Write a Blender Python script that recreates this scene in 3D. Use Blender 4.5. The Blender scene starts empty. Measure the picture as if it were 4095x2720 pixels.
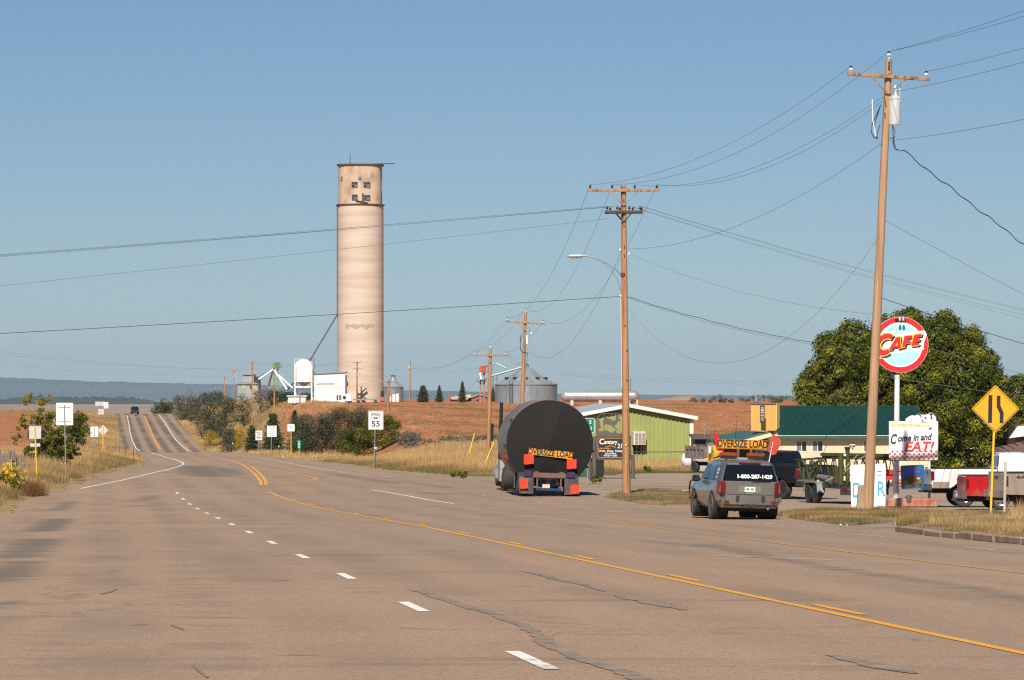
import bpy, math, random
import numpy as np
from mathutils import Vector, Matrix, Euler
random.seed(7); RNG = np.random.default_rng(7)
SC = bpy.context.scene
COL = SC.collection
R = math.radians
# ---------------------------------------------------------------- camera
# photo pixels (4095 x 2720) give a direction only; d is the distance in metres along the view
F, CU, H0, ZC = 15600.0, 2047.5, 1570.0, 1.65
cam_d = bpy.data.cameras.new('camera'); cam = bpy.data.objects.new('camera', cam_d); COL.objects.link(cam)
cam.location = (0, 0, ZC); cam.rotation_euler = (R(90), 0, 0)
cam_d.sensor_width = 36; cam_d.lens = 36 * F / 4095; cam_d.shift_y = (H0 - 1360) / 4095
cam_d.clip_start = 0.5; cam_d.clip_end = 60000
SC.camera = cam
# ---------------------------------------------------------------- sky and sun
SUN_AZ, SUN_EL = R(188), R(42)
world = bpy.data.worlds.new('World'); SC.world = world; world.use_nodes = True
wn = world.node_tree.nodes; wl = world.node_tree.links
sky = wn.new('ShaderNodeTexSky'); sky.sky_type = 'NISHITA'; sky.sun_disc = False
sky.sun_elevation = SUN_EL; sky.sun_rotation = SUN_AZ
sky.altitude = 2000; sky.air_density = 1.0; sky.dust_density = 0.6; sky.ozone_density = 6.0
bg = wn['Background']; bg.inputs['Strength'].default_value = 0.05
wl.new(sky.outputs['Color'], bg.inputs['Color'])
sun_d = bpy.data.lights.new('sun', 'SUN'); sun = bpy.data.objects.new('sun', sun_d); COL.objects.link(sun)
sun_d.energy = 5.0; sun_d.angle = R(0.53); sun_d.color = (1.0, 0.925, 0.80)
sdir = Vector((math.sin(SUN_AZ) * math.cos(SUN_EL), math.cos(SUN_AZ) * math.cos(SUN_EL), math.sin(SUN_EL)))
sun.rotation_euler = sdir.to_track_quat('Z', 'Y').to_euler(); sun.location = (0, -20, 60)
SC.view_settings.view_transform = 'Standard'; SC.view_settings.look = 'None'
SC.view_settings.exposure = 0.4; SC.view_settings.gamma = 1.0
SC.render.engine = 'CYCLES'
cy = SC.cycles; cy.use_denoising = False; cy.filter_width = 1.25; cy.max_bounces = 6; cy.diffuse_bounces = 3; cy.glossy_bounces = 3
cy.transmission_bounces = 4; cy.volume_bounces = 0; cy.transparent_max_bounces = 8; cy.sample_clamp_indirect = 6

# ---------------------------------------------------------------- helpers
def at(u, v, d): return Vector(((u - CU) / F * d, d, ZC - (v - H0) / F * d))
def XU(u, d): return (u - CU) / F * d
def ZV(v, d): return ZC - (v - H0) / F * d
def PX(n, d): return n / F * d            # n photo pixels at distance d, in metres

def tag(o, label=None, cat=None, group=None, kind=None):
    if label: o['label'] = label
    if cat: o['category'] = cat
    if group: o['group'] = group
    if kind: o['kind'] = kind
    return o
def thing(name, label, cat, loc=(0, 0, 0), rz=0.0, group=None):
    o = bpy.data.objects.new(name, None); COL.objects.link(o); o.empty_display_size = 0.3
    o.location = loc; o.rotation_euler = (0, 0, rz)
    return tag(o, label, cat, group)
def link_mesh(name, me, mat, parent=None, loc=None, rot=None):
    o = bpy.data.objects.new(name, me); COL.objects.link(o)
    if mat is not None and not me.materials: me.materials.append(mat)
    if parent is not None: o.parent = parent
    if loc is not None: o.location = loc
    if rot is not None: o.rotation_euler = rot
    return o
def copy_tree(o, parent=None):
    c = o.copy(); COL.objects.link(c); c.parent = parent
    for ch in o.children: copy_tree(ch, c)
    return c
def np_mesh(name, V, Fq, smooth=False):
    """V (n,3), Fq (m,k) index array"""
    V = np.asarray(V, dtype=np.float32); Fq = np.asarray(Fq, dtype=np.int32)
    me = bpy.data.meshes.new(name); k = Fq.shape[1]; m = len(Fq)
    me.vertices.add(len(V)); me.vertices.foreach_set('co', V.ravel())
    me.loops.add(m * k); me.loops.foreach_set('vertex_index', Fq.ravel())
    me.polygons.add(m); me.polygons.foreach_set('loop_start', np.arange(0, m * k, k, dtype=np.int32))
    me.polygons.foreach_set('loop_total', np.full(m, k, dtype=np.int32))
    if smooth: me.polygons.foreach_set('use_smooth', np.ones(m, dtype=bool))
    me.update(calc_edges=True); return me

class MB:
    def __init__(s): s.v = []; s.f = []
    def add(s, vs, fs):
        b = len(s.v); s.v += [tuple(v) for v in vs]; s.f += [tuple(i + b for i in f) for f in fs]; return s
    def box(s, c, sz, rot=None, taper=1.0):
        x, y, z = sz[0] / 2, sz[1] / 2, sz[2] / 2; t = taper
        vs = [Vector(p) for p in ((-x, -y, -z), (x, -y, -z), (x, y, -z), (-x, y, -z), (-x * t, -y * t, z), (x * t, -y * t, z), (x * t, y * t, z), (-x * t, y * t, z))]
        if rot is not None:
            m = Euler(rot).to_matrix(); vs = [m @ v for v in vs]
        c = Vector(c)
        return s.add([v + c for v in vs], [(0, 3, 2, 1), (4, 5, 6, 7), (0, 1, 5, 4), (1, 2, 6, 5), (2, 3, 7, 6), (3, 0, 4, 7)])
    def bb(s, x0, x1, y0, y1, z0, z1): return s.box(((x0 + x1) / 2, (y0 + y1) / 2, (z0 + z1) / 2), (x1 - x0, y1 - y0, z1 - z0))
    def bar(s, a, b, w, h=None):
        a, b = Vector(a), Vector(b); h = h or w; d = (b - a)
        q = d.to_track_quat('Y', 'Z').to_matrix(); L = d.length; c = (a + b) / 2
        vs = [q @ Vector(p) + c for p in ((-w/2, -L/2, -h/2), (w/2, -L/2, -h/2), (w/2, L/2, -h/2), (-w/2, L/2, -h/2), (-w/2, -L/2, h/2), (w/2, -L/2, h/2), (w/2, L/2, h/2), (-w/2, L/2, h/2))]
        return s.add(vs, [(0, 3, 2, 1), (4, 5, 6, 7), (0, 1, 5, 4), (1, 2, 6, 5), (2, 3, 7, 6), (3, 0, 4, 7)])
    def tube(s, a, b, r0, r1=None, n=10, cap=True):
        r1 = r0 if r1 is None else r1; a, b = Vector(a), Vector(b)
        q = (b - a).to_track_quat('Z', 'X').to_matrix(); vs = []
        for p, r in ((a, r0), (b, r1)):
            for i in range(n):
                t = 2 * math.pi * i / n; vs.append(p + q @ Vector((r * math.cos(t), r * math.sin(t), 0)))
        fs = [(i, (i + 1) % n, n + (i + 1) % n, n + i) for i in range(n)]
        if cap: fs += [tuple(range(n - 1, -1, -1)), tuple(range(n, 2 * n))]
        return s.add(vs, fs)
    def path(s, pts, r, n=6):
        pts = [Vector(p) for p in pts]; vs = []; fs = []
        for k, p in enumerate(pts):
            t = (pts[min(k + 1, len(pts) - 1)] - pts[max(k - 1, 0)])
            q = t.to_track_quat('Z', 'X').to_matrix(); rr = r[k] if isinstance(r, (list, tuple)) else r
            for i in range(n):
                a = 2 * math.pi * i / n; vs.append(p + q @ Vector((rr * math.cos(a), rr * math.sin(a), 0)))
        for k in range(len(pts) - 1):
            fs += [(k*n + i, k*n + (i+1) % n, (k+1)*n + (i+1) % n, (k+1)*n + i) for i in range(n)]
        fs += [tuple(range(n - 1, -1, -1)), tuple(range((len(pts)-1)*n, len(pts)*n))]
        return s.add(vs, fs)
    def lathe(s, prof, n=24, c=(0, 0, 0), axis='Z', a0=0.0, a1=2 * math.pi, squash=None):
        c = Vector(c); vs = []; fs = []; full = abs(a1 - a0 - 2 * math.pi) < 1e-6; m = n if full else n + 1
        for r, z in prof:
            for i in range(m):
                t = a0 + (a1 - a0) * i / n; x, y = r * math.cos(t), r * math.sin(t)
                if squash:
                    k = squash / (abs(math.cos(t)) ** squash + abs(math.sin(t)) ** squash) ** (1 / squash) / squash; x, y = x * k, y * k
                p = {'Z': (x, y, z), 'Y': (x, z, y), 'X': (z, x, y)}[axis]
                vs.append(c + Vector(p))
        for k in range(len(prof) - 1):
            for i in range(n if full else n):
                j = (i + 1) % m if full else i + 1
                q = (k*m + i, k*m + j, (k+1)*m + j, (k+1)*m + i)
                fs.append(q if axis != 'Y' else q[::-1])
        return s.add(vs, fs)
    def prism(s, poly, t0, t1, plane='XZ'):
        """poly: 2-D outline; extruded along the third axis from t0 to t1"""
        f = {'XZ': lambda a, b, t: (a, t, b), 'YZ': lambda a, b, t: (t, a, b), 'XY': lambda a, b, t: (a, b, t)}[plane]
        n = len(poly); vs = [f(a, b, t0) for a, b in poly] + [f(a, b, t1) for a, b in poly]
        fs = [tuple(range(n)), tuple(range(2*n - 1, n - 1, -1))] + [(i, n + i, n + (i+1) % n, (i+1) % n) for i in range(n)]
        return s.add(vs, fs)
    def loft(s, secs, cap=True, closed=True):
        n = len(secs[0]); vs = [p for sec in secs for p in sec]; fs = []
        for k in range(len(secs) - 1):
            for i in range(n if closed else n - 1):
                fs.append((k*n + i, k*n + (i+1) % n, (k+1)*n + (i+1) % n, (k+1)*n + i))
        if cap: fs += [tuple(range(n - 1, -1, -1)), tuple(range((len(secs)-1)*n, len(secs)*n))]
        return s.add(vs, fs)
    def obj(s, name, mat, parent=None, smooth=False, bevel=0.0, loc=None, rot=None, fix=True):
        me = bpy.data.meshes.new(name); me.from_pydata(s.v, [], s.f)
        if fix:
            import bmesh
            bm = bmesh.new(); bm.from_mesh(me); bmesh.ops.recalc_face_normals(bm, faces=bm.faces)
            if bevel: bmesh.ops.bevel(bm, geom=[e for e in bm.edges if e.is_manifold and e.calc_face_angle(0) > 0.5], offset=bevel, segments=2 if smooth else 1, affect='EDGES', clamp_overlap=True)
            bm.to_mesh(me); bm.free()
        if smooth:
            me.polygons.foreach_set('use_smooth', [True] * len(me.polygons)); me.set_sharp_from_angle(angle=R(smooth if smooth is not True and smooth > 1 else 40))
        me.update(); return link_mesh(name, me, mat, parent, loc, rot)

# ---------------------------------------------------------------- materials
MATS = {}
def mat(name, c, c2=None, scale=4.0, rough=0.7, metal=0.0, bump=0.0, bscale=None, mixpow=0.5, emit=None, alpha=None, stretch=None, spec=0.5, coat=0.0, transl=0.0, detail=5.0, lo=0.35, hi=0.65, c3=None, s3=1.0):
    if name in MATS: return MATS[name]
    m = bpy.data.materials.new(name); m.use_nodes = True; MATS[name] = m
    nt = m.node_tree; N = nt.nodes; L = nt.links; b = N['Principled BSDF']
    b.inputs['Base Color'].default_value = (*c, 1); b.inputs['Roughness'].default_value = rough; b.inputs['Metallic'].default_value = metal
    b.inputs['Specular IOR Level'].default_value = spec; b.inputs['Coat Weight'].default_value = coat; b.inputs['Coat Roughness'].default_value = 0.08
    if c2 or bump:
        tc = N.new('ShaderNodeTexCoord'); mp = N.new('ShaderNodeMapping'); L.new(tc.outputs['Object'], mp.inputs['Vector'])
        if stretch: mp.inputs['Scale'].default_value = stretch
        if c2:
            n = N.new('ShaderNodeTexNoise'); n.inputs['Scale'].default_value = scale; n.inputs['Detail'].default_value = detail; n.inputs['Roughness'].default_value = 0.6
            L.new(mp.outputs[0], n.inputs['Vector'])
            r = N.new('ShaderNodeMapRange'); r.inputs['From Min'].default_value = lo; r.inputs['From Max'].default_value = hi; L.new(n.outputs['Fac'], r.inputs['Value'])
            mx = N.new('ShaderNodeMix'); mx.data_type = 'RGBA'; mx.inputs['A'].default_value = (*c, 1); mx.inputs['B'].default_value = (*c2, 1)
            L.new(r.outputs[0], mx.inputs['Factor']); out = mx.outputs['Result']
            if c3:
                n3 = N.new('ShaderNodeTexNoise'); n3.inputs['Scale'].default_value = s3; n3.inputs['Detail'].default_value = 4; L.new(mp.outputs[0], n3.inputs['Vector'])
                r3 = N.new('ShaderNodeMapRange'); r3.inputs['From Min'].default_value = 0.5; r3.inputs['From Max'].default_value = 0.68; L.new(n3.outputs['Fac'], r3.inputs['Value'])
                mx3 = N.new('ShaderNodeMix'); mx3.data_type = 'RGBA'; L.new(out, mx3.inputs['A']); mx3.inputs['B'].default_value = (*c3, 1); L.new(r3.outputs[0], mx3.inputs['Factor']); out = mx3.outputs['Result']
            L.new(out, b.inputs['Base Color'])
        if bump:
            n2 = N.new('ShaderNodeTexNoise'); n2.inputs['Scale'].default_value = bscale or scale * 4; n2.inputs['Detail'].default_value = 4; L.new(mp.outputs[0], n2.inputs['Vector'])
            bp = N.new('ShaderNodeBump'); bp.inputs['Strength'].default_value = bump; bp.inputs['Distance'].default_value = 0.02
            L.new(n2.outputs['Fac'], bp.inputs['Height']); L.new(bp.outputs[0], b.inputs['Normal'])
    if emit: b.inputs['Emission Color'].default_value = (*emit[:3], 1); b.inputs['Emission Strength'].default_value = emit[3]
    if alpha is not None: b.inputs['Transmission Weight'].default_value = alpha
    if transl:
        t = N.new('ShaderNodeBsdfTranslucent'); t.inputs['Color'].default_value = (*(c2 or c), 1); a = N.new('ShaderNodeMixShader'); a.inputs[0].default_value = transl
        L.new(b.outputs[0], a.inputs[1]); L.new(t.outputs[0], a.inputs[2]); L.new(a.outputs[0], N['Material Output'].inputs['Surface'])
    return m
def leaf_mat(name, cols, transl=0.35):
    """foliage: one colour per face taken from the mesh attribute 'tone' (leaf age and kind, shade inside the big crown), part of the light passes through"""
    if name in MATS: return MATS[name]
    m = bpy.data.materials.new(name); m.use_nodes = True; MATS[name] = m; nt = m.node_tree; N = nt.nodes; L = nt.links
    b = N['Principled BSDF']; b.inputs['Roughness'].default_value = 0.65; b.inputs['Specular IOR Level'].default_value = 0.25
    a = N.new('ShaderNodeAttribute'); a.attribute_name = 'tone'
    cr = N.new('ShaderNodeValToRGB'); e = cr.color_ramp.elements; e[0].color = (*cols[0], 1); e[1].color = (*cols[-1], 1)
    for i, c in enumerate(cols[1:-1]): x = e.new((i + 1) / (len(cols) - 1)); x.color = (*c, 1)
    L.new(a.outputs['Fac'], cr.inputs['Fac']); L.new(cr.outputs['Color'], b.inputs['Base Color'])
    t = N.new('ShaderNodeBsdfTranslucent'); L.new(cr.outputs['Color'], t.inputs['Color'])
    mx = N.new('ShaderNodeMixShader'); mx.inputs[0].default_value = transl
    L.new(b.outputs[0], mx.inputs[1]); L.new(t.outputs[0], mx.inputs[2]); L.new(mx.outputs[0], N['Material Output'].inputs['Surface'])
    return m
def set_tone(me, tone):
    a = me.attributes.new('tone', 'FLOAT', 'FACE'); a.data.foreach_set('value', np.asarray(tone, dtype=np.float32))

def text(body, size, m, parent, loc, name='lettering', rot=(R(90), 0, 0), bold=0.0, shear=0.0, sx=1.0, align='CENTER', ext=0.002, spacing=1.0, center_y=True):
    cu = bpy.data.curves.new(name, 'FONT'); cu.body = body; cu.size = size; cu.align_x = align; cu.align_y = 'CENTER' if center_y else 'BOTTOM_BASELINE'
    cu.offset = bold * size; cu.shear = shear; cu.extrude = ext; cu.space_character = spacing; cu.resolution_u = 3
    o = bpy.data.objects.new(name, cu); COL.objects.link(o)
    dg = bpy.context.evaluated_depsgraph_get(); me = bpy.data.meshes.new_from_object(o.evaluated_get(dg)); bpy.data.objects.remove(o)
    if sx != 1.0: me.transform(Matrix.Diagonal((sx, 1, 1, 1)))
    me.materials.clear()
    return link_mesh(name, me, m, parent, loc, rot)
# ---------------------------------------------------------------- terrain profile (distance -> photo row of the pavement)
_pd = [-60, 0, 30, 60, 90, 120, 142, 154, 167, 179, 210, 250, 300, 350, 400, 440, 475, 500, 530, 560, 590, 640, 700, 750, 800, 840, 876, 900, 930, 970, 1030, 1200, 1500, 3000, 5000, 9000, 24000]
_pv = {142: 2037, 154: 2018, 167: 1996, 179: 1972, 210: 1929, 250: 1893, 300: 1865, 350: 1843, 400: 1826, 440: 1816, 475: 1810, 500: 1812, 530: 1821, 560: 1820, 590: 1808, 640: 1779, 700: 1746, 750: 1719, 800: 1694.6, 840: 1676, 876: 1661, 900: 1655.5, 930: 1656.5}
_pz = []
for d_ in _pd:
    if d_ <= 120: _pz.append(-0.01833 * d_)
    elif d_ in _pv: _pz.append(ZV(_pv[d_], d_))
    else: _pz.append({970: -4.6, 1030: -6.5, 1200: -12, 1500: -18, 3000: -29, 5000: -33, 9000: -34, 24000: -34}[d_])
_pd = np.array(_pd, float); _pz = np.array(_pz)
_m = np.gradient(_pz, _pd)
def spl(x, X_, Y_, M_):
    x = np.asarray(x, float); i = np.clip(np.searchsorted(X_, x) - 1, 0, len(X_) - 2); h = X_[i+1] - X_[i]; t = np.clip((x - X_[i]) / h, 0, 1)
    return (2*t**3 - 3*t**2 + 1)*Y_[i] + (t**3 - 2*t**2 + t)*h*M_[i] + (-2*t**3 + 3*t**2)*Y_[i+1] + (t**3 - t**2)*h*M_[i+1]
def zroad(d): return spl(d, _pd, _pz, _m)
def on_road(u, v, lo=25.0, hi=905.0, prefer='near'):
    """the point of the pavement seen at photo pixel (u, v)"""
    ds = np.linspace(lo, hi, 8000); vv = H0 + (ZC - zroad(ds)) / ds * F
    k = np.where(np.diff(np.sign(vv - v)) != 0)[0]
    if len(k) == 0: d = float(ds[np.argmin(abs(vv - v))])
    else:
        k = k[0] if prefer == 'near' else k[-1]
        d = float(ds[k] + (ds[k+1] - ds[k]) * (v - vv[k]) / (vv[k+1] - vv[k] + 1e-9))
    return (XU(u, d), d)
_ld = [-60, 0, 80, 120, 163, 176, 211, 250, 290, 315, 345, 400, 470, 600, 792, 876, 1000, 3000, 24000]
_lx = [-6.5, -9.5, -13.6, -15.9, -20.3, -21.1, -23.3, -26.0, -28.6, -29.8, -32.4, -38, -45.6, -59.6, -79.9, -88.8, -102, -314, -2540]
_rd = [-60, 0, 58, 80, 92, 103, 119, 152, 168, 190, 218, 240, 267, 318, 355, 403, 470, 540, 620, 876, 1000, 3000, 24000]
_rx = [20, 15.5, 11.9, 10.5, 9.9, 9.2, 8.2, 7.0, 4.6, 1.6, -1.2, -4.4, -8.6, -13.7, -19.0, -25.2, -33, -40.5, -49.5, -75.9, -88.5, -300, -2526]
def xl(d): return np.interp(d, _ld, _lx)
def xr(d): return np.interp(d, _rd, _rx)
def smooth01(t): t = np.clip(t, 0, 1); return t*t*(3 - 2*t)
_zl = ([-60, 0, 120, 200, 300, 350, 450, 600, 750, 900, 1100, 1500, 3000], [1.6, .5, -1.6, -2.75, -3.55, -3.6, -3.0, -2.1, -2.3, -2.7, -7, -17.5, -29])
_zr = ([300, 340, 380, 450, 500, 560, 700, 880, 1000, 1500, 3000], [-3.9, -3.0, -2.35, -1.2, -.5, .05, .08, .05, -4, -17.5, -29])
def vnoise(x, y, s, seed=0):
    """smooth value noise"""
    x = np.asarray(x) / s; y = np.asarray(y) / s; xi = np.floor(x).astype(int); yi = np.floor(y).astype(int); fx = x - xi; fy = y - yi
    def h(a, b): return (np.sin(a * 127.1 + b * 311.7 + seed * 74.7) * 43758.5453) % 1.0
    fx = fx*fx*(3-2*fx); fy = fy*fy*(3-2*fy)
    return (h(xi, yi)*(1-fx) + h(xi+1, yi)*fx)*(1-fy) + (h(xi, yi+1)*(1-fx) + h(xi+1, yi+1)*fx)*fy
def zground(x, d):
    x = np.asarray(x, float); d = np.asarray(d, float); zr_ = zroad(d); L_, R_ = xl(d), xr(d)
    sl = np.maximum(L_ - x, 0); sr = np.maximum(x - R_, 0)
    wl_ = np.interp(d, [0, 200, 330, 450, 600, 900], [3, 4.5, 6, 15, 20, 14]); tl = smooth01(sl / wl_)
    zL = np.interp(d, *_zl) + np.where(d < 500, .25, 1.2) * smooth01((sl - wl_) / (wl_ * 2)) * np.interp(d, [100, 250, 500, 900], [0.3, .8, 1.0, .3])
    z = zr_ + (zL - zr_) * tl * (sl > 0) * np.interp(d, [-60, 0, 900, 1500, 3000], [.3, 1, 1, .6, 0])
    wr = np.interp(d, [0, 300, 420, 500, 620, 900], [6, 8, 8, 9, 13, 13]); tr = smooth01((sr - np.interp(d, [300, 340, 400, 450, 520, 620, 900], [0, 4, 10, 10, 6, 2, 2])) / wr)
    flat = np.interp(d, [0, 215, 262, 300], [0, 0, .18, .55])
    zR = np.where(d <= 300, zr_ + flat, np.interp(d, *_zr)); blend = smooth01((d - 300) / 30)
    zR = np.where((d > 300) & (d < 330), (zr_ + .55) * (1 - blend) + np.interp(d, *_zr) * blend, zR)
    z = z + (zR - zr_) * tr * (sr > 0) * np.interp(d, [-60, 0, 900, 1500, 3000], [1, 1, 1, .6, 0])
    off = ((sl > 0.3) | (sr > 0.3))
    n = (vnoise(x, d, 3.1) - .5) * .10 + (vnoise(x, d, 11, 3) - .5) * .22
    calm = np.where(sr > 0, np.interp(d, [0, 200, 260, 350], [.08, .08, .8, 1]), 1)
    return z + off * n * calm * np.interp(d, [0, 120, 160, 1000, 1300], [.1, .4, 1, 1, 0]) * smooth01(np.maximum(sl, sr) / 2)
def gz(x, d): return float(zground(np.array([x]), np.array([d]))[0])
def on_ground(u, v, lo=60.0, hi=900.0):
    """first point of the ground (road or bank) seen at photo pixel (u, v)"""
    ds = np.linspace(lo, hi, 6000); zz = zground(XU(u, ds), ds); ray = ZV(v, ds)
    k = np.where(ray <= zz)[0]; d = float(ds[k[0]]) if len(k) else hi
    return Vector((XU(u, d), d, gz(XU(u, d), d)))
def put(u, d, dz=0.0):
    x = XU(u, d); return Vector((x, d, gz(x, d) + dz))

# ---------------------------------------------------------------- ground sheet
rows = np.unique(np.concatenate([np.arange(-60, 60, 4), np.arange(60, 360, 2.0), np.arange(360, 975, 3.0), np.geomspace(975, 24000, 60)]))
offs = np.concatenate([[.02, .3, .8, 1.5], np.arange(2.5, 75, 1.25), np.geomspace(75, 9000, 34)])
NM = 18
def ground_sheet():
    n = len(rows); L_, R_ = xl(rows), xr(rows); grow = np.maximum(1, rows / 900.)[:, None]
    Xs = np.concatenate([L_[:, None] - offs[::-1][None] * grow, L_[:, None] + (R_ - L_)[:, None] * np.linspace(0, 1, NM)[None], R_[:, None] + offs[None] * grow], 1)
    D = np.repeat(rows[:, None], Xs.shape[1], 1); Z = zground(Xs, D)
    inside = (Xs > L_[:, None] + .05) & (Xs < R_[:, None] - .05); Z = np.where(inside & (D < 1000), Z - .08, Z)
    V = np.stack([Xs, D, Z], -1); m = Xs.shape[1]
    idx = np.arange(n * m).reshape(n, m); q = np.stack([idx[:-1, :-1], idx[:-1, 1:], idx[1:, 1:], idx[1:, :-1]], -1).reshape(-1, 4)
    me = np_mesh('ground', V.reshape(-1, 3), q, True)
    # what the soil is, per vertex: red ploughed field / dry grass turf / gravel lot / green turf
    x, d = Xs.ravel(), D.ravel(); sl = (L_[:, None] - Xs).ravel(); sr = (Xs - R_[:, None]).ravel()
    nz = vnoise(x, d, 9, 5) * 8
    red = ((sr > 7 + nz * .5) & (d > 345 + nz) & (d < 950) & (x > -30 - (d - 500) * .06)) | ((x < -.1225 * d - .4 * nz + 2) & (sl > 6) & (d > 335 + nz) & (d < 760))
    lot = (sr > 0) & (d < 246) & (d > -60) & (x > -5 + (200 - d) * .03 - (d > 200) * (d - 200) * .06)
    far = smooth01((d - 950) / 400)
    for nm, val in (('red', red), ('lot', lot), ('far', far)):
        a = me.attributes.new(nm, 'FLOAT', 'POINT'); a.data.foreach_set('value', val.astype(np.float32))
    o = link_mesh('ground', me, None); return tag(o, 'dry grass banks, gravel lots and red ploughed field', kind='structure')
GROUND = ground_sheet()

def ground_material():
    m = bpy.data.materials.new('ground_soil'); m.use_nodes = True; nt = m.node_tree; N = nt.nodes; L = nt.links; b = N['Principled BSDF']; b.inputs['Roughness'].default_value = 0.95; b.inputs['Specular IOR Level'].default_value = 0.1
    tc = N.new('ShaderNodeTexCoord')
    def noise(scale, stretch=(1, 1, 1), det=5, rot=0):
        mp = N.new('ShaderNodeMapping'); mp.inputs['Scale'].default_value = stretch; mp.inputs['Rotation'].default_value = (0, 0, rot); L.new(tc.outputs['Object'], mp.inputs['Vector'])
        n = N.new('ShaderNodeTexNoise'); n.inputs['Scale'].default_value = scale; n.inputs['Detail'].default_value = det; L.new(mp.outputs[0], n.inputs['Vector']); return n.outputs['Fac']
    def mixc(fac, a, bb):
        x = N.new('ShaderNodeMix'); x.data_type = 'RGBA'
        for k, s in (('A', a), ('B', bb)):
            if isinstance(s, tuple): x.inputs[k].default_value = (*s, 1)
            else: L.new(s, x.inputs[k])
        L.new(fac, x.inputs['Factor']); return x.outputs['Result']
    def rng(v, lo, hi, o0=0, o1=1):
        r = N.new('ShaderNodeMapRange'); r.inputs['From Min'].default_value = lo; r.inputs['From Max'].default_value = hi; r.inputs['To Min'].default_value = o0; r.inputs['To Max'].default_value = o1; L.new(v, r.inputs['Value']); return r.outputs[0]
    def attr(nm): a = N.new('ShaderNodeAttribute'); a.attribute_name = nm; return a.outputs['Fac']
    grass = mixc(rng(noise(.6), .35, .65), (.40, .26, .12), (.26, .19, .085))
    grass = mixc(rng(noise(.13), .5, .68), grass, (.13, .135, .05))
    grass = mixc(rng(noise(6, det=3), .45, .75), grass, (.2, .14, .065))
    redc = mixc(rng(noise(.35), .3, .7), (.41, .158, .07), (.36, .148, .07))
    redc = mixc(rng(noise(1.3, (1, .4, 1)), .52, .62), redc, (.50, .24, .115))
    redc = mixc(rng(noise(.07, (1, .3, 1), 7, R(-25)), .55, .72, 0, .6), redc, (.2, .12, .05))
    redc = mixc(rng(noise(.55, (1, .10, 1), 4, R(-30)), .52, .68, 0, .55), redc, (.21, .115, .05))
    redc = mixc(rng(noise(2.6, (1, .5, 1), 4), .54, .62), redc, (.15, .085, .04))
    lotc = mixc(rng(noise(.5, (.3, 1, 1)), .35, .65), (.36, .27, .205), (.30, .225, .17))
    lotc = mixc(rng(noise(.2, (.25, 1, 1), 5), .54, .66), lotc, (.2, .155, .12))
    lotc = mixc(rng(noise(7), .45, .7), lotc, (.25, .195, .15))
    farc = mixc(rng(noise(.0012, (.4, .12, 1), 6), .4, .6), (.34, .215, .155), (.27, .18, .13))
    farc = mixc(rng(noise(.004, (1, .3, 1), 6), .60, .66), farc, (.12, .10, .07))
    c = mixc(attr('red'), grass, redc); c = mixc(attr('lot'), c, lotc); c = mixc(attr('far'), c, farc)
    L.new(c, b.inputs['Base Color'])
    bp = N.new('ShaderNodeBump'); bp.inputs['Strength'].default_value = .6; bp.inputs['Distance'].default_value = .25; L.new(noise(1.6, (1, 1, 1), 6), bp.inputs['Height']); L.new(bp.outputs[0], b.inputs['Normal'])
    return m
GROUND.data.materials.append(ground_material())

# ---------------------------------------------------------------- road sheet
def road_dir(d): return .16 - .106 * (d - 32.4)      # the white lane line: every lane runs along it
STAINS = [([(850, 1907), (820, 1893), (800, 1880), (770, 1866)], 2.0, 1.0), ([(760, 1900), (740, 1886), (735, 1874)], 1.2, .8), ([(940, 1900), (905, 1885), (880, 1872)], 1.3, .85), ([(650, 1893), (720, 1890), (790, 1893)], 1.2, .6), ([(230, 2046), (262, 2024), (285, 2008)], .6, .8), ([(170, 2128), (205, 2105), (240, 2078)], .6, 1.0), ([(60, 2232), (120, 2195), (175, 2160)], .65, 1.0), ([(-20, 2330), (40, 2290), (95, 2250)], .55, .95), ([(-40, 2440), (10, 2425), (50, 2410)], .35, .8), ([(-200, 2560), (-40, 2500), (20, 2480)], .5, .7), ([(530, 2010), (590, 1995), (620, 1985)], .9, .7), ([(480, 2030), (560, 2024), (640, 2028)], .9, .65), ([(1330, 1895), (1450, 1915), (1600, 1935)], .9, .7), ([(1690, 1972), (1790, 1979), (1880, 1978)], .45, 1.0), ([(1650, 1935), (1800, 1950)], .5, .7), ([(2560, 2165), (2900, 2200), (3400, 2290), (3800, 2345), (4200, 2420)], .42, .75), ([(2800, 2180), (3000, 2215)], .5, .8), ([(420, 2356), (580, 2340)], .25, .6), ([(500, 2360), (430, 2250), (380, 2148)], .25, .45), ([(1900, 2060), (2300, 2120), (2700, 2190)], .5, .45), ([(1000, 2200), (1200, 2260), (1500, 2380)], .5, .4), ([(640, 2010), (700, 2160), (820, 2420), (900, 2700)], .6, .45), ([(150, 2700), (240, 2500), (330, 2300)], .5, .4), ([(3200, 2085), (3600, 2125), (4095, 2165)], .3, .6), ([(3330, 2120), (3700, 2170), (4095, 2225)], .25, .5), ([(2300, 1985), (2600, 2040), (2900, 2095)], .4, .4)]
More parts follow.
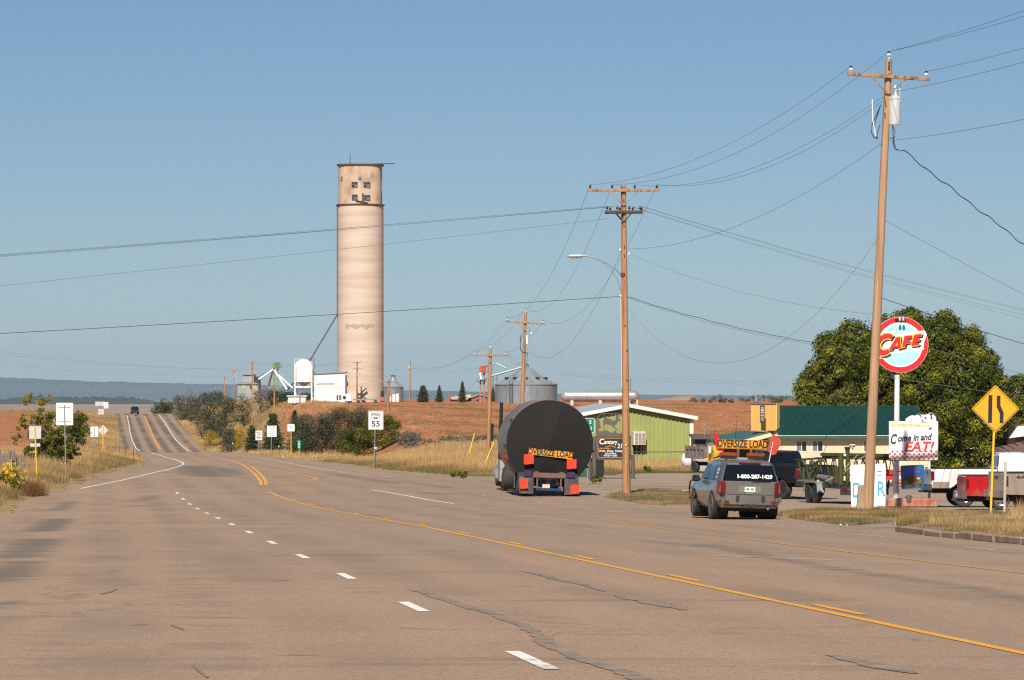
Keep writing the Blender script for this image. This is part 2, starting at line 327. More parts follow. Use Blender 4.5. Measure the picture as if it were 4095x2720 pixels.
def road_sheet():
    rr = np.unique(np.concatenate([np.arange(-60, 24, 4), np.arange(24, 340, .8), rows[(rows > 340) & (rows < 1000)]])); n = len(rr); M_ = 90; L_, R_ = xl(rr), xr(rr)
    jag = lambda s: (vnoise(rr, rr*0+s, 1.7, s) - .5) * .5 + (vnoise(rr, rr*0+s, 6, s+1) - .5) * .8
    La, Ra = L_ + jag(3.) * np.interp(rr, [100, 200, 900], [.5, 1, 1]), R_ + jag(9.) * .6
    Xs = La[:, None] + (Ra - La)[:, None] * np.linspace(0, 1, M_)[None]; D = np.repeat(rr[:, None], M_, 1)
    Z = np.repeat(zroad(rr)[:, None], M_, 1) + .02; V = np.stack([Xs, D, Z], -1)
    idx = np.arange(n * M_).reshape(n, M_); q = np.stack([idx[:-1, :-1], idx[:-1, 1:], idx[1:, 1:], idx[1:, :-1]], -1).reshape(-1, 4)
    me = np_mesh('road', V.reshape(-1, 3), q, True)
    a = me.attributes.new('lat', 'FLOAT', 'POINT'); a.data.foreach_set('value', (Xs - road_dir(D)).ravel().astype(np.float32))
    a = me.attributes.new('hill', 'FLOAT', 'POINT'); a.data.foreach_set('value', smooth01((D - 480) / 60).ravel().astype(np.float32))
    st = np.zeros_like(Xs)
    for pix, w, k in STAINS:
        P_ = [np.array(on_road(u, v, 25., 480.)) for u, v in pix]
        for a, c in zip(P_[:-1], P_[1:]):
            e = c - a; t = np.clip(((Xs - a[0]) * e[0] + (D - a[1]) * e[1]) / (e @ e), 0, 1); q = np.hypot(Xs - a[0] - t * e[0], (D - a[1] - t * e[1]) * .6); st = np.maximum(st, k * np.exp(-(q / w) ** 2))
    a = me.attributes.new('stain', 'FLOAT', 'POINT'); a.data.foreach_set('value', st.ravel().astype(np.float32))
    return tag(link_mesh('road', me, None), 'worn pinkish two-lane highway with turn lane', kind='structure')
ROAD = road_sheet()
def road_material():
    m = bpy.data.materials.new('old_asphalt'); m.use_nodes = True; nt = m.node_tree; N = nt.nodes; L = nt.links; b = N['Principled BSDF']; b.inputs['Roughness'].default_value = .88; b.inputs['Specular IOR Level'].default_value = 0.25
    tc = N.new('ShaderNodeTexCoord'); sep = N.new('ShaderNodeSeparateXYZ'); L.new(tc.outputs['Object'], sep.inputs[0])
    lat = N.new('ShaderNodeAttribute'); lat.attribute_name = 'lat'; hill = N.new('ShaderNodeAttribute'); hill.attribute_name = 'hill'
    cmb = N.new('ShaderNodeCombineXYZ'); L.new(lat.outputs['Fac'], cmb.inputs[0]); L.new(sep.outputs['Y'], cmb.inputs[1])
    def noise(scale, stretch=(1, 1, 1), det=5, off=0):
        mp = N.new('ShaderNodeMapping'); mp.inputs['Scale'].default_value = stretch; mp.inputs['Location'].default_value = (off, off, 0); L.new(cmb.outputs[0], mp.inputs['Vector'])
        n = N.new('ShaderNodeTexNoise'); n.inputs['Scale'].default_value = scale; n.inputs['Detail'].default_value = det; n.inputs['Roughness'].default_value = .62; L.new(mp.outputs[0], n.inputs['Vector']); return n.outputs['Fac']
    def mixc(fac, a, bb):
        x = N.new('ShaderNodeMix'); x.data_type = 'RGBA'
        for k, s in (('A', a), ('B', bb)):
            if isinstance(s, tuple): x.inputs[k].default_value = (*s, 1)
            else: L.new(s, x.inputs[k])
        L.new(fac, x.inputs['Factor']); return x.outputs['Result']
    def rng(v, lo, hi, o0=0, o1=1):
        r = N.new('ShaderNodeMapRange'); r.inputs['From Min'].default_value = lo; r.inputs['From Max'].default_value = hi; r.inputs['To Min'].default_value = o0; r.inputs['To Max'].default_value = o1; L.new(v, r.inputs['Value']); return r.outputs[0]
    def mth(op, a, c):
        x = N.new('ShaderNodeMath'); x.operation = op
        for i, s in enumerate((a, c)):
            if s is None: continue
            if isinstance(s, (int, float)): x.inputs[i].default_value = s
            else: L.new(s, x.inputs[i])
        return x.outputs[0]
    base = mixc(rng(noise(.45, (1, .25, 1)), .35, .65), (0.425, 0.280, 0.188), (0.355, 0.237, 0.162))
    base = mixc(rng(noise(.045, (1, .35, 1), 5, 21), .42, .62, 0, .75), base, (.305, .228, .168))
    base = mixc(rng(noise(9, det=4), .40, .70, 0, .8), base, (.240, .165, .115))
    base = mixc(rng(noise(30, det=2), .45, .68, 0, .9), base, (.190, .135, .100))
    base = mixc(rng(noise(22, det=2, off=5), .58, .70, 0, .9), base, (.480, .345, .245))
    base = mixc(rng(noise(.16, (1, .1, 1), 5, 7), .5, .7, 0, .55), base, (.250, .188, .142))
    # fine branching cracks
    vo = N.new('ShaderNodeTexVoronoi'); vo.feature = 'DISTANCE_TO_EDGE'; vo.inputs['Scale'].default_value = .17
    wv = N.new('ShaderNodeTexNoise'); wv.inputs['Scale'].default_value = .8; wv.inputs['Detail'].default_value = 6; L.new(cmb.outputs[0], wv.inputs['Vector'])
    mv = N.new('ShaderNodeVectorMath'); mv.operation = 'MULTIPLY_ADD'; L.new(wv.outputs['Color'], mv.inputs[0]); mv.inputs[1].default_value = (2.4, 2.4, 0); L.new(cmb.outputs[0], mv.inputs[2]); L.new(mv.outputs[0], vo.inputs['Vector'])
    crack = mth('MULTIPLY', rng(vo.outputs['Distance'], .012, .003), rng(noise(.06, (1, .4, 1), 4, 31), .48, .56))
    base = mixc(mth('MULTIPLY', crack, .4), base, (.12, .095, .075))
    # wheel-path wear: two tracks a lane
    saw = mth('PINGPONG', mth('ADD', lat.outputs['Fac'], 40.2), 1.05)
    path = mth('MULTIPLY', rng(saw, .35, .8), rng(noise(.11, (.6, 1, 1), 6, 3), .42, .62))
    base = mixc(mth('MULTIPLY', path, .55), base, (0.200, 0.146, 0.107))
    # tar and oil blotches lying across the lanes
    base = mixc(rng(noise(.30, (.22, 1, 1), 7, 11), .60, .70, 0, .8), base, (0.155, 0.116, 0.089))
    sa = N.new('ShaderNodeAttribute'); sa.attribute_name = 'stain'
    sn = mth('ADD', sa.outputs['Fac'], mth('MULTIPLY', mth('SUBTRACT', noise(.9, (.25, 1, 1), 7, 17), .5), 1.7)); base = mixc(mth('MULTIPLY', rng(sn, .35, .95), mth('MULTIPLY', rng(sa.outputs['Fac'], .08, .3), .8)), base, (.125, .105, .09))
    hp = mth('MULTIPLY', mth('MULTIPLY', hill.outputs['Fac'], rng(saw, .3, .75)), rng(noise(.09, (.5, .3, 1), 7, 2), .38, .54))
    base = mixc(mth('MULTIPLY', hp, .7), base, (0.085, 0.073, 0.067))
    L.new(base, b.inputs['Base Color'])
    bp = N.new('ShaderNodeBump'); bp.inputs['Strength'].default_value = .35; bp.inputs['Distance'].default_value = .012; L.new(noise(45, det=3), bp.inputs['Height']); L.new(bp.outputs[0], b.inputs['Normal'])
    return m
ROAD.data.materials.append(road_material())

def worn_paint(name, c, wear):
    m = bpy.data.materials.new(name); m.use_nodes = True; nt = m.node_tree; N = nt.nodes; L = nt.links; b = N['Principled BSDF']; b.inputs['Roughness'].default_value = .7
    tc = N.new('ShaderNodeTexCoord'); n = N.new('ShaderNodeTexNoise'); n.inputs['Scale'].default_value = 9; n.inputs['Detail'].default_value = 6; L.new(tc.outputs['Object'], n.inputs['Vector'])
    n1 = N.new('ShaderNodeTexNoise'); n1.inputs['Scale'].default_value = .7; n1.inputs['Detail'].default_value = 3; L.new(tc.outputs['Object'], n1.inputs['Vector'])
    ad = N.new('ShaderNodeMath'); ad.operation = 'ADD'; L.new(n.outputs['Fac'], ad.inputs[0]); L.new(n1.outputs['Fac'], ad.inputs[1])
    r = N.new('ShaderNodeMapRange'); r.inputs['From Min'].default_value = wear; r.inputs['From Max'].default_value = wear + .22; L.new(ad.outputs[0], r.inputs['Value'])
    x = N.new('ShaderNodeMix'); x.data_type = 'RGBA'; x.inputs['A'].default_value = (*c, 1); x.inputs['B'].default_value = (.31, .24, .19, 1); L.new(r.outputs[0], x.inputs['Factor']); L.new(x.outputs['Result'], b.inputs['Base Color']); return m
M_WHITE_PAINT = worn_paint('white_road_paint', (.74, .72, .68), 1.06); M_YELLOW = worn_paint('yellow_road_paint', (.72, .33, .02), 1.08)
M_YELLOW_OLD = worn_paint('faded_yellow_road_paint', (.55, .27, .04), .97); M_WHITE_OLD = worn_paint('faded_white_road_paint', (.62, .58, .53), .97)
M_TAR = mat('crack_sealer', (.15, .12, .098), (.31, .225, .16), 3.5, .85); M_TAR2 = mat('dark_oil_stain', (.13, .11, .095), (.25, .185, .135), 1.2, .85)
def strip(name, pts, w, m, dz=.026, taper=False, wob=0.0):
    """a painted or sealed strip along ground points (x, d)"""
    P = [np.array(p, float) for p in pts]; out = []
    for a, c in zip(P[:-1], P[1:]):
        k = max(2, int(np.linalg.norm(c - a) / (.35 if (wob or taper) else 2.0))); out += [a + (c - a) * i / k for i in range(k)]
    out.append(P[-1]); out = np.array(out); t = np.gradient(out, axis=0); t /= np.linalg.norm(t, axis=1)[:, None] + 1e-9; nrm = np.stack([t[:, 1], -t[:, 0]], 1)
    k = len(out); ww = np.full(k, w / 2.)
    if taper: ww *= .25 + .75 * np.sin(np.linspace(.15, math.pi - .15, k)) * (.6 + .8 * vnoise(out[:, 1], out[:, 0], 1.3, 4))
    if wob: out = out + nrm * ((vnoise(out[:, 1], out[:, 0], 2.5, 8) - .5) * wob)[:, None]
    wa = ww * (1 + (RNG.uniform(-.45, .35, k) if (wob or taper) else 0)); wb = ww * (1 + (RNG.uniform(-.45, .35, k) if (wob or taper) else 0)); A = out + nrm * wa[:, None]; B = out - nrm * wb[:, None]
    V = np.concatenate([np.c_[A, zroad(A[:, 1]) + dz], np.c_[B, zroad(B[:, 1]) + dz]]); q = [[i, i + 1, k + i + 1, k + i] for i in range(k - 1)]
    return link_mesh(name, np_mesh(name, V, q), m, ROAD)
def px_strip(name, pix, w, m, hi=905., prefer='near', lo=25., **k): return strip(name, [on_road(u, v, lo, hi, prefer) for u, v in pix], w, m, **k)
for i in range(13):
    d = 32.4 + 12.13 * i; strip('lane_dash', [(road_dir(d - 1.5), d - 1.5), (road_dir(d + 1.5), d + 1.5)], .135, M_WHITE_PAINT)
def yl(d): return 4.4 - .0985 * (d - 33.5) if d < 100 else -2.15 - .113 * (d - 100)
strip('yellow_line', [(yl(d), d) for d in (10, 40, 70, 100, 140, 181)], .12, M_YELLOW)
for i in range(12):
    d = 30.0 + 12.13 * i; strip('yellow_dash', [(yl(d) + .25, d), (yl(d + 3.1) + .25, d + 3.1)], .11, M_YELLOW)
px_strip('yellow_line', [(2005, 2042), (2541, 2103), (3226, 2192), (4095, 2299), (4700, 2375)], .11, M_YELLOW_OLD)
px_strip('edge_line', [(323, 1956), (492, 1921.6), (670, 1880), (718, 1866), (735, 1858), (728, 1850), (700, 1839), (664, 1830), (605, 1812)], .16, M_WHITE_PAINT, hi=480)
px_strip('yellow_line', [(1045, 1941.5), (1041, 1925), (1030, 1909), (1003, 1882), (968, 1859), (926, 1842), (876, 1831.7), (831, 1826.7)], .17, M_YELLOW, hi=480)
px_strip('yellow_line', [(1064, 1941.5), (1063, 1928), (1056, 1914.7), (1030, 1886), (1006, 1867)], .17, M_YELLOW, hi=480)
px_strip('yellow_line', [(1012, 1869), (1125, 1886), (1240, 1907), (1262, 1913), (1266, 1917), (1240, 1923), (1150, 1933), (1068, 1940)], .15, M_YELLOW, hi=480)
px_strip('edge_line', [(926, 1822), (1040, 1833), (1114, 1844), (1221, 1867), (1374, 1890), (1565, 1909)], .13, M_WHITE_OLD, hi=480)
px_strip('lane_line', [(1486, 1961), (1640, 1987), (1817, 2017)], .13, M_WHITE_PAINT)
px_strip('lane_line', [(2815, 2227), (3100, 2237), (3329, 2245)], .13, M_WHITE_OLD)
px_strip('edge_line', [(2998, 2093), (3200, 2106), (3363, 2118)], .10, M_WHITE_OLD); px_strip('edge_line', [(3426, 2141), (3535, 2151)], .10, M_WHITE_OLD); px_strip('edge_line', [(3854, 2192), (3986, 2206)], .10, M_WHITE_OLD)
for a, c in (((1925, 1982), (1950, 1985)), ((2018, 1996), (2050, 1999)), ((2145, 2012), (2175, 2016)), ((2425, 2047), (2480, 2052))): px_strip('edge_line', [a, c], .10, M_WHITE_OLD)
# hill: edge lines and centre line
px_strip('edge_line', [(561, 1806), (543, 1791), (530, 1764), (520, 1729.5), (514.5, 1691), (507, 1661)], .16, M_WHITE_PAINT, lo=585, prefer='far')
px_strip('edge_line', [(755.6, 1804), (727, 1783), (704, 1760), (683, 1729.5), (658, 1687), (635, 1661)], .16, M_WHITE_PAINT, lo=585, prefer='far')
px_strip('yellow_line', [(640, 1797), (622, 1768), (610, 1742), (596, 1705), (578, 1664)], .26, M_YELLOW, lo=585, prefer='far')
px_strip('tar_strip', [(1663, 2364), (1850, 2430), (2060, 2500), (2190, 2580), (2330, 2640), (2560, 2735)], .16, M_TAR, wob=.12)
px_strip('tar_strip', [(2100, 2290), (2260, 2330), (2430, 2372)], .16, M_TAR, taper=True, wob=.2); px_strip('tar_strip', [(2470, 2388), (2600, 2415), (2730, 2448)], .28, M_TAR, taper=True, wob=.2)
px_strip('tar_strip', [(3350, 2628), (3480, 2660), (3640, 2705)], .22, M_TAR, taper=True, wob=.2); None
px_strip('tar_strip', [(775, 2675), (800, 2698), (830, 2722)], .03, M_TAR2); px_strip('tar_strip', [(680, 2508), (740, 2530)], .03, M_TAR2, taper=True)
None; px_strip('tar_strip', [(1100, 2632), (1280, 2630)], .05, M_TAR2, taper=True)
for q in ((1330, 2130, 1470, 2131), (2060, 2350, 2130, 2352), (1080, 2330, 1180, 2326), (520, 2510, 600, 2506), (400, 2385, 470, 2365)): px_strip('tar_strip', [q[:2], q[2:]], .07, M_TAR2, taper=True)

# ---------------------------------------------------------------- far country: mesa, wooded ridge, gravel mounds
def ridge(name, d, pts, depth, base_v, m, label, bump=0.02, seed=1, back=.6):
    us = np.linspace(pts[0][0], pts[-1][0], 260); vs = np.interp(us, [p[0] for p in pts], [p[1] for p in pts])
    x = XU(us, d); top = ZV(vs, d); base = ZV(base_v, d); H = top - base
    top = top + H * bump * (vnoise(us, us*0, 17, seed) + .6 * vnoise(us, us*0, 5, seed + 1) - .8)
    prof = [(0, 0), (.12, .10), (.3, .28), (.45, .5), (.6, .8), (.72, .97), (.8, 1.0), (1.0, 1.0), (1.3, .7), (1.8, 0)]
    V = []
    for k, (f, h) in enumerate(prof):
        wob = (vnoise(us, us*0 + k, 26, seed + 3) - .5) * .08 * (0 < k < 6)
        V.append(np.stack([x * (1 + f * depth / d), np.full_like(x, d) + (f + wob) * depth, base + (top - base) * h], -1))
    V = np.array(V); n, mm = V.shape[:2]; idx = np.arange(n * mm).reshape(n, mm); q = np.stack([idx[:-1, :-1], idx[:-1, 1:], idx[1:, 1:], idx[1:, :-1]], -1).reshape(-1, 4)
    return tag(link_mesh(name, np_mesh(name, V.reshape(-1, 3), q, True), m), label, kind='structure')
M_MESA = mat('mesa_woods', (.045, .07, .07), (.07, .085, .075), .004, .95, c3=(.10, .09, .075), s3=.0012, stretch=(.35, 1, 2.5))
ridge('mesa', 17500, [(-1500, 1490), (-400, 1494), (0, 1503), (120, 1507), (330, 1518), (560, 1525), (800, 1531), (1000, 1535), (1300, 1545), (1600, 1558), (1900, 1566), (2400, 1578), (3600, 1590), (5200, 1596)], 2600, 1604, M_MESA, 'long blue wooded mesa on the horizon', .06)
ridge('wooded_ridge', 5600, [(-80, 1604), (20, 1598), (80, 1590), (180, 1588), (330, 1590), (480, 1589), (540, 1592), (580, 1600), (640, 1609), (760, 1614)], 300, 1617, mat('ridge_woods', (.03, .045, .03), (.06, .065, .04), .02, .95), 'low dark wooded ridge on the plain', .35, 4)
M_MOUND = mat('gravel_mound', (.34, .235, .175), (.25, .185, .14), .12, .95, bump=.3)
def mound(pts, d, depth, lab):
    o = ridge('gravel_mound', d, pts, depth, 1640, M_MOUND, lab, .08, 6); return o
mound([(2560, 1625), (2600, 1606), (2660, 1594), (2720, 1585), (2770, 1581), (2790, 1588), (2815, 1608), (2850, 1625)], 800, 20, 'pale gravel mound behind the red field')
mound([(2835, 1625), (2860, 1606), (2900, 1592), (2925, 1597), (2960, 1622)], 820, 12, 'small pale gravel mound')
# ================================================================ the elevator yard on the rise
M_CONC = mat('tower_concrete', (.56, .47, .39), (.48, .385, .31), .5, .9, stretch=(.12, .12, 1.5), bump=.15, c3=(.47, .37, .295), s3=.5, bscale=3)
M_CONC2 = mat('headhouse_concrete', (.53, .41, .31), (.45, .33, .24), .4, .9, stretch=(1.3, 1.3, .6), c3=(.33, .21, .14), s3=.5)
M_RUST = mat('dark_rusty_steel', (.06, .035, .028), (.12, .06, .04), 2, .7); M_DKSTEEL = mat('dark_steel', (.035, .035, .04), (.06, .055, .055), 3, .55, .4)
M_GALV = mat('galvanised_sheet', (.27, .30, .33), (.20, .225, .25), 1.2, .45, .3, stretch=(1, 1, .3)); M_GALV_ROOF = mat('galvanised_roof', (.27, .30, .32), (.20, .225, .245), .8, .5, .2)
M_WHITE = mat('white_enamel', (.76, .76, .75), (.70, .69, .67), 2, .4); M_WHITE_SHEET = mat('white_sheet_metal', (.72, .74, .76), (.64, .66, .68), 1, .45)
M_GLASS = mat('dark_window_glass', (.02, .025, .03), rough=.08, spec=.8); M_GREYGLASS = mat('dusty_window_glass', (.13, .14, .15), (.2, .2, .2), 6, .3)
M_GREEN_P = mat('green_machine_paint', (.10, .26, .045), (.16, .2, .06), 3, .5); M_REDP = mat('red_machine_paint', (.62, .06, .03), (.5, .08, .04), 3, .5)
M_BLACK = mat('black_paint', (.012, .012, .013), rough=.45); M_RUBBER = mat('tyre_rubber', (.018, .017, .017), (.05, .042, .036), 6, .85)
M_WOOD = mat('pole_wood', (.45, .225, .10), (.31, .155, .07), 3, .85, stretch=(6, 6, .25), bump=.25, c3=(.14, .075, .04), s3=.9); M_WOOD_P = mat('pale_pole_wood', (.45, .27, .15), (.33, .19, .11), 3, .85, stretch=(6, 6, .25), bump=.2, c3=(.26, .15, .09), s3=.8)
M_WOOD_OLD = mat('creosoted_timber', (.085, .055, .038), (.14, .09, .06), 3, .85, stretch=(5, 5, .4))
M_PORC = mat('white_porcelain', (.75, .75, .73), rough=.25); M_PORC_D = mat('brown_porcelain', (.03, .018, .014), rough=.3)
M_XFMR = mat('transformer_grey', (.52, .53, .52), (.45, .46, .46), 3, .4)

def tower():
    d = 650.; s = F / d; cx = XU(1441, d); zb = -.4; R0 = 3.86
    t = thing('concrete_silo', 'tall round concrete grain elevator with windowed headhouse', 'grain elevator', (cx, d, zb)); z = lambda v: ZV(v, d) - zb
    zt = z(823); H = z(661)
    prof = [(R0, 0)] + [(R0 * (1 + .0 * k), zt * k / 18) for k in range(1, 19)]
    MB().lathe(prof + [(3.4, zt)], 48).obj('shaft', M_CONC, t, smooth=True)
    MB().lathe([(R0 + .02, zt - .05), (R0 + .22, zt + .02), (R0 + .22, zt + .18), (3.3, zt + .2)], 48).obj('ledge', M_RUST, t, smooth=True)
    MB().lathe([(3.62, zt + .18), (3.62, H - .1), (0.02, H - .1)], 48, squash=3.2).obj('headhouse', M_CONC2, t, smooth=True)
    MB().lathe([(.02, H - .12), (3.9, H - .12), (3.9, H + .06), (.02, H + .1)], 48, squash=3.2).obj('roof_slab', M_RUST, t, smooth=True)
    MB().box((3.7, -1.2, H + .16), (4.0, .7, .12), (0, R(-1), 0)).obj('roof_beam', M_DKSTEEL, t)
    def win(u0, u1, v0, v1, y, name='window'):
        x0, x1 = XU(u0, d) - cx, XU(u1, d) - cx; c = ((x0 + x1) / 2, y, (z(v0) + z(v1)) / 2); w, h = x1 - x0, z(v0) - z(v1)
        o = MB().box(c, (w, .1, h)).obj(name, M_GLASS, t)
        f = MB(); [f.box((c[0] + k * w / 2, y - .06, c[2]), (.07, .08, h + .07)) for k in (-1, 1)]; [f.box((c[0], y - .062, c[2] + k * h / 2), (w + .07, .08, .07)) for k in (-1, 0, 1)]
        f.box((c[0], y - .064, c[2]), (.06, .07, h)); f.obj('frame', mat('old_window_frame', (.17, .15, .13), rough=.7), o)
        MB().box((c[0] + w * .22, y - .055, c[2] - h * .2), (w * .4, .03, h * .35)).obj('pane', M_GREYGLASS, o)
    yf = -3.62
    for q in ((1410, 1433, 733, 754), (1458, 1483, 733, 754), (1411, 1433, 783, 804), (1459, 1483, 785, 804)): win(*q, yf)
    win(1366, 1373, 711, 725, -2.9); win(1523, 1529, 729, 768, -1.5)
    MB().box((XU(1442, d) - cx, yf - .12, z(714)), (.45, .25, .45)).obj('vent_hood', M_GALV, t)
    MB().box((XU(1454, d) - cx, yf - .1, z(797)), (.25, .3, 1.6)).obj('rusty_bracket', M_RUST, t); MB().bar((XU(1425, d) - cx, yf - .15, z(806)), (XU(1475, d) - cx, yf - .15, z(816)), .15).obj('bracket_arm', M_DKSTEEL, t)
    a = MB(); ax = XU(1400, d) - cx
    for k in range(3): a.tube((ax + .18 * math.cos(k * 2.1), .18 * math.sin(k * 2.1), H), (ax, 0, H + 2.1), .03, .015, 5)
    for k in range(6): a.tube((ax - .14 + .02 * k, .0, H + .3 * k + .2), (ax + .14 - .02 * k, .05, H + .3 * k + .4), .015, n=4)
    a.obj('antenna', M_DKSTEEL, t)
    lx = XU(1353, d) - cx
    MB().box((lx - .1, -.9, (zt + z(1262)) / 2), (.22, .3, zt - z(1262))).obj('elevator_leg', M_RUST, t)
    MB().box((lx + .35, -1.6, zt * .5), (.12, .2, zt)).obj('conduit', mat('brown_stain', (.25, .15, .1), rough=.9), t)
    MB().path([(lx - .1, -.9, z(1258)), (XU(1250, d) - cx, -6, z(1438)), (XU(1240, d) - cx, -9, z(1452))], .11, 8).obj('grain_spout', M_RUST, t)
    f = MB()
    for k in ((1248, 1432), (1262, 1432), (1250, 1456), (1264, 1456)): f.tube((XU(k[0], d) - cx, -6.5, z(k[1])), (XU(k[0] + 2, d) - cx, -6.5, z(k[1] + 20)), .05, n=5)
    f.obj('spout_cage', M_DKSTEEL, t)
    # broken patch of bare aggregate round the shaft
    vs, fs = [], []; n = 40
    for i in range(n + 1):
        a_ = R(-128 + 76 * i / n); r = R0 + .015; up = .28 + .07 * math.sin(i * .6) + .04 * math.sin(i * 1.3); dn = .30 + .2 * math.sin(i * .45 + 1) + .06 * math.sin(i * 1.9)
        vs += [(r * math.cos(a_), r * math.sin(a_), z(1306) + up * (i % n > 0)), (r * math.cos(a_), r * math.sin(a_), z(1306) - dn * (i % n > 0) - .02)]
        if i: fs.append((2*i - 2, 2*i - 1, 2*i + 1, 2*i))
    MB().add(vs, fs).obj('spalled_patch', mat('bare_aggregate', (.41, .335, .275), (.32, .26, .21), 1.2, .95), t, fix=False)
    MB().lathe([(.05, 0), (.34, 0), (.34, .06)], 14, (XU(1388, d) - cx, -3.62, z(1532)), 'Y').obj('port', M_DKSTEEL, t)
    c = MB()
    c.bar((XU(1430, d) - cx, -4.6, z(1588)), (XU(1470, d) - cx, -4.4, z(1552)), .25, .2); c.bar((XU(1430, d) - cx, -4.8, z(1570)), (XU(1470, d) - cx, -4.5, z(1596)), .25, .2); c.bar((XU(1449, d) - cx, -4.7, z(1545)), (XU(1449, d) - cx, -4.7, z(1600)), .18, .18)
    c.obj('truck_hoist', M_DKSTEEL, t)
tower()

def bin_silo(u0, u1, v_eave, v_peak, d, label, seams=7, ladder=True, vents=0):
    r = PX(u1 - u0, d) / 2; cx = XU((u0 + u1) / 2, d); zb = gz(cx, d) - .2; t = thing('grain_bin', label, 'grain bin', (cx, d, zb), 0, 'corrugated steel grain bins')
    ze = ZV(v_eave, d) - zb; zp = ZV(v_peak, d) - zb; pr = []
    n = 36
    for k in range(n + 1): pr += [(r + (.018 if k % 2 else 0), ze * k / n)]
    MB().lathe(pr, 56).obj('wall', M_GALV, t, smooth=60)
    MB().lathe([(r + .12, ze - .08), (r + .12, ze), (r * .42, ze + (zp - ze) * .56), (r * .40, ze + (zp - ze) * .60), (.35, zp), (.02, zp + .02)], 56).obj('roof', M_GALV_ROOF, t, smooth=30)
    for k in range(28):
        a = 2 * math.pi * k / 28; 
        if math.sin(a) > .35: continue
        p = lambda q, zz: (q * math.cos(a), q * math.sin(a), zz)
        MB().bar(p(r + .1, ze + .03), p(r * .41, ze + (zp - ze) * .58 + .03), .05, .07).obj('roof_rib', M_GALV_ROOF, t)
    MB().lathe([(.38, zp - .05), (.38, zp + .25), (.5, zp + .28), (.02, zp + .5)], 16).obj('peak_cap', M_GALV, t, smooth=True)
    for k in range(vents):
        a = R(-150 + 120 * k / max(1, vents - 1)); q = r * .72; zz = ze + (zp - ze) * .3
        MB().box((q * math.cos(a), q * math.sin(a), zz + .12), (.4, .5, .3), (0, 0, a)).obj('roof_vent', M_DKSTEEL, t)
    if ladder:
        a = R(-118); l = MB(); e = Vector((math.cos(a + 1.57), math.sin(a + 1.57), 0)) * .25; c0 = Vector((math.cos(a), math.sin(a), 0)) * (r + .15)
        for sgn in (-1, 1): l.tube(c0 + e * sgn, c0 + e * sgn + Vector((0, 0, ze + .6)), .03, n=5)
        for k in range(14): l.tube(c0 - e + Vector((0, 0, .4 + k * ze / 14)), c0 + e + Vector((0, 0, .4 + k * ze / 14)), .02, n=4)
        l.obj('ladder', M_DKSTEEL, t)
    return t
bin_silo(1980, 2228, 1537, 1466, 565., 'large corrugated steel grain bin with cone roof and ladder', vents=5)
bin_silo(1531, 1613, 1548, 1508, 700., 'small steel grain bin half hidden by the concrete elevator', ladder=False)

def hopper_tank():
    d = 600.; cx = XU(1215, d); zb = gz(cx, d); r = PX(74, d) / 2; z = lambda v: ZV(v, d) - zb
    t = thing('hopper_tank', 'white hopper bottom tank standing on four legs', 'tank', (cx, d, zb))
    MB().lathe([(r, z(1522)), (r, z(1458)), (r * .8, z(1447)), (r * .35, z(1438)), (.02, z(1437))], 36).obj('tank_body', M_WHITE, t, smooth=True)
    MB().lathe([(r * .98, z(1523)), (.15, z(1546)), (.15, z(1550)), (.02, z(1550))], 32).obj('hopper_cone', mat('galvanised_cone', (.5, .48, .45), (.4, .38, .36), 2, .5, .4), t, smooth=True)
    for a in (45, 135, 225, 315):
        x, y = r * 1.02 * math.cos(R(a)) * 1.25, r * 1.02 * math.sin(R(a)) * 1.25; MB().tube((x, y, 0), (x, y, z(1460)), .13, n=8).obj('leg', M_WHITE, t)
    for k, zz in enumerate((z(1548), z(1525))):
        b = MB(); q = r * .9
        for i in range(4):
            a0, a1 = R(45 + 90 * i), R(135 + 90 * i); b.bar((q * 1.42 * math.cos(a0), q * 1.42 * math.sin(a0), zz), (q * 1.42 * math.cos(a1), q * 1.42 * math.sin(a1), zz), .16, .2)
        b.obj('ring_beam', M_WHITE, t)
    rl = MB(); rl.tube((-r, 0, z(1460)), (-r, 0, z(1434)), .04, n=5); rl.tube((-r, 0, z(1436)), (0, 0, z(1436)), .03, n=5); rl.tube((-.9, .0, z(1440)), (-.9, 0, z(1434)), .03, n=5); rl.obj('rail', M_WHITE, t)
    t2 = thing('pump_shed', 'low white shed below the white hopper tank', 'shed', (XU(1192, d), d - 2.5, zb))
    w = PX(76, d); MB().box((0, 0, .5), (w * .92, 2.2, 1.0)).obj('wall', M_WHITE_SHEET, t2)
    MB().prism([(-w * .55, .95), (w * .55, .95), (w * .5, 1.12), (-w * .5, 1.12)], -1.3, 1.3).obj('roof', mat('pale_blue_roof', (.52, .58, .6), rough=.5), t2)
hopper_tank()

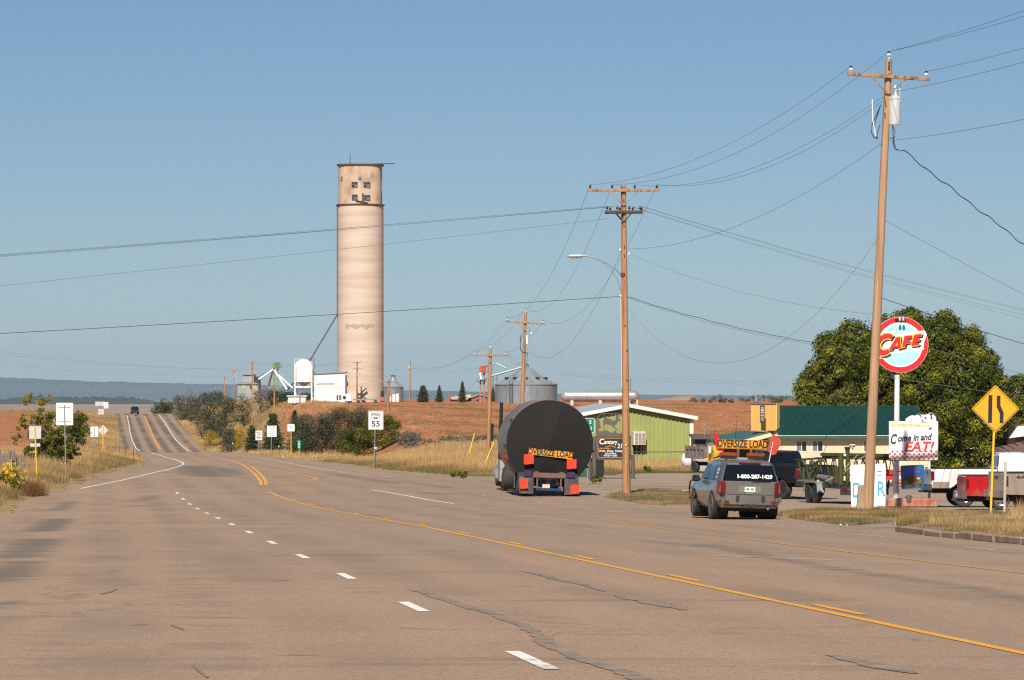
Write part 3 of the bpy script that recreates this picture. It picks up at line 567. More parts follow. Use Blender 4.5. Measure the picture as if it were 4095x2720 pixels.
def white_shed():
    d = 612.; x0, x1 = XU(1257, d), XU(1381, d); zb = gz(x0, d) - .1; z = lambda v: ZV(v, d) - zb; w = x1 - x0
    t = thing('metal_shed', 'white metal shed with roll-up door beside the concrete elevator', 'shed', (x0, d, zb)); n = 14; dw0, dw1 = PX(16, d), PX(81, d); dh = z(1536)
    top = lambda x: z(1497) + (z(1490) - z(1497)) * x / w
    for i in range(n):
        a, b = w * i / n, w * (i + 1) / n; lo = 0 if (b <= dw0 + .01 or a >= dw1 - .15) else dh
        MB().add([(a, 0, lo), (b - .03, 0, lo), (b - .03, 0, top(b)), (a, 0, top(a)), (a, .1, lo), (b - .03, .1, lo), (b - .03, .1, top(b)), (a, .1, top(a))], [(0, 1, 2, 3), (7, 6, 5, 4), (0, 4, 5, 1), (1, 5, 6, 2), (2, 6, 7, 3), (3, 7, 4, 0)]).obj('wall_panel', M_WHITE_SHEET, t)
    MB().bb(.02, w - .02, .12, 7, 0, z(1500)).obj('body', M_WHITE_SHEET, t); MB().box((w / 2, 3.4, z(1492)), (w + .2, 7.2, .14), (0, R(-2.6), 0)).obj('roof', M_GALV_ROOF, t)
    dr = MB().bb(dw0, dw1, .05, .09, 0, dh).obj('roll_up_door', M_WHITE, t)
    for k in range(7): MB().bb(dw0, dw1, .03, .06, dh * k / 7 + .04, dh * (k + 1) / 7 - .03).obj('slat', M_WHITE, dr)
    MB().bar((dw0 - .05, -.03, dh + .04), (dw1 + .05, -.03, dh + .04), .06, .06).obj('lintel', M_DKSTEEL, t)
    MB().bb(-.35, -.02, .3, .9, z(1498), z(1484)).obj('rusty_stack', M_RUST, t)
white_shed()
def yard_bits():
    d = 596.; x = XU(1372, d); zb = gz(x, d)
    t = thing('generator', 'white machinery box with wheels in front of the metal shed', 'machine', (x, d, zb))
    MB().bb(-.2, 1.3, 0, 1.2, .35, 1.45).obj('housing', M_WHITE, t, bevel=.04); MB().bb(-1.2, -.25, .1, 1.0, .3, 1.4).obj('cabinet', M_WHITE_SHEET, t)
    for k in (-1.0, -.6): MB().bb(k, k + .25, .07, .12, .5, 1.3).obj('grille', M_DKSTEEL, t)
    MB().tube((.2, -.05, .9), (.2, .1, .9), .28, n=12).obj('fan', M_DKSTEEL, t)
    for k in (-.9, 1.0): MB().lathe([(.05, -.1), (.3, -.1), (.34, 0), (.3, .1), (.05, .1)], 14, (k, .3, .34), 'Y').obj('wheel', M_RUBBER, t)
    x = XU(1470, d); t = thing('flatbed_trailer', 'low pale flatbed trailer at the foot of the concrete elevator', 'trailer', (x, d, gz(x, d)))
    MB().bb(-2.2, 2.0, 0, 1.8, .5, .72).obj('deck', M_GALV, t); MB().bb(2.0, 2.5, .5, 1.3, .4, 1.0).obj('red_tank', M_REDP, t)
    for k in (-1.4, -.6, 1.2): MB().lathe([(.05, -.1), (.24, -.1), (.28, 0), (.24, .1), (.05, .1)], 12, (k, .1, .28), 'Y').obj('wheel', M_RUBBER, t)
    d = 640.; x = XU(1546, d); t = thing('tank_skid', 'small grey tanks and pipes beside the concrete elevator', 'tank', (x, d, gz(x, d)))
    for k, (xx, h) in enumerate(((-.7, 1.9), (-.1, 1.2), (.5, 1.0), (1.2, 1.3), (1.8, 1.4))): MB().lathe([(.02, h + .12), (.28, h), (.28, 0)], 14, (xx, 0, 0)).obj('tank', (M_DKSTEEL, M_GALV, M_WHITE_SHEET, M_WHITE, M_WHITE)[k], t, smooth=True)
yard_bits()
def leg_tower(u0, u1, v_top, d, head_mat, post_mat, label, spouts, head_h, vb=1605):
    cx = XU((u0 + u1) / 2, d); zb = gz(cx, d); t = thing('elevator_leg', label, 'grain elevator', (cx, d, zb)); w = PX(u1 - u0, d); z = lambda v: ZV(v, d) - zb; zt = z(v_top); hh = PX(head_h, d)
    MB().prism([(-w/2, zt - hh), (w/2, zt - hh), (w/2, zt - hh * .35), (w * .3, zt), (-w * .3, zt), (-w/2, zt - hh * .35)], -.5, .5).obj('head_box', head_mat, t)
    for sx in (-.28, .28): MB().bar((sx * w, 0, 0), (sx * w, 0, zt - hh), .24, .3).obj('trunk', post_mat, t)
    k = 0
    while k * 1.4 < zt - hh: MB().bar((-.28 * w, .05, k * 1.4), (.28 * w, .05, k * 1.4 + .3), .05).obj('brace', M_DKSTEEL, t); k += 1
    for (a, c, m, r) in spouts: MB().tube((XU(a[0], d) - cx, -.3, z(a[1])), (XU(c[0], d) - cx, -.6, z(c[1])), r, n=8).obj('spout', m, t)
    pl = MB(); zz = zt - hh * 1.0; pl.box((w * .45, 0, zz), (w * .8, 1.2, .06)); [pl.tube((w * q, -.6, zz), (w * q, -.6, zz + .9), .03, n=5) for q in (.1, .5, .85)]; pl.tube((w * .1, -.6, zz + .9), (w * .85, -.6, zz + .9), .03, n=5); pl.obj('platform', M_DKSTEEL, t)
    return t
leg_tower(1091, 1117, 1449, 720., M_GREEN_P, M_GREEN_P, 'green topped grain leg with white spouts', [((1093, 1478), (1035, 1517), M_WHITE, .17), ((1093, 1477), (1042, 1505), M_DKSTEEL, .1), ((1096, 1480), (1148, 1558), M_WHITE, .2), ((1114, 1500), (1170, 1552), M_WHITE, .17), ((1092, 1480), (1074, 1546), M_RUST, .18), ((1150, 1560), (1175, 1530), M_DKSTEEL, .12)], 22)
lt = leg_tower(1915, 1942, 1463, 600., M_REDP, mat('rust_streaked_post', (.34, .19, .13), (.24, .12, .08), 2, .7), 'red topped grain leg with conveyor to the large bin', [((1920, 1490), (1924, 1518), M_WHITE, .16), ((1940, 1462), (1985, 1453), M_GALV, .1), ((1985, 1453), (2022, 1472), M_GALV, .1), ((1915, 1524), (1965, 1504), M_GALV, .14), ((1965, 1504), (2104, 1464), M_GALV, .15)], 26)
pf = MB(); pf.box((-.1, 0, ZV(1526, 600.) - lt.location.z), (1.5, 1.2, .08)); [pf.tube((q, -.6, ZV(1526, 600.) - lt.location.z), (q, -.6, ZV(1515, 600.) - lt.location.z), .03, n=4) for q in (-.8, -.3, .3, .6)]; pf.obj('walkway', M_DKSTEEL, lt)
fr = MB(); zz0 = lt.location.z
for uu in (1972, 1988): fr.tube((XU(uu, 600.) - lt.location.x, 0, 0), (XU(uu, 600.) - lt.location.x, 0, ZV(1500, 600.) - zz0), .05, n=5)
for vv in (1505, 1520, 1540, 1560, 1580): fr.tube((XU(1972, 600.) - lt.location.x, 0, ZV(vv, 600.) - zz0), (XU(1988, 600.) - lt.location.x, 0, ZV(vv - 8, 600.) - zz0), .03, n=4)
fr.obj('support_frame', M_DKSTEEL, lt)

def feed_mill():
    d = 800.; cx = XU(985, d); zb = gz(cx, d); t = thing('feed_mill', 'grey weathered mill building with green wall panels', 'building', (cx, d, zb)); z = lambda v: ZV(v, d) - zb; x = lambda u: XU(u, d) - cx
    mg = mat('weathered_grey_board', (.25, .26, .27), (.33, .33, .33), 1, .8, stretch=(1, 1, .3)); gr = mat('faded_green_panel', (.30, .42, .16), rough=.7)
    MB().bb(x(950), x(1033), 0, 8, 0, z(1537)).obj('wall', mg, t); MB().bb(x(970), x(1014), 1, 6, z(1535), z(1500)).obj('cupola', mg, t); MB().bb(x(1014), x(1035), 1.5, 6, z(1535), z(1506)).obj('cupola_annex', M_DKSTEEL, t)
    MB().prism([(x(943), z(1537)), (x(1037), z(1537)), (x(1014), z(1528)), (x(966), z(1528))], -.3, 8.3).obj('roof', M_GALV_ROOF, t); MB().box((x(992), 3.5, z(1498)), (PX(48, d), 5.6, .15)).obj('cupola_roof', M_GALV_ROOF, t)
    for a, b in ((968, 982), (1012, 1023)): MB().bb(x(a), x(b), -.05, .05, z(1556), z(1539)).obj('wall_panel', gr, t)
    MB().bb(x(1000), x(1008), -.06, .06, z(1556), z(1540)).obj('door', M_DKSTEEL, t)
feed_mill()
def brick_house():
    d = 680.; cx = XU(1866, d); zb = gz(cx, d); t = thing('brick_house', 'brick house with tan roof and tall chimney among spruces', 'house', (cx, d, zb)); z = lambda v: ZV(v, d) - zb; x = lambda u: XU(u, d) - cx
    br = mat('red_brick', (.30, .12, .075), (.22, .09, .06), 5, .85); rf = mat('tan_shingle', (.55, .40, .26), (.45, .32, .21), 2, .85)
    MB().prism([(x(1885), 0), (x(1948), 0), (x(1948), z(1588)), (x(1918), z(1580)), (x(1885), z(1592))], 0, 7).obj('gable_wall', br, t); MB().bb(x(1800), x(1885), 2, 7, 0, z(1597)).obj('wall', br, t)
    MB().add([(x(1795), 1.6, z(1597)), (x(1886), 1.6, z(1600)), (x(1880), 4.5, z(1577)), (x(1800), 4.5, z(1588))], [(0, 1, 2, 3)]).add([(x(1870), -.4, z(1595)), (x(1916), -.4, z(1577)), (x(1916), 7, z(1575)), (x(1865), 7, z(1590))], [(0, 1, 2, 3)]).add([(x(1916), -.4, z(1577)), (x(1952), -.4, z(1588)), (x(1952), 7, z(1586)), (x(1916), 7, z(1575))], [(0, 1, 2, 3)]).obj('roof', rf, t)
    MB().bb(x(1789), x(1799), 1, 2, 0, z(1571)).obj('chimney', br, t); w = MB().bb(x(1905), x(1915), -.04, .04, z(1606), z(1598)).obj('window', M_GLASS, t); MB().bb(x(1904), x(1916), -.07, -.03, z(1607.5), z(1606)).obj('sill', M_WHITE, w)
    MB().bb(x(1828), x(1866), 1.7, 1.95, z(1606), z(1600)).obj('window', M_GREYGLASS, t)
brick_house()
def gas_tank():
    d = 540.; x0, x1 = XU(2243, d), XU(2557, d); v0, v1 = 1563, 1607; r = PX(v1 - v0, d) / 2; zc = ZV((v0 + v1) / 2, d); zb = gz((x0 + x1) / 2, d); L = x1 - x0
    t = thing('gas_tank', 'long silver horizontal gas tank above the green building roof', 'tank', (x0, d, zb)); z = zc - zb; n = 9
    pr = [(r * math.sin(R(90 * k / n)), r * (1 - math.cos(R(90 * k / n)))) for k in range(n + 1)]; pr += [(r, L - r)] + [(r * math.cos(R(90 * k / n)), L - r + r * math.sin(R(90 * k / n))) for k in range(1, n + 1)]
    MB().lathe(pr, 36, (0, 0, z), 'X').obj('tank_body', mat('silver_tank_paint', (.46, .46, .46), (.36, .36, .36), .8, .32, .45), t, smooth=True)
    for k in (.14, .5, .86): MB().bb(L * k - .2, L * k + .2, -r * .8, r * .8, -.2, z - r * .75).obj('saddle', mat('pale_concrete', (.5, .47, .42), rough=.9), t)
    for k in (.32, .66): MB().lathe([(r + .005, -.03), (r + .012, 0), (r + .005, .03)], 36, (L * k, 0, z), 'X').obj('weld_band', M_GALV, t)
    MB().lathe([(.02, r * 2 + .25), (.12, r * 2 + .25), (.12, r * 1.9)], 10, (L * .87, 0, z - r)).obj('valve_cap', M_GALV, t)
    for k in (.86, .885): MB().tube((L * k, 0, z + r), (L * k, 0, z + r + 1.7), .03, n=5).obj('vent_pipe', M_DKSTEEL, t)
    MB().tube((L * .97, -.4, 0), (L * .97, -.4, z - r * .6), .09, n=8).obj('standpipe', M_WHITE, t)
gas_tank()

# ================================================================ poles
POLES = {}
def pole(key, base_uvd, top_uv, r0, label, arms=(), pin_top=True, wood=None, group=None):
    u, d = base_uvd; b = put(u, d); tp = at(top_uv[0], top_uv[1], d); wood = wood or M_WOOD
    t = thing('utility_pole', label, 'utility pole', b, 0, group or 'wooden utility poles'); POLES[key] = (t, b, d); H = tp - b
    n = 9; m = MB(); m.path([Vector((0, 0, -.3))] + [H * (k / n) for k in range(1, n + 1)], [r0 * (1 - .38 * k / n) for k in range(n + 1)], 14); m.obj('pole', wood, t, smooth=True)
    out = {}
    for ai, (v, L, yaw, roll, ins, im, back, am) in enumerate(arms):
        c = H * ((ZV(v, d) - b.z) / H.z); e = Vector((math.cos(yaw), math.sin(yaw), roll)) * L / 2; off = Vector((0, -(r0 * .7 + .06) if not back else (r0 * .7 + .06), 0)); c = c + off
        MB().bar(c - e, c + e, .1, .115).obj('crossarm', am or wood, t, bevel=.008)
        for sg in (-1, 1):
            MB().bar(c + e * sg * .42 + Vector((0, -.03, -.05)), H * ((c.z - L * .21) / H.z) + Vector((0, off.y * .9, 0)), .035, .03).obj('brace', am or wood, t)
        pts = []
        for q in ins:
            p = c + e * q; pts.append(b + p + Vector((0, 0, .26)))
            o = MB().lathe([(.014, .05), (.014, .12), (.05, .12), (.06, .16), (.035, .19), (.05, .21), (.03, .26), (.005, .27)] if im is M_PORC_D else [(.013, .05), (.013, .13), (.075, .135), (.08, .155), (.05, .18), (.045, .2), (.045, .215)], 12, p).obj('insulator', im, t, smooth=True)
            if im is not M_PORC_D: MB().lathe([(.046, .212), (.055, .225), (.055, .265), (.02, .28), (.001, .28)], 10, p).obj('insulator_cap', M_BLACK, o, smooth=True)
        out[ai] = pts
    if pin_top:
        MB().lathe([(.016, 0), (.016, .13), (.075, .135), (.08, .16), (.05, .19), (.045, .22)], 12, H).obj('insulator', M_PORC, t, smooth=True); MB().lathe([(.05, .218), (.055, .27), (.001, .285)], 10, H).obj('insulator_cap', M_BLACK, t, smooth=True)
        out['top'] = b + H + Vector((0, 0, .27))
    POLES[key] = (t, b, d, H, out); return t, b, H, out
ARM = lambda v, L, yaw=0., roll=0., ins=(-.92, .92), im=None, back=False, am=None: (v, L, yaw, roll, ins, im or M_PORC, back, am)
# A: transformer pole by the cafe sign
tA, bA, HA, oA = pole('A', (3470, 134.), (3555, 238), .185, 'pale wooden pole carrying a grey transformer beside the cafe sign', [ARM(308, 2.88, R(8), -.055, im=M_PORC, am=M_WOOD)], wood=M_WOOD_P)
def pole_pt(key, v, du=0.0, y=-.2):
    t, b, d, H, o = POLES[key]; p = b + H * ((ZV(v, d) - b.z) / H.z); return p + Vector((PX(du, d), y, 0))
def local(key, v, du=0.0, y=-.2): return pole_pt(key, v, du, y) - POLES[key][1]
c0 = local('A', 500, 34, -.05); rr = .205
MB().lathe([(.001, .02), (rr * .95, 0), (rr, .06), (rr, .82), (rr * .97, .86), (rr * 1.03, .87), (rr * 1.03, .93), (rr * .6, 1.0), (.001, 1.01)], 28, c0).obj('transformer', M_XFMR, tA, smooth=True)
bsh = MB(); bsh.lathe([(.05, .96), (.05, 1.02), (.035, 1.05), (.05, 1.09), (.035, 1.12), (.045, 1.16), (.06, 1.18), (.06, 1.28), (.02, 1.36), (.001, 1.36)], 12, c0 + Vector((.03, -.03, 0))); bsh.obj('bushing', M_PORC, tA, smooth=True)
MB().lathe([(.03, .78), (.03, .86)] + [(.026 + .012 * (k % 2), .86 + k * .03) for k in range(13)] + [(.001, 1.26)], 10, c0 + Vector((.17, -.1, 0))).obj('arrester', mat('grey_polymer', (.5, .5, .52), rough=.5), tA, smooth=True)
for zz in (.2, .72): MB().box(c0 + Vector((-.2, .0, zz)), (.1, .08, .07)).obj('hanger', M_BLACK, tA)
cb = MB(); P = lambda v, du, y=-.25: local('A', v, du, y)
cb.path([P(500, 22), P(520, 26), P(545, 28), P(567, 30), P(580, 36), P(590, 40)], .016, 6); cb.path([P(505, 25), P(530, 36), P(550, 34), P(570, 28), P(595, 34), P(600, 52)], .013, 6); cb.path([P(555, 14), P(556, 28), P(566, 34), P(580, 30), P(600, 40), P(606, 60), P(604, 72)], .014, 6)
cb.path([P(425, -28), P(470, -45), P(500, -58), P(530, -60), P(552, -48), P(557, -32)], .018, 6); cb.path([P(420, -26), P(500, -48), P(540, -44), P(556, -34)], .012, 6); cb.path([P(500, -26), P(540, -36), P(557, -32)], .014, 6)
cb.obj('lead_cable', mat('cable_black', (.02, .022, .028), rough=.6), tA)
wl_ = MB(); wl_.path([P(400, -62), P(440, -59), P(480, -56), P(545, -42)], .02, 6); wl_.obj('white_lead', M_PORC, tA)
for v in (410, 455): MB().tube(P(v, -8, -.3), P(v, -8, .3), .018, n=6).obj('bolt', M_BLACK, tA)
for v in (252, 265, 276, 300): MB().tube(P(v, 0, -.17), P(v, 0, -.1), .03, n=8).obj('bolt', M_BLACK, tA)
MB().prism([(-.42, -.2), (-.1, -.2), (-.12, .95), (-.32, .9)], -.16, .1).obj('wood_stub', mat('weathered_stub_wood', (.36, .25, .17), (.26, .18, .12), 4, .9, stretch=(5, 5, .5), bump=.3), tA)
jp = MB(); jp.path([P(360, 47, -.1), P(330, 52, -.1), P(322, 70, -.15), P(314, 100, -.15), P(305, 112, -.15)], .008, 5); jp.obj('jumper_wire', M_BLACK, tA)
# B: double crossarm pole with street lamp
tB, bB, HB, oB = pole('B', (2506, 175.), (2493, 743), .185, 'tall wooden pole with two crossarm tiers and a street lamp arm', [ARM(763, 3.22, R(2), .0, (-.93, -.32, .31, .93), M_PORC_D), ARM(848, 2.15, R(38), .03, (-.9, -.35, .3, .9), M_PORC_D, am=M_WOOD_OLD), ARM(850, 2.15, R(38), .035, (-.72, -.2, .5, .98), M_PORC_D, True, am=M_WOOD_OLD)], pin_top=False)
PB = lambda v, du, y=-.1: local('B', v, du, y)
la = MB(); la.path([PB(1100, -14), PB(1076, -35), PB(1050, -75), PB(1035, -110), PB(1026, -140), PB(1023, -160)], .028, 8); la.path([PB(1165, -14), PB(1120, -28), PB(1085, -50), PB(1050, -82), PB(1036, -112)], .022, 7); la.obj('lamp_arm', M_GALV, tB, smooth=True)
lc = PB(1025, -192); lm = MB(); secs = []
for k, (xx, w, h0, h1) in enumerate(((-.37, .05, -.02, .01), (-.34, .13, -.06, .05), (-.2, .17, -.085, .085), (.1, .17, -.08, .09), (.3, .11, -.05, .07), (.38, .05, -.02, .03))): secs.append([lc + Vector((xx, w * math.cos(a), (h1 if math.sin(a) > 0 else -h0) * math.sin(a))) for a in [2 * math.pi * i / 12 for i in range(12)]])
lm.loft(secs).obj('lamp_head', M_XFMR, tB, smooth=True); MB().lathe([(.16, 0), (.13, -.04), (.001, -.055)], 14, lc + Vector((-.08, 0, -.07))).obj('lamp_lens', M_PORC, tB, smooth=True)
for v in (1000, 1185): MB().lathe([(.03, -.05), (.05, 0), (.03, .05)], 10, PB(v, -16)).obj('spool_insulator', M_PORC, tB, smooth=True)
MB().lathe([(.03, -.05), (.05, 0), (.03, .05)], 10, PB(1016, 20)).obj('spool_insulator', M_PORC, tB, smooth=True)
for v in (800, 900, 985, 1020, 1096, 1300): MB().tube(PB(v, 0, -.25), PB(v, 0, .25), .022, n=6).obj('bolt', M_BLACK, tB)
MB().box(PB(1098, -8), (.16, .14, .16)).obj('bracket', M_RUST, tB)
gc = MB(); gc.path([PB(v, -15, -.08) for v in (1190, 1300, 1400, 1550)], .012, 5); gc.obj('ground_lead', M_PORC, tB)
for v in (1400, 1520, 1640, 1780): MB().tube(PB(v, 6, -.185), PB(v, 6, -.175), .035, n=7).obj('knot', M_WOOD_OLD, tB)
MB().box(PB(1780, -2, -.19), (.07, .02, .1)).obj('pole_tag', mat('yellow_tag', (.7, .5, .05), rough=.5), tB)
# C, D beyond the truck
tC, bC, HC, oC = pole('C', (2078, 272.), (2102, 1250), .17, 'leaning brown pole with one crossarm rising behind the tanker load', [ARM(1291, 2.75, R(3), -.07)])
PC = lambda v, du, y=-.1: local('C', v, du, y)
MB().lathe([(.001, .6), (.07, .6), (.07, 0), (.001, 0)], 14, PC(1376, 10)).obj('fuse_cutout', M_PORC, tC, smooth=True); MB().lathe([(.05, 0), (.05, .16), (.001, .16)], 10, PC(1336, 26)).obj('bushing', M_PORC, tC)
cc = MB(); cc.path([PC(1338, -14), PC(1370, -17), PC(1395, -15), PC(1408, -8), PC(1412, 12), PC(1420, 14)], .03, 6); cc.path([PC(1322, 25), PC(1330, 12), PC(1312, 22)], .012, 5); cc.obj('lead_cable', M_BLACK, tC)
cp = MB(); cp.path([PC(1415, 14), PC(1460, 12), PC(1620, 8)], .03, 7); cp.obj('conduit', M_GALV, tC)
tD, bD, HD, oD = pole('D', (1954, 288.), (1961, 1393), .17, 'plain pole with one crossarm beside the yellow guy guards', [ARM(1422, 2.55, R(-2), .0)], wood=M_WOOD)
# far poles
far = [((871, 940.), (871, 1549), [ARM(1553, 1.7)], 'far pole nearest the hill crest trees'), ((898, 900.), (898, 1505), [ARM(1511, 2.0)], 'far pole beside the grey mill roof'), ((935, 850.), (935, 1479), [ARM(1482, 2.15)], 'far pole with a transformer left of the mill'),
       ((1009, 660.), (1009, 1446), [ARM(1452, 2.35), ARM(1472, 1.55)], 'far double crossarm pole in front of the mill'), ((1097, 505.), (1097, 1545), [ARM(1551, 1.7)], 'short pole at the top of the grassy bluff'), ((1200, 520.), (1199, 1566), [], 'thin bare post below the white hopper tank'),
       ((1427, 600.), (1428, 1446), [ARM(1450, 1.45), ARM(1475, 1.5)], 'pole with twin transformers standing before the concrete elevator'), ((1553, 470.), (1556, 1519), [ARM(1526, 2.4)], 'pole with wide crossarm in front of the small bin'), ((1640, 600.), (1640, 1442), [], 'bare pole with a cutout near the round pine')]
for i, (bu, tu, arms, lab) in enumerate(far):
    r = pole('F%d' % i, bu, tu, .15, lab, arms, pin_top=False, group='far wooden poles')
for sx in (-1, 1):
    c = local('F6', 1497, sx * 7, -.1); MB().lathe([(.001, .5), (.18, .48), (.18, 0), (.001, 0)], 14, c - Vector((0, 0, .25))).obj('transformer', M_XFMR, POLES['F6'][0], smooth=True)
MB().lathe([(.001, .5), (.14, .48), (.14, 0), (.001, 0)], 14, local('F8', 1475, -3)).obj('transformer', M_XFMR, POLES['F8'][0], smooth=True); MB().lathe([(.001, .6), (.16, .58), (.16, 0), (.001, 0)], 14, local('F2', 1508, 5)).obj('transformer', M_XFMR, POLES['F2'][0], smooth=True)

# ================================================================ wires
M_WIRE = mat('weathered_wire', (.16, .17, .18), rough=.5, metal=.3); M_CABLE = mat('insulated_cable', (.02, .022, .026), rough=.6)
def wire(p0, p1, sag, label, r=.011, m=None, group=None, n=26, twist=0.0):
    p0, p1 = Vector(p0), Vector(p1); pts = []
    for i in range(n + 1):
        t = i / n; p = p0.lerp(p1, t); p.z -= sag * 4 * t * (1 - t)
        if twist: p += Vector((0, 0, twist * math.sin(t * n * .85) + twist * .6 * math.sin(t * n * .38 + 1)))
        pts.append(p - p0)
    o = MB().path(pts, r * .65, 4).obj('power_wire', m or M_WIRE, None, loc=p0, fix=False); return tag(o, label, 'wire', group or label)
def E(p, q, k=2.4): p = Vector(p); return p + (Vector(q) - p) * k      # carry a wire on past the frame
G1 = 'wires strung between the transformer pole and the street lamp pole'
wire(oA[0][0], oB[0][0], .9, 'thin wire strung from transformer pole crossarm to street lamp pole crossarm', group=G1); wire(oA['top'], oB[0][1], 1.1, 'thin wire strung from transformer pole crossarm to street lamp pole crossarm', group=G1)
wire(pole_pt('A', 385, -12), oB[0][2], 1.0, 'thin wire strung from transformer pole crossarm to street lamp pole crossarm', group=G1); wire(pole_pt('A', 398, -8), oB[0][3], .95, 'thin wire strung from transformer pole crossarm to street lamp pole crossarm', group=G1)
wire(pole_pt('A', 572, -12), pole_pt('B', 997, 10), .9, 'lower neutral wire between transformer pole and street lamp pole', .011)
wire(pole_pt('A', 946, -8), pole_pt('B', 1232, 10), 3.35, 'slack wire hanging in a deep curve between the two big poles', .010)
G2 = 'wires leaving the transformer pole away from the street lamp pole'
for p, uv in ((oA['top'], (4560, -190)), (oA['top'], (4560, -150)), (oA[0][1], (4560, -20)), (pole_pt('A', 372, 10), (4560, 50)), (pole_pt('A', 566, 10), (4560, 310))): wire(p, E(p, at(*uv, 98.), 1.8), .4, 'thin wire leaving the transformer pole opposite the street lamp pole', group=G2)
wire(pole_pt('A', 604, 72), E(pole_pt('A', 604, 72), at(4420, 1190, 150.)), .3, 'thick twisted service cable dropping from the transformer pole', .03, M_CABLE, n=190, twist=.035)
wire(pole_pt('A', 881, 10), E(pole_pt('A', 881, 10), at(4400, 1290, 150.)), .4, 'thin service wire below the twisted cable', .010); wire(pole_pt('A', 1192, 12), E(pole_pt('A', 1192, 12), at(4400, 1410, 150.)), .5, 'black cable passing over the cafe tree', .017, M_CABLE)
wire(pole_pt('A', 1500, 14), E(pole_pt('A', 1500, 14), at(4400, 1560, 170.)), .6, 'pale low wire crossing in front of the cafe tree', .012, M_GALV); wire(pole_pt('A', 1330, 14), E(pole_pt('A', 1330, 14), at(4400, 1470, 170.)), 1.0, 'pale upper wire crossing in front of the cafe tree', .012, M_GALV)
G3 = 'wires crossing the sky towards the left of the street lamp pole'
for k, (q, vl) in enumerate(((oB[1][0], 1026), (oB[1][1], 1034), (oB[2][0], 1029))): wire(q, E(q, at(-260, vl, 160.), 1.6), .13, 'thin wire crossing the road from the lower crossarm tier', group=G3)
wire(pole_pt('B', 875, -60), E(pole_pt('B', 875, -60), at(-260, 1160, 160.), 1.6), .12, 'single thin wire crossing the road below the lower crossarm tier', .010); wire(pole_pt('B', 1186, -16), E(pole_pt('B', 1186, -16), at(-260, 1336, 160.), 1.6), .13, 'thicker cable crossing the road from the street lamp pole', .017, M_CABLE)
G4 = 'wires running from the lower crossarm tier over the cafe'
for k, (q, vl) in enumerate(((oB[1][3], 1178), (oB[2][2], 1205), (oB[1][2], 1222), (oB[2][3], 1185))): wire(q, E(q, at(4420, vl + 60, 205.), 1.8), .9, 'faint wire running from the lower crossarm tier over the cafe', .008, group=G4)
wire(pole_pt('B', 1017, 22), at(3560, 1262, 160.), .5, 'thin service wire from the street lamp pole to the transformer pole', .009)
wire(pole_pt('B', 1188, 12), at(3420, 1392, 205.), .3, 'twisted service cable from the street lamp pole to the cafe', .02, M_CABLE, n=60, twist=.012); wire(pole_pt('B', 1192, 12), at(3420, 1396, 205.), .36, 'service wire under the twisted cable to the cafe', .010)
G5 = 'wires between the street lamp pole and the leaning pole'
for a, b, sg in ((oB[0][0], oC[0][0], 1.6), (oB[0][1], oC['top'], 2.0), (oB[0][3], oC[0][1], 2.2), (pole_pt('B', 1000, -10), pole_pt('C', 1392, 8), 2.3)): wire(a, b, sg, 'wire sagging between the street lamp pole and the leaning pole', .012, group=G5)
G6 = 'wires between the leaning pole and the plain pole'
for a, b, sg in ((oC[0][0], oD[0][0], .3), (oC['top'], oD['top'], .35), (oC[0][1], oD[0][1], .5)): wire(a, b, sg, 'short wire between the leaning pole and the plain pole', .012, group=G6)
G7 = 'wires from the plain pole to the elevator yard'
for a, b in ((oD[0][0], pole_pt('F8', 1452, 0)), (oD['top'], pole_pt('F8', 1470, 0)), (oD[0][1], at(2215, 1500, 600.)), (pole_pt('D', 1440, 5), at(1790, 1600, 620.))): wire(a, b, 1.0, 'wire from the plain pole running towards the elevator yard', .014, group=G7)
G8 = 'distant wires along the elevator yard'
for a, b in ((oD[0][1], pole_pt('C', 1436, 0)),): wire(a, b, .6, 'looped wire joining the plain pole low on the leaning pole', .011)
def fp(k, i, j): return POLES['F%d' % k][4][i][j]
for a, b in ((fp(3, 0, 0), fp(6, 0, 0)), (fp(3, 0, 1), fp(6, 0, 1)), (fp(6, 0, 1), pole_pt('F8', 1470, 0)), (fp(6, 1, 1), pole_pt('F8', 1500, 0)), (fp(2, 0, 1), fp(3, 0, 0)), (fp(2, 0, 0), fp(3, 1, 0)), (fp(2, 0, 0), at(-150, 1385, 700.)), (fp(2, 0, 1), at(-150, 1400, 700.)), (fp(1, 0, 0), fp(2, 0, 0)), (fp(1, 0, 1), at(-150, 1440, 760.)), (pole_pt('F8', 1470, 0), at(1960, 1460, 520.)), (at(2225, 1500, 600.), at(4300, 1560, 700.)), (at(2225, 1490, 600.), at(4300, 1545, 700.)), (fp(4, 0, 1), fp(7, 0, 0))):
    wire(a, b, .8, 'faint distant wire strung along the elevator yard', .014, group=G8)
# guy-wire guards
for k, (a, b, d, lab) in enumerate((((1898, 1732), (1869, 1828), 300., 'yellow guy wire guard leaning beside the plain pole'), ((1975, 1769), (1930, 1898), 262., 'yellow guy wire guard leaning in front of the plain pole'))):
    p0 = put(b[0], d); p1 = at(a[0], a[1], d); t = thing('guy_guard', lab, 'guy guard', p0); MB().tube((0, 0, -.1), p1 - p0, .045, n=8).obj('guard_tube', mat('yellow_plastic', (.72, .55, .03), rough=.5), t)
    MB().tube(p1 - p0, (p1 - p0) + (p1 - p0).normalized() * 5.5, .01, n=4).obj('guy_wire', M_WIRE, t)
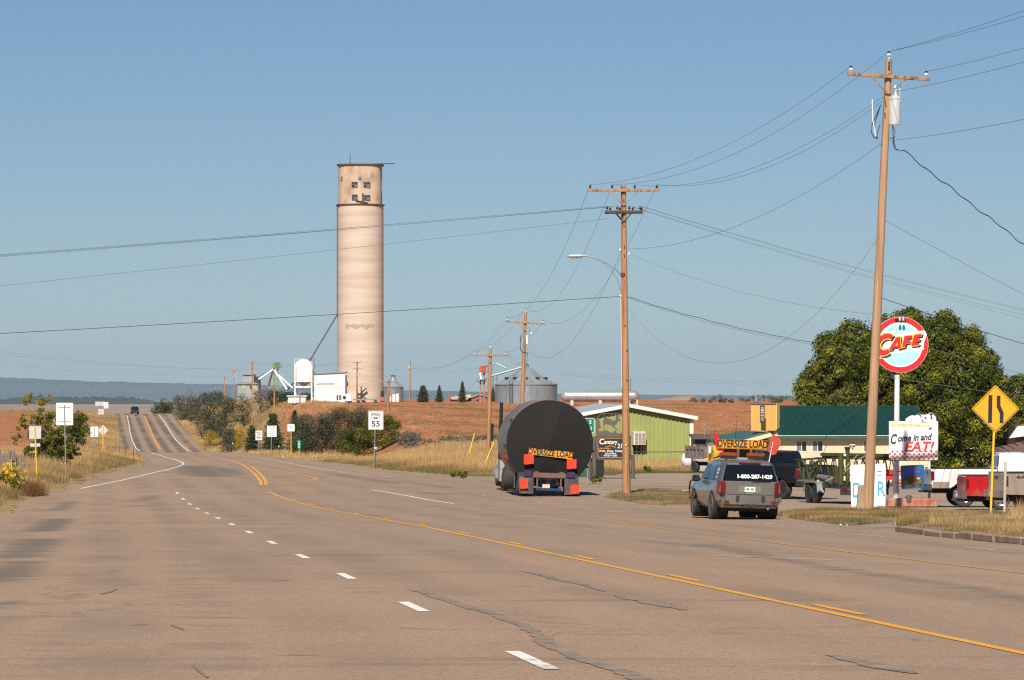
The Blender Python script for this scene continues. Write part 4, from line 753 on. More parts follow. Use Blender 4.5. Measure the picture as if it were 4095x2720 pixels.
# ================================================================ plants
L_DRY = leaf_mat('dry_grass_blades', [(.60, .41, .19), (.46, .30, .13), (.29, .18, .08), (.18, .155, .055), (.085, .105, .03)], .3)
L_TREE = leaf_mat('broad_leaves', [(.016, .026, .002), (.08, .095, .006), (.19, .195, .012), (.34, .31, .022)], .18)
L_SHRUB = leaf_mat('locust_leaves', [(.03, .046, .004), (.10, .12, .009), (.22, .19, .016), (.38, .25, .03)], .3)
L_DARK = leaf_mat('dark_evergreen', [(.025, .034, .014), (.05, .065, .025), (.09, .10, .035)], .15)
L_OLIVE = leaf_mat('grey_green_leaves', [(.038, .045, .022), (.085, .092, .05), (.155, .155, .095)], .25)
L_BROWN = leaf_mat('brown_thicket', [(.04, .032, .017), (.095, .07, .036), (.085, .085, .024), (.19, .135, .07)], .2)
L_SAGE = leaf_mat('sagebrush_leaves', [(.10, .09, .065), (.17, .155, .12), (.25, .22, .175)], .2)
L_DEAD = leaf_mat('bare_twigs', [(.16, .12, .09), (.24, .19, .15), (.10, .075, .055)], .1)
L_RABBIT = leaf_mat('rabbitbrush_bloom', [(.10, .11, .03), (.34, .22, .02), (.55, .34, .02)], .3)
L_DOCK = leaf_mat('russet_weeds', [(.12, .055, .025), (.20, .10, .045), (.26, .155, .07)], .3)
M_BARK = mat('bark', (.10, .07, .045), (.16, .115, .08), 5, .9, bump=.3, stretch=(3, 3, .6))

def grass(name, label, P, hgt, tone, blades=7, spread=.18, width=.035, mat_=None, lean=.35, rng=None):
    """tufts of blades; P (n,3) roots, hgt (n,), tone (n,)"""
    rng = rng or RNG; n = len(P); N_ = n * blades; base = np.repeat(P, blades, 0) + np.c_[rng.normal(0, spread, (N_, 2)), np.zeros(N_)]
    h = np.repeat(hgt, blades) * rng.uniform(.45, 1.1, N_); a = rng.uniform(0, 2 * math.pi, N_); wv = np.c_[np.cos(a), np.sin(a), np.zeros(N_)] * (width * rng.uniform(.6, 1.4, N_))[:, None] * .5
    ln = np.c_[rng.normal(0, lean, (N_, 2)) * h[:, None] * .7, h]
    V = np.stack([base - wv - [0, 0, .05], base + wv - [0, 0, .05], base + ln], 1).reshape(-1, 3); q = np.arange(N_ * 3).reshape(-1, 3)
    me = np_mesh(name, V, q); set_tone(me, np.clip(np.repeat(tone, blades) + rng.normal(0, .13, N_), 0, 1)); o = link_mesh(name, me, mat_ or L_DRY)
    return tag(o, label, kind='stuff')
def scatter(n, d0, d1, u0, u1, ok, rng=None, even=False):
    rng = rng or RNG
    d = rng.uniform(d0, d1, n) if even else np.sqrt(rng.uniform(d0 ** 2, d1 ** 2, n)); u = rng.uniform(u0, u1, n); x = XU(u, d); m = ok(x, d); x, d = x[m], d[m]
    return np.c_[x, d, zground(x, d)]
def patch(P, s, seed): return vnoise(P[:, 0], P[:, 1], s, seed)
# left verge
P = scatter(26000, 130, 340, -120, 640, lambda x, d: (xl(d) - x > .5 + .8 * vnoise(x, d, 3, 2)) & (xl(d) - x < 26))
edge = np.clip((xl(P[:, 1]) - P[:, 0]) / 4.0, 0, 1); grass('dry_grass', 'tall dry straw grass on the left road verge', P, (.22 + .42 * edge) * (.6 + .8 * patch(P, 4, 1)), np.clip(.62 - .5 * edge + .55 * (patch(P, 6, 7) - .45), 0, 1), 7)
P = scatter(16000, 335, 900, 0, 560, lambda x, d: (xl(d) - x > .6) & (xl(d) - x < 45) & ~((x < -.1215 * d) & (d > 345) & (d < 760)))
grass('dry_grass', 'dry straw grass on the bank left of the hill road', P, .25 + .35 * patch(P, 7, 3), np.clip(.15 + .5 * (patch(P, 12, 4) - .3), 0, 1), 6, .3, .07)
# right bank
P = scatter(24000, 222, 348, 1150, 2460, lambda x, d: (x - xr(d) > .4 + .8 * vnoise(x, d, 3, 2)) & ~((x > -4) & (d < 232)))
edge = np.clip((P[:, 0] - xr(P[:, 1])) / 4.0, 0, 1); near = np.clip((P[:, 1] - 232) / 22, 0, 1); k = edge * np.where(P[:, 0] > -13, near, 1)
grass('dry_grass', 'tall dry grass between the highway and the red field', P, (.12 + .55 * k) * (.6 + .8 * patch(P, 4, 1)), np.clip(.8 - .75 * k + .5 * (patch(P, 5, 7) - .5), 0, 1), 7)
P = scatter(14000, 350, 900, 690, 1420, lambda x, d: (x - xr(d) > .5) & (x - xr(d) < 18))
grass('dry_grass', 'dry straw grass on the bluff right of the hill road', P, .25 + .4 * patch(P, 7, 3), np.clip(.12 + .55 * (patch(P, 14, 4) - .35), 0, 1), 6, .3, .07)
P = scatter(7000, 238, 263, 2330, 3000, lambda x, d: (x > 5.2))
grass('dry_grass', 'tall dry weeds in front of the green building', P, (.12 + .5 * np.clip((P[:, 1] - 241) / 10, 0, 1)) * (.5 + patch(P, 1.7, 1)), np.clip(.95 - 1.0 * np.clip((P[:, 1] - 240) / 9, 0, 1) + .4 * (patch(P, 3, 5) - .5), 0, 1), 7, .15, .03)
P = scatter(2600, 196, 212, 3200, 4200, lambda x, d: x > 15); grass('green_grass', 'green lawn strip along the cafe wall', P, np.full(len(P), .16), np.full(len(P), .95), 6, .15, .03)
P = scatter(40000, 350, 550, 1200, 3400, lambda x, d: (x - xr(d) > 16) & (np.sin((x * .95 + d * .35) / 2.2) + 2.2 * (vnoise(x, d, 14, 6) - .5) > .55)); grass('field_stubble', 'weedy stubble in slanting rows on the red field', P, .10 + .12 * patch(P, 5, 2), .5 + .4 * patch(P, 30, 2), 4, .35, .05)

# islands of turf beside the road
def island(name, pix, label, h=.14, seed=1):
    pts = [np.array(on_road(u, v)) for u, v in pix]; c = sum(pts) / len(pts); ring = []
    n = len(pts)
    for i in range(n):
        for t in (0, .25, .5, .75): ring.append(pts[i] * (1 - t) + pts[(i + 1) % n] * t + RNG.normal(0, .06, 2))
    V = []; m = len(ring)
    for f, hh in ((1.0, -.02), (.985, h * .75), (.93, h), (.6, h * 1.15), (.25, h * 1.2)):
        for r in ring: p = c + (r - c) * f; V.append((p[0], p[1], zroad(p[1]) + hh + .02))
    V.append((c[0], c[1], float(zroad(c[1])) + h * 1.2 + .02)); fs = []
    for k in range(4):
        for i in range(m): fs.append((k*m + i, k*m + (i+1) % m, (k+1)*m + (i+1) % m, (k+1)*m + i))
    for i in range(m): fs.append((4*m + i, 4*m + (i+1) % m, 5*m))
    o = MB().add(V, fs).obj(name, mat('island_soil', (.27, .165, .095), (.19, .13, .07), 1.2, .95, bump=.4, c3=(.15, .12, .05), s3=.7), None, smooth=True); tag(o, label, kind='structure')
    return pts, c
def inside(poly, x, y):
    r = np.zeros(len(x), bool); n = len(poly)
    for i in range(n):
        (x1, y1), (x2, y2) = poly[i], poly[(i + 1) % n]; r ^= ((y1 > y) != (y2 > y)) & (x < (x2 - x1) * (y - y1) / (y2 - y1 + 1e-12) + x1)
    return r
def island_grass(pts, n, h, label, tone0, hz=.15, seed=3, blades=7):
    A = np.array(pts); x = RNG.uniform(A[:, 0].min(), A[:, 0].max(), n * 3); y = RNG.uniform(A[:, 1].min(), A[:, 1].max(), n * 3); m = inside(A, x, y) & (vnoise(x, y, .9, seed) + .5 * vnoise(x, y, .35, seed + 1) > .62); x, y = x[m][:n], y[m][:n]
    P = np.c_[x, y, zroad(y) + hz]; grass('verge_grass', label, P, h * (.4 + 1.0 * patch(P, .8, seed)), np.clip(tone0 + .9 * (patch(P, 1.6, seed + 4) - .5), 0, 1), blades, .08, .016, lean=.5)
i1, _ = island('turf_island', [(2418, 1990), (2480, 2003), (2600, 2021), (2700, 2026), (2790, 2026), (2810, 2000), (2790, 1972), (2620, 1966), (2500, 1966)], 'low turf island at the street lamp pole', .05)
island_grass(i1, 2600, .12, 'short green and straw grass round the street lamp pole', .6, .06)
i2, _ = island('turf_island', [(3103, 2066), (3220, 2085), (3390, 2106), (3480, 2097), (3620, 2085), (3800, 2078), (3860, 2064), (3760, 2053), (3560, 2043), (3300, 2043), (3160, 2054)], 'low turf island at the transformer pole', .06)
island_grass(i2, 4200, .13, 'short green and straw grass round the transformer pole', .58, .07)
i3, _ = island('turf_island', [(3600, 2127), (3790, 2147), (4095, 2176), (4350, 2200), (4500, 2130), (4250, 2080), (4000, 2070), (3860, 2072), (3700, 2082), (3640, 2095)], 'turf island behind the broken kerb', .17)
island_grass(i3, 6500, .15, 'rough straw grass along the broken kerb', .52)
island_grass([np.array(on_road(*p)) for p in ((3600, 2122), (3790, 2141), (4095, 2170), (4350, 2194), (4350, 2183), (4095, 2160), (3790, 2131), (3620, 2112))], 1500, .3, 'straw tufts hanging over the broken kerb', .22, .14)
i4 = [(4040, 2110), (4095, 2120), (4200, 2130), (4200, 2070), (4060, 2075)]; island_grass([np.array(on_road(*p)) for p in i4], 700, .5, 'tall dry grass at the white post', .08)
# broken kerb
kb = tag(bpy.data.objects.new('kerb', None), 'worn reddish concrete kerb broken into lengths', kind='structure'); COL.objects.link(kb)
M_KERB = mat('kerb_concrete', (.31, .215, .155), (.25, .17, .12), 2.2, .95, bump=.6, c3=(.19, .13, .09), s3=1.1)
kp = [on_road(u, v) for u, v in ((3600, 2130), (3700, 2142), (3800, 2153), (3900, 2163), (4000, 2173), (4100, 2181), (4250, 2194), (4400, 2206))]
KT = np.sort(np.concatenate([[0, 7], RNG.uniform(0.1, 6.9, 17)])); kx = np.interp(KT, range(8), [p[0] for p in kp]); ky = np.interp(KT, range(8), [p[1] for p in kp])
for i in range(18):
    a = Vector((kx[i], ky[i], float(zroad(ky[i])) + .09)); b = Vector((kx[i+1], ky[i+1], float(zroad(ky[i+1])) + .09)); e = (b - a); j = random.uniform
    MB().bar(a - e * j(.0, .04) + Vector((0, j(-.06, .06), j(-.03, .01))), b + e * j(-.05, .03) + Vector((0, j(-.06, .06), j(-.03, .01))), j(.24, .38), j(.10, .2)).obj('kerb_stone', M_KERB, kb, bevel=.02)

# ---------------------------------------------------------------- leafy crowns
def leaf_cloud(C, rad, n, size, tone_c, flat=.8, droop=0.0, rng=None, core=.55):
    """C (k,3) clump centres, rad (k,) radii -> quads; returns V, F, tone"""
    rng = rng or RNG; k = len(C); w = rad ** 2; i = rng.choice(k, n, p=w / w.sum()); v = rng.normal(size=(n, 3)); v /= np.linalg.norm(v, axis=1)[:, None]
    r = rad[i] * (core + (1 - core) * rng.uniform(0, 1, n) ** .6) * (1 + rng.normal(0, .10, n)); p = C[i] + v * r[:, None] * [1, 1, flat]
    nrm = v + rng.normal(0, .38, (n, 3)) + [0, 0, .15]; nrm /= np.linalg.norm(nrm, axis=1)[:, None]; up = rng.normal(size=(n, 3)); t1 = np.cross(nrm, up); t1 /= np.linalg.norm(t1, axis=1)[:, None] + 1e-9; t2 = np.cross(nrm, t1)
    s = size * rng.uniform(.5, 1.4, n); t1 *= s[:, None] * .5; t2 *= (s * .62)[:, None] * .5
    V = np.stack([p - t1, p - t2 * .9, p + t1, p + t2 * .9], 1).reshape(-1, 3); q = np.arange(4 * n).reshape(-1, 4)
    return V, q, np.clip(tone_c[i] + rng.normal(0, .16, n), 0, 1)
def crown_obj(parent, C, rad, n, size, m, tone=.5, tv=.22, name='crown', flat=.8, core=.55):
    tc = np.clip(RNG.normal(tone, tv, len(C)), 0, 1); V, q, t = leaf_cloud(C, rad, n, size, tc, flat, core=core); me = np_mesh(name, V, q); set_tone(me, t); return link_mesh(name, me, m, parent)
def limbs(parent, C, H, r, n=7, m=None, name='trunk', split=.18):
    b = MB(); j = random.uniform
    b.path([(0, 0, -.3), (j(-.05, .05) * H, j(-.05, .05) * H, H * split), (j(-.06, .06) * H, j(-.05, .05) * H, H * .5), (j(-.05, .05) * H, 0, H * .75)], [r * 1.25, r, r * .6, r * .2], 8)
    for c in C[:n]: c = Vector(c); b.path([(0, 0, H * split * j(.6, 1.3)), c * .45 + Vector((0, 0, H * .1)), c], [r * .6, r * .35, r * .08], 6)
    return b.obj(name, m or M_BARK, parent, smooth=True)
def shrub(name, label, cat, u, d, W, H, lobes, n, size, m, tone=.5, tv=.22, depth=None, group=None, sparse=.30, stem=True, r=None, dx=0, low=.12):
    """crown filling a W x H outline; lobes = number of clumps"""
    b = put(u, d); t = thing(name, label, cat, b, 0, group); D_ = depth or W * .8; C = []
    for k in range(lobes):
        zz = random.uniform(low, .93); wz = math.sin(math.pi * min(1, max(.12, (1 - zz) * .75 + .12))) ** .6; a = random.uniform(0, 2 * math.pi); q = random.uniform(.25, 1) ** .6 * (1 - sparse * .3)
        C.append((math.cos(a) * q * wz * W * .5, math.sin(a) * q * wz * D_ * .5, zz * H * .92))
    C = np.array(C); rad = RNG.uniform(.7, 1.25, lobes) * (W + H) / 2 * sparse * .75
    crown_obj(t, C, rad, n, size, m, tone, tv)
    if stem: limbs(t, C, H, r or H * .022, 8)
    return t
def px_shrub(name, label, cat, u0, u1, v_top, d, **k):
    b = put((u0 + u1) / 2, d); return shrub(name, label, cat, (u0 + u1) / 2, d, PX(u1 - u0, d), ZV(v_top, d) - b.z, k.pop('lobes', 26), k.pop('n', 5000), k.pop('size', .2), k.pop('m'), **k)
def conifer(label, u, d, W, v_top, name='spruce_tree', n=3800, m=None, ragged=.25, group='conifers', spread=.75, size=.16):
    b = put(u, d); H = ZV(v_top, d) - b.z; t = thing(name, label, 'tree', b, 0, group); pts = []; br = MB()
    z = H * .06; lev = 0
    while z < H * .97:
        f = 1 - z / H; L = W * .5 * f ** spread * random.uniform(1 - ragged, 1.05); nb = max(4, int(9 * f + 3))
        for i in range(nb):
            a = 2 * math.pi * (i + random.random() * .7) / nb + lev; l = L * random.uniform(.65, 1.1); e = Vector((math.cos(a) * l, math.sin(a) * l, z - l * .22 + l * .1)); br.tube((0, 0, z), e, .018, .006, 4)
            for s in np.linspace(.2, 1, 6): pts.append((e.x * s, e.y * s, z + (e.z - z) * s, .05 * W * (1.15 - .5 * s)))
        z += H * .045 * random.uniform(.8, 1.2) * (.6 + .6 * f); lev += .7
    pts = np.array(pts); crown_obj(t, pts[:, :3], pts[:, 3] + .06, n, size, m or L_DARK, .45, .2, core=.2)
    br.tube((0, 0, -.2), (0, 0, H * .96), W * .03, .015, 7); br.obj('trunk', M_BARK, t); return t

# big tree behind the cafe
def big_tree():
    d = 246.; b = put(3680, d); t = thing('cottonwood_tree', 'huge dense green tree towering behind the cafe', 'tree', b); L_ = []
    for (u, v, r, dy) in ((3300, 1500, 85, 0), (3255, 1620, 70, -1), (3330, 1390, 75, 1), (3290, 1720, 80, -1), (3420, 1350, 75, 1), (3480, 1480, 120, -2), (3400, 1640, 110, -2), (3560, 1340, 85, 1), (3640, 1300, 70, 1), (3700, 1370, 110, -1), (3780, 1310, 72, 0), (3860, 1390, 90, 0), (3820, 1500, 120, -2), (3930, 1470, 80, 0), (3985, 1560, 75, 0), (4040, 1640, 70, 0), (3960, 1680, 100, -2), (4060, 1740, 70, -1), (3660, 1520, 130, -3), (3600, 1680, 130, -3), (3780, 1660, 130, -3), (3860, 1800, 110, -2), (3700, 1820, 120, -2), (3500, 1800, 110, -2), (4000, 1820, 70, -1), (3740, 1430, 120, 3), (3560, 1520, 140, 3), (3900, 1620, 120, 3), (3680, 1880, 100, -2), (3810, 1890, 90, -2), (4095, 1560, 65, 1), (4125, 1650, 80, 0), (3240, 1560, 70, 0), (3370, 1440, 100, -1)):
        c = at(u, v, d) - b; r = PX(r, d); L_.append((c.x, dy * .9, c.z, r))
    C = []; rad = []
    for (x, y, z, r) in L_:
        for _ in range(26):
            v = RNG.normal(size=3); v /= np.linalg.norm(v); q = r * RNG.uniform(.6, 1.02); C.append((x + v[0] * q, y + v[1] * q * 1.2, z + v[2] * q * .95)); rad.append(r * RNG.uniform(.2, .36))
    C = np.array(C); rad = np.array(rad)
    tc = np.clip(.5 + RNG.normal(0, .2, len(C)), 0, 1)
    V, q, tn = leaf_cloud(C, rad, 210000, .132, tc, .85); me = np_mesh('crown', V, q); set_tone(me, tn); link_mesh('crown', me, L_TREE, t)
    V, q, tn = leaf_cloud(np.array([l[:3] for l in L_]), np.array([l[3] for l in L_]), 90000, .2, np.full(len(L_), .24), 1.0, core=.6); me = np_mesh('inner_foliage', V, q); set_tone(me, tn); link_mesh('inner_foliage', me, L_TREE, t)  # inner leaves toned darker: shade inside the crown put into their colour
    limbs(t, [Vector(l[:3]) for l in L_], 9.5, .42, 28, split=.14)
big_tree()
# left verge shrubs
def left_shrub():
    d = 262.; b = put(195, d); t = thing('locust_shrub', 'large yellow green locust shrub beyond the wooden fence', 'shrub', b); Cs = []; rs = []; tn = []
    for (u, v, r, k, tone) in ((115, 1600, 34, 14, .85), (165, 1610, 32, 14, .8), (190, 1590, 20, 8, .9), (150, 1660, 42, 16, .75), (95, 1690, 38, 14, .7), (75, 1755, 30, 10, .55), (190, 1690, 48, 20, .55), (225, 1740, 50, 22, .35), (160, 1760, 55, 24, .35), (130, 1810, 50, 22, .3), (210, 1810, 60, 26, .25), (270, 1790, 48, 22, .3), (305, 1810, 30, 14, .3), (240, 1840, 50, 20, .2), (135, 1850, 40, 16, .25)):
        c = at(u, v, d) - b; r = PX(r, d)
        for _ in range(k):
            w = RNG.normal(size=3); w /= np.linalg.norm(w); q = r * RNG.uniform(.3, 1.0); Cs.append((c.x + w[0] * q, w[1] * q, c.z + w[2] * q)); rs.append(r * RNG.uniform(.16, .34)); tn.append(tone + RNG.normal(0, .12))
    V, q, tt = leaf_cloud(np.array(Cs), np.array(rs), 15000, .13, np.clip(np.array(tn), 0, 1), .8); me = np_mesh('crown', V, q); set_tone(me, tt); link_mesh('crown', me, L_SHRUB, t); limbs(t, [Vector(c) for c in Cs[::9]], 3.8, .07, 24)
left_shrub()
px_shrub('dark_bush', 'dense dark green bush behind the large white sign', 'shrub', 262, 346, 1628, 400., m=L_SHRUB, tone=.25, n=4500, size=.2, lobes=26)
px_shrub('dark_bush', 'round dark bush on the crest beyond the dark car', 'shrub', 610, 690, 1594, 960., m=L_DARK, tone=.6, n=3500, size=.35)
px_shrub('leafless_tree', 'pale leafless tree on the crest of the hill road', 'tree', 735, 800, 1538, 840., m=L_DEAD, tone=.4, n=3200, size=.14, lobes=40, sparse=.2)
px_shrub('hill_shrub', 'grey green shrub along the crest of the hill road', 'shrub', 688, 765, 1576, 830., m=L_OLIVE, tone=.4, n=3500, size=.25)
px_shrub('hill_shrub', 'darker green shrub between the crest shrub and the juniper', 'shrub', 755, 830, 1572, 780., m=L_BROWN, tone=.5, n=3500, size=.25)
px_shrub('juniper_tree', 'tall dark juniper on the bank of the hill road', 'tree', 790, 900, 1542, 630., m=L_DARK, tone=.55, n=9000, size=.2, lobes=60, sparse=.22, low=.2)
px_shrub('juniper_tree', 'smaller dark juniper leaning beside the tall one', 'tree', 870, 940, 1563, 615., m=L_DARK, tone=.5, n=6000, size=.18, lobes=44, sparse=.22)
for (u0, u1, v, lab, mm) in ((945, 1000, 1560, 'grey brown shrub in front of the mill', L_BROWN), (1015, 1075, 1543, 'bare grey shrub below the green topped leg', L_DEAD), (1060, 1130, 1556, 'dark shrub below the white spouts', L_BROWN), (1110, 1180, 1560, 'dark green shrub left of the white hopper tank', L_DARK), (1185, 1255, 1572, 'low dark shrub behind the white hopper tank', L_BROWN)):
    px_shrub('yard_shrub', lab, 'shrub', u0, u1, v, 640., m=mm, tone=.45, n=2600, size=.2, group='shrubs along the elevator yard')
for (u, w, dd, v0, lab) in ((842, 55, 540., 1698, 'wide yellow rabbitbrush below the junipers'), (985, 60, 520., 1697, 'yellow rabbitbrush under the grassy bluff'), (1012, 46, 500., 1706, 'yellow rabbitbrush beside the small pine'), (958, 30, 525., 1702, 'small yellow rabbitbrush between the larger ones')):
    shrub('rabbitbrush', lab, 'shrub', u, dd, PX(w, dd), max(.6, ZV(v0, dd) - put(u, dd).z), 16, 1800, .13, L_RABBIT, .7, .2, stem=False, group='yellow rabbitbrush on the bluff')
px_shrub('bank_shrub', 'olive shrub at the foot of the bluff left of the small pine', 'shrub', 885, 965, 1706, 545., m=L_OLIVE, tone=.3, n=3500, size=.17)
conifer('small pine beside the speed limit 65 sign', 1008, 468., PX(100, 468.), 1702, 'pine_tree', 7000, ragged=.45, spread=.5, size=.17)
conifer('tall pine behind the white stop sign board', 1092, 474., PX(135, 474.), 1650, 'pine_tree', 13000, ragged=.35, spread=.5, size=.17)
px_shrub('olive_tree', 'round grey green olive tree behind the mile marker', 'tree', 1160, 1345, 1640, 430., m=L_OLIVE, tone=.38, n=20000, size=.15, lobes=95, sparse=.22)
conifer('dark pine half hidden behind the grey green olive tree', 1178, 446., PX(80, 446.), 1636, 'pine_tree', 3500, ragged=.3, spread=.5)
px_shrub('thicket', 'brown leafless thicket behind the speed limit 55 sign', 'shrub', 1290, 1500, 1615, 436., m=L_BROWN, tone=.4, n=24000, size=.13, lobes=120, sparse=.2)
px_shrub('green_bush', 'yellow green bush right beside the speed limit 55 sign', 'shrub', 1460, 1605, 1648, 410., m=L_SHRUB, tone=.42, n=16000, size=.14, lobes=85, sparse=.22)
px_shrub('green_bush', 'dark green bush below the brown thicket', 'shrub', 1350, 1500, 1712, 402., m=L_SHRUB, tone=.2, n=12000, size=.14, lobes=60, sparse=.24)
px_shrub('sagebrush', 'large grey sagebrush right of the yellow green bush', 'shrub', 1586, 1692, 1726, 375., m=L_SAGE, tone=.4, n=5000, size=.13, lobes=40, stem=False)
for k in range(16):
    u = 1640 + k * 26 + random.uniform(-10, 10); d = random.uniform(338, 358); shrub('sagebrush', 'low grey sagebrush along the lower edge of the red field', 'shrub', u, d, random.uniform(.9, 1.7), random.uniform(.5, .95), 10, 700, .1, L_SAGE, .4, .2, stem=False, group='sagebrush along the field edge', low=.3)
for k in range(13):
    u = 2790 + k * 44 + random.uniform(-16, 16); d = random.uniform(565, 600); shrub('sagebrush', 'dark sagebrush on the top edge of the red field', 'shrub', u, d, random.uniform(1.2, 2.6), random.uniform(.6, 1.3), 10, 600, .14, L_SAGE, .15, .15, stem=False, group='sagebrush on the field crest', low=.3)
px_shrub('field_shrub', 'rounded grey shrub behind the cafe roof vent', 'shrub', 3085, 3130, 1590, 590., m=L_SAGE, tone=.25, n=1800, size=.15); px_shrub('field_shrub', 'rounded grey shrub by the gravel mound', 'shrub', 2870, 2905, 1592, 590., m=L_SAGE, tone=.2, n=1500, size=.15)
conifer('round topped dark pine near the bare pole', 1692, 625., PX(66, 625.), 1540, 'pine_tree', 5000, ragged=.3, spread=.45, size=.2)
conifer('slim spruce left of the brick chimney', 1757, 630., PX(50, 630.), 1541, n=4200, size=.15, spread=.85); conifer('pointed spruce in front of the brick house', 1849, 625., PX(52, 625.), 1525, n=5200, size=.15, spread=.8); conifer('narrow spruce behind the plain pole', 1972, 640., PX(28, 640.), 1545, n=2500, size=.15, spread=.8)
# small verge clumps
for k, (u, d, w, h, lab) in enumerate(((135, 172., .7, .75, 'russet dock weed clump at the road edge'), (108, 176., .6, .65, 'smaller russet weed clump beside the sunflowers'))):
    x = XU(u, d); P = np.c_[x + RNG.normal(0, w * .3, 220), d + RNG.normal(0, .5, 220)]; P = np.c_[P, zground(P[:, 0], P[:, 1])]; t = grass('dock_weed', None, P, np.full(220, h), np.full(220, .45), 4, .1, .02, L_DOCK, .5)
    del t['kind']; tag(t, lab, 'weed', 'russet weeds on the left verge')
for k, (u, d, w) in enumerate(((1850, 222., .8), (1822, 226., .6), (2380, 205., .7), (2590, 240., .5))):
    shrub('weed', ('green weed clump at the road edge near the plain pole', 'smaller green weed beside the larger clump', 'green weed beside the green road sign post', 'green weed below the realty sign')[k], 'weed', u, d, w, .45, 8, 600, .08, L_SHRUB, .3, stem=False, low=.3)
# sunflowers
def sunflowers():
    pet = MB(); n = 12
    for i in range(n):
        a = 2 * math.pi * i / n; e = Vector((math.cos(a), 0, math.sin(a))); s = Vector((-math.sin(a), 0, math.cos(a))); pet.add([e * .018, e * .045 + s * .012, e * .07, e * .045 - s * .012], [(0, 1, 2, 3)])
    me_p = pet.obj('petals', mat('sunflower_yellow', (.75, .42, .01), rough=.6)).data; me_c = MB().lathe([(.001, -.012), (.018, -.008), (.02, .004)], 8, axis='Y').obj('disc', mat('sunflower_disc', (.08, .04, .01), rough=.8)).data
    for o in [o for o in COL.objects if o.data in (me_p, me_c)]: bpy.data.objects.remove(o)
    for k, (u, d, H) in enumerate(((6, 181., 1.15), (22, 179., 1.25), (40, 178., 1.1), (58, 177., 1.2), (76, 179., 1.0), (68, 174., .8))):
        b = put(u, d); t = thing('sunflower', ('wild sunflower against the wooden fence', 'wild sunflower against the wooden fence', 'wild sunflower against the wooden fence', 'wild sunflower against the wooden fence', 'wild sunflower against the wooden fence', 'short wild sunflower next to the russet weeds')[k], 'flower', b, 0, 'wild sunflowers on the left verge'); st = MB(); C = []
        for j in range(13):
            a = random.uniform(0, 6.28); q = random.uniform(.05, .4); tp = Vector((math.cos(a) * q, math.sin(a) * q * .7, H * random.uniform(.45, 1.05))); st.path([(0, 0, -.05), tp * .5 + Vector((0, 0, .05)), tp], .008, 4); C.append(tuple(tp * .7)); C.append(tuple(tp * .45))
            f = link_mesh('flower', me_p, None, t, tp, (random.uniform(-.6, .3), random.uniform(0, 6), random.uniform(-.8, .8))); f.scale = [random.uniform(.7, 1.25)] * 3; link_mesh('flower_disc', me_c, None, f)
        st.obj('stem', mat('green_stem', (.08, .11, .03), rough=.8), t); crown_obj(t, np.array(C), np.full(len(C), .14), 700, .07, L_SHRUB, .35, name='foliage')
sunflowers()
# wooden fence at the left edge
def wood_fence():
    d = 214.; b = put(40, d); t = thing('wooden_fence', 'weathered grey wooden post and wire fence on the left bank', 'fence', b); mm = mat('silvered_wood', (.24, .2, .17), (.15, .12, .1), 6, .9, stretch=(4, 4, .5), bump=.3)
    for k in range(15):
        u = -30 + k * 8.5 + random.uniform(-2, 2); dd = d + random.uniform(-1.5, 1.5); p = put(u, dd) - b; h = random.uniform(1.0, 1.4); MB().path([p - Vector((0, 0, .2)), p + Vector((random.uniform(-.08, .08), 0, h))], [.075, .055], 7).obj('post', mm, t)
    for z in (.5, .95): MB().tube((-2, 0, z), (2.2, 0, z + .1), .008, n=4).obj('fence_wire', M_WIRE, t)
wood_fence()
# ================================================================ roadside buildings
M_GREENWALL = mat('olive_green_siding', (.30, .325, .105), (.26, .285, .09), .6, .5, stretch=(1, 1, .3)); M_TRIM = mat('white_trim', (.76, .73, .69), (.68, .65, .61), 3, .5); M_GREYROOF = mat('grey_metal_roof', (.36, .40, .45), (.30, .34, .38), .7, .5)
M_CREAM = mat('cream_siding', (.74, .57, .38), (.69, .52, .345), .7, .7, stretch=(1, 1, .3)); M_TEAL = mat('dark_green_metal_roof', (.004, .034, .026), (.006, .042, .032), .6, .5); M_TEAL2 = mat('faded_green_metal_roof', (.03, .085, .062), (.05, .125, .095), .8, .45)
M_ALU = mat('aluminium', (.55, .56, .58), rough=.35, metal=.8); M_BROWNROOF = mat('brown_metal_roof', (.21, .11, .085), (.17, .09, .07), .8, .5); M_STUCCO = mat('white_stucco', (.72, .66, .60), (.64, .58, .52), 1.5, .9)
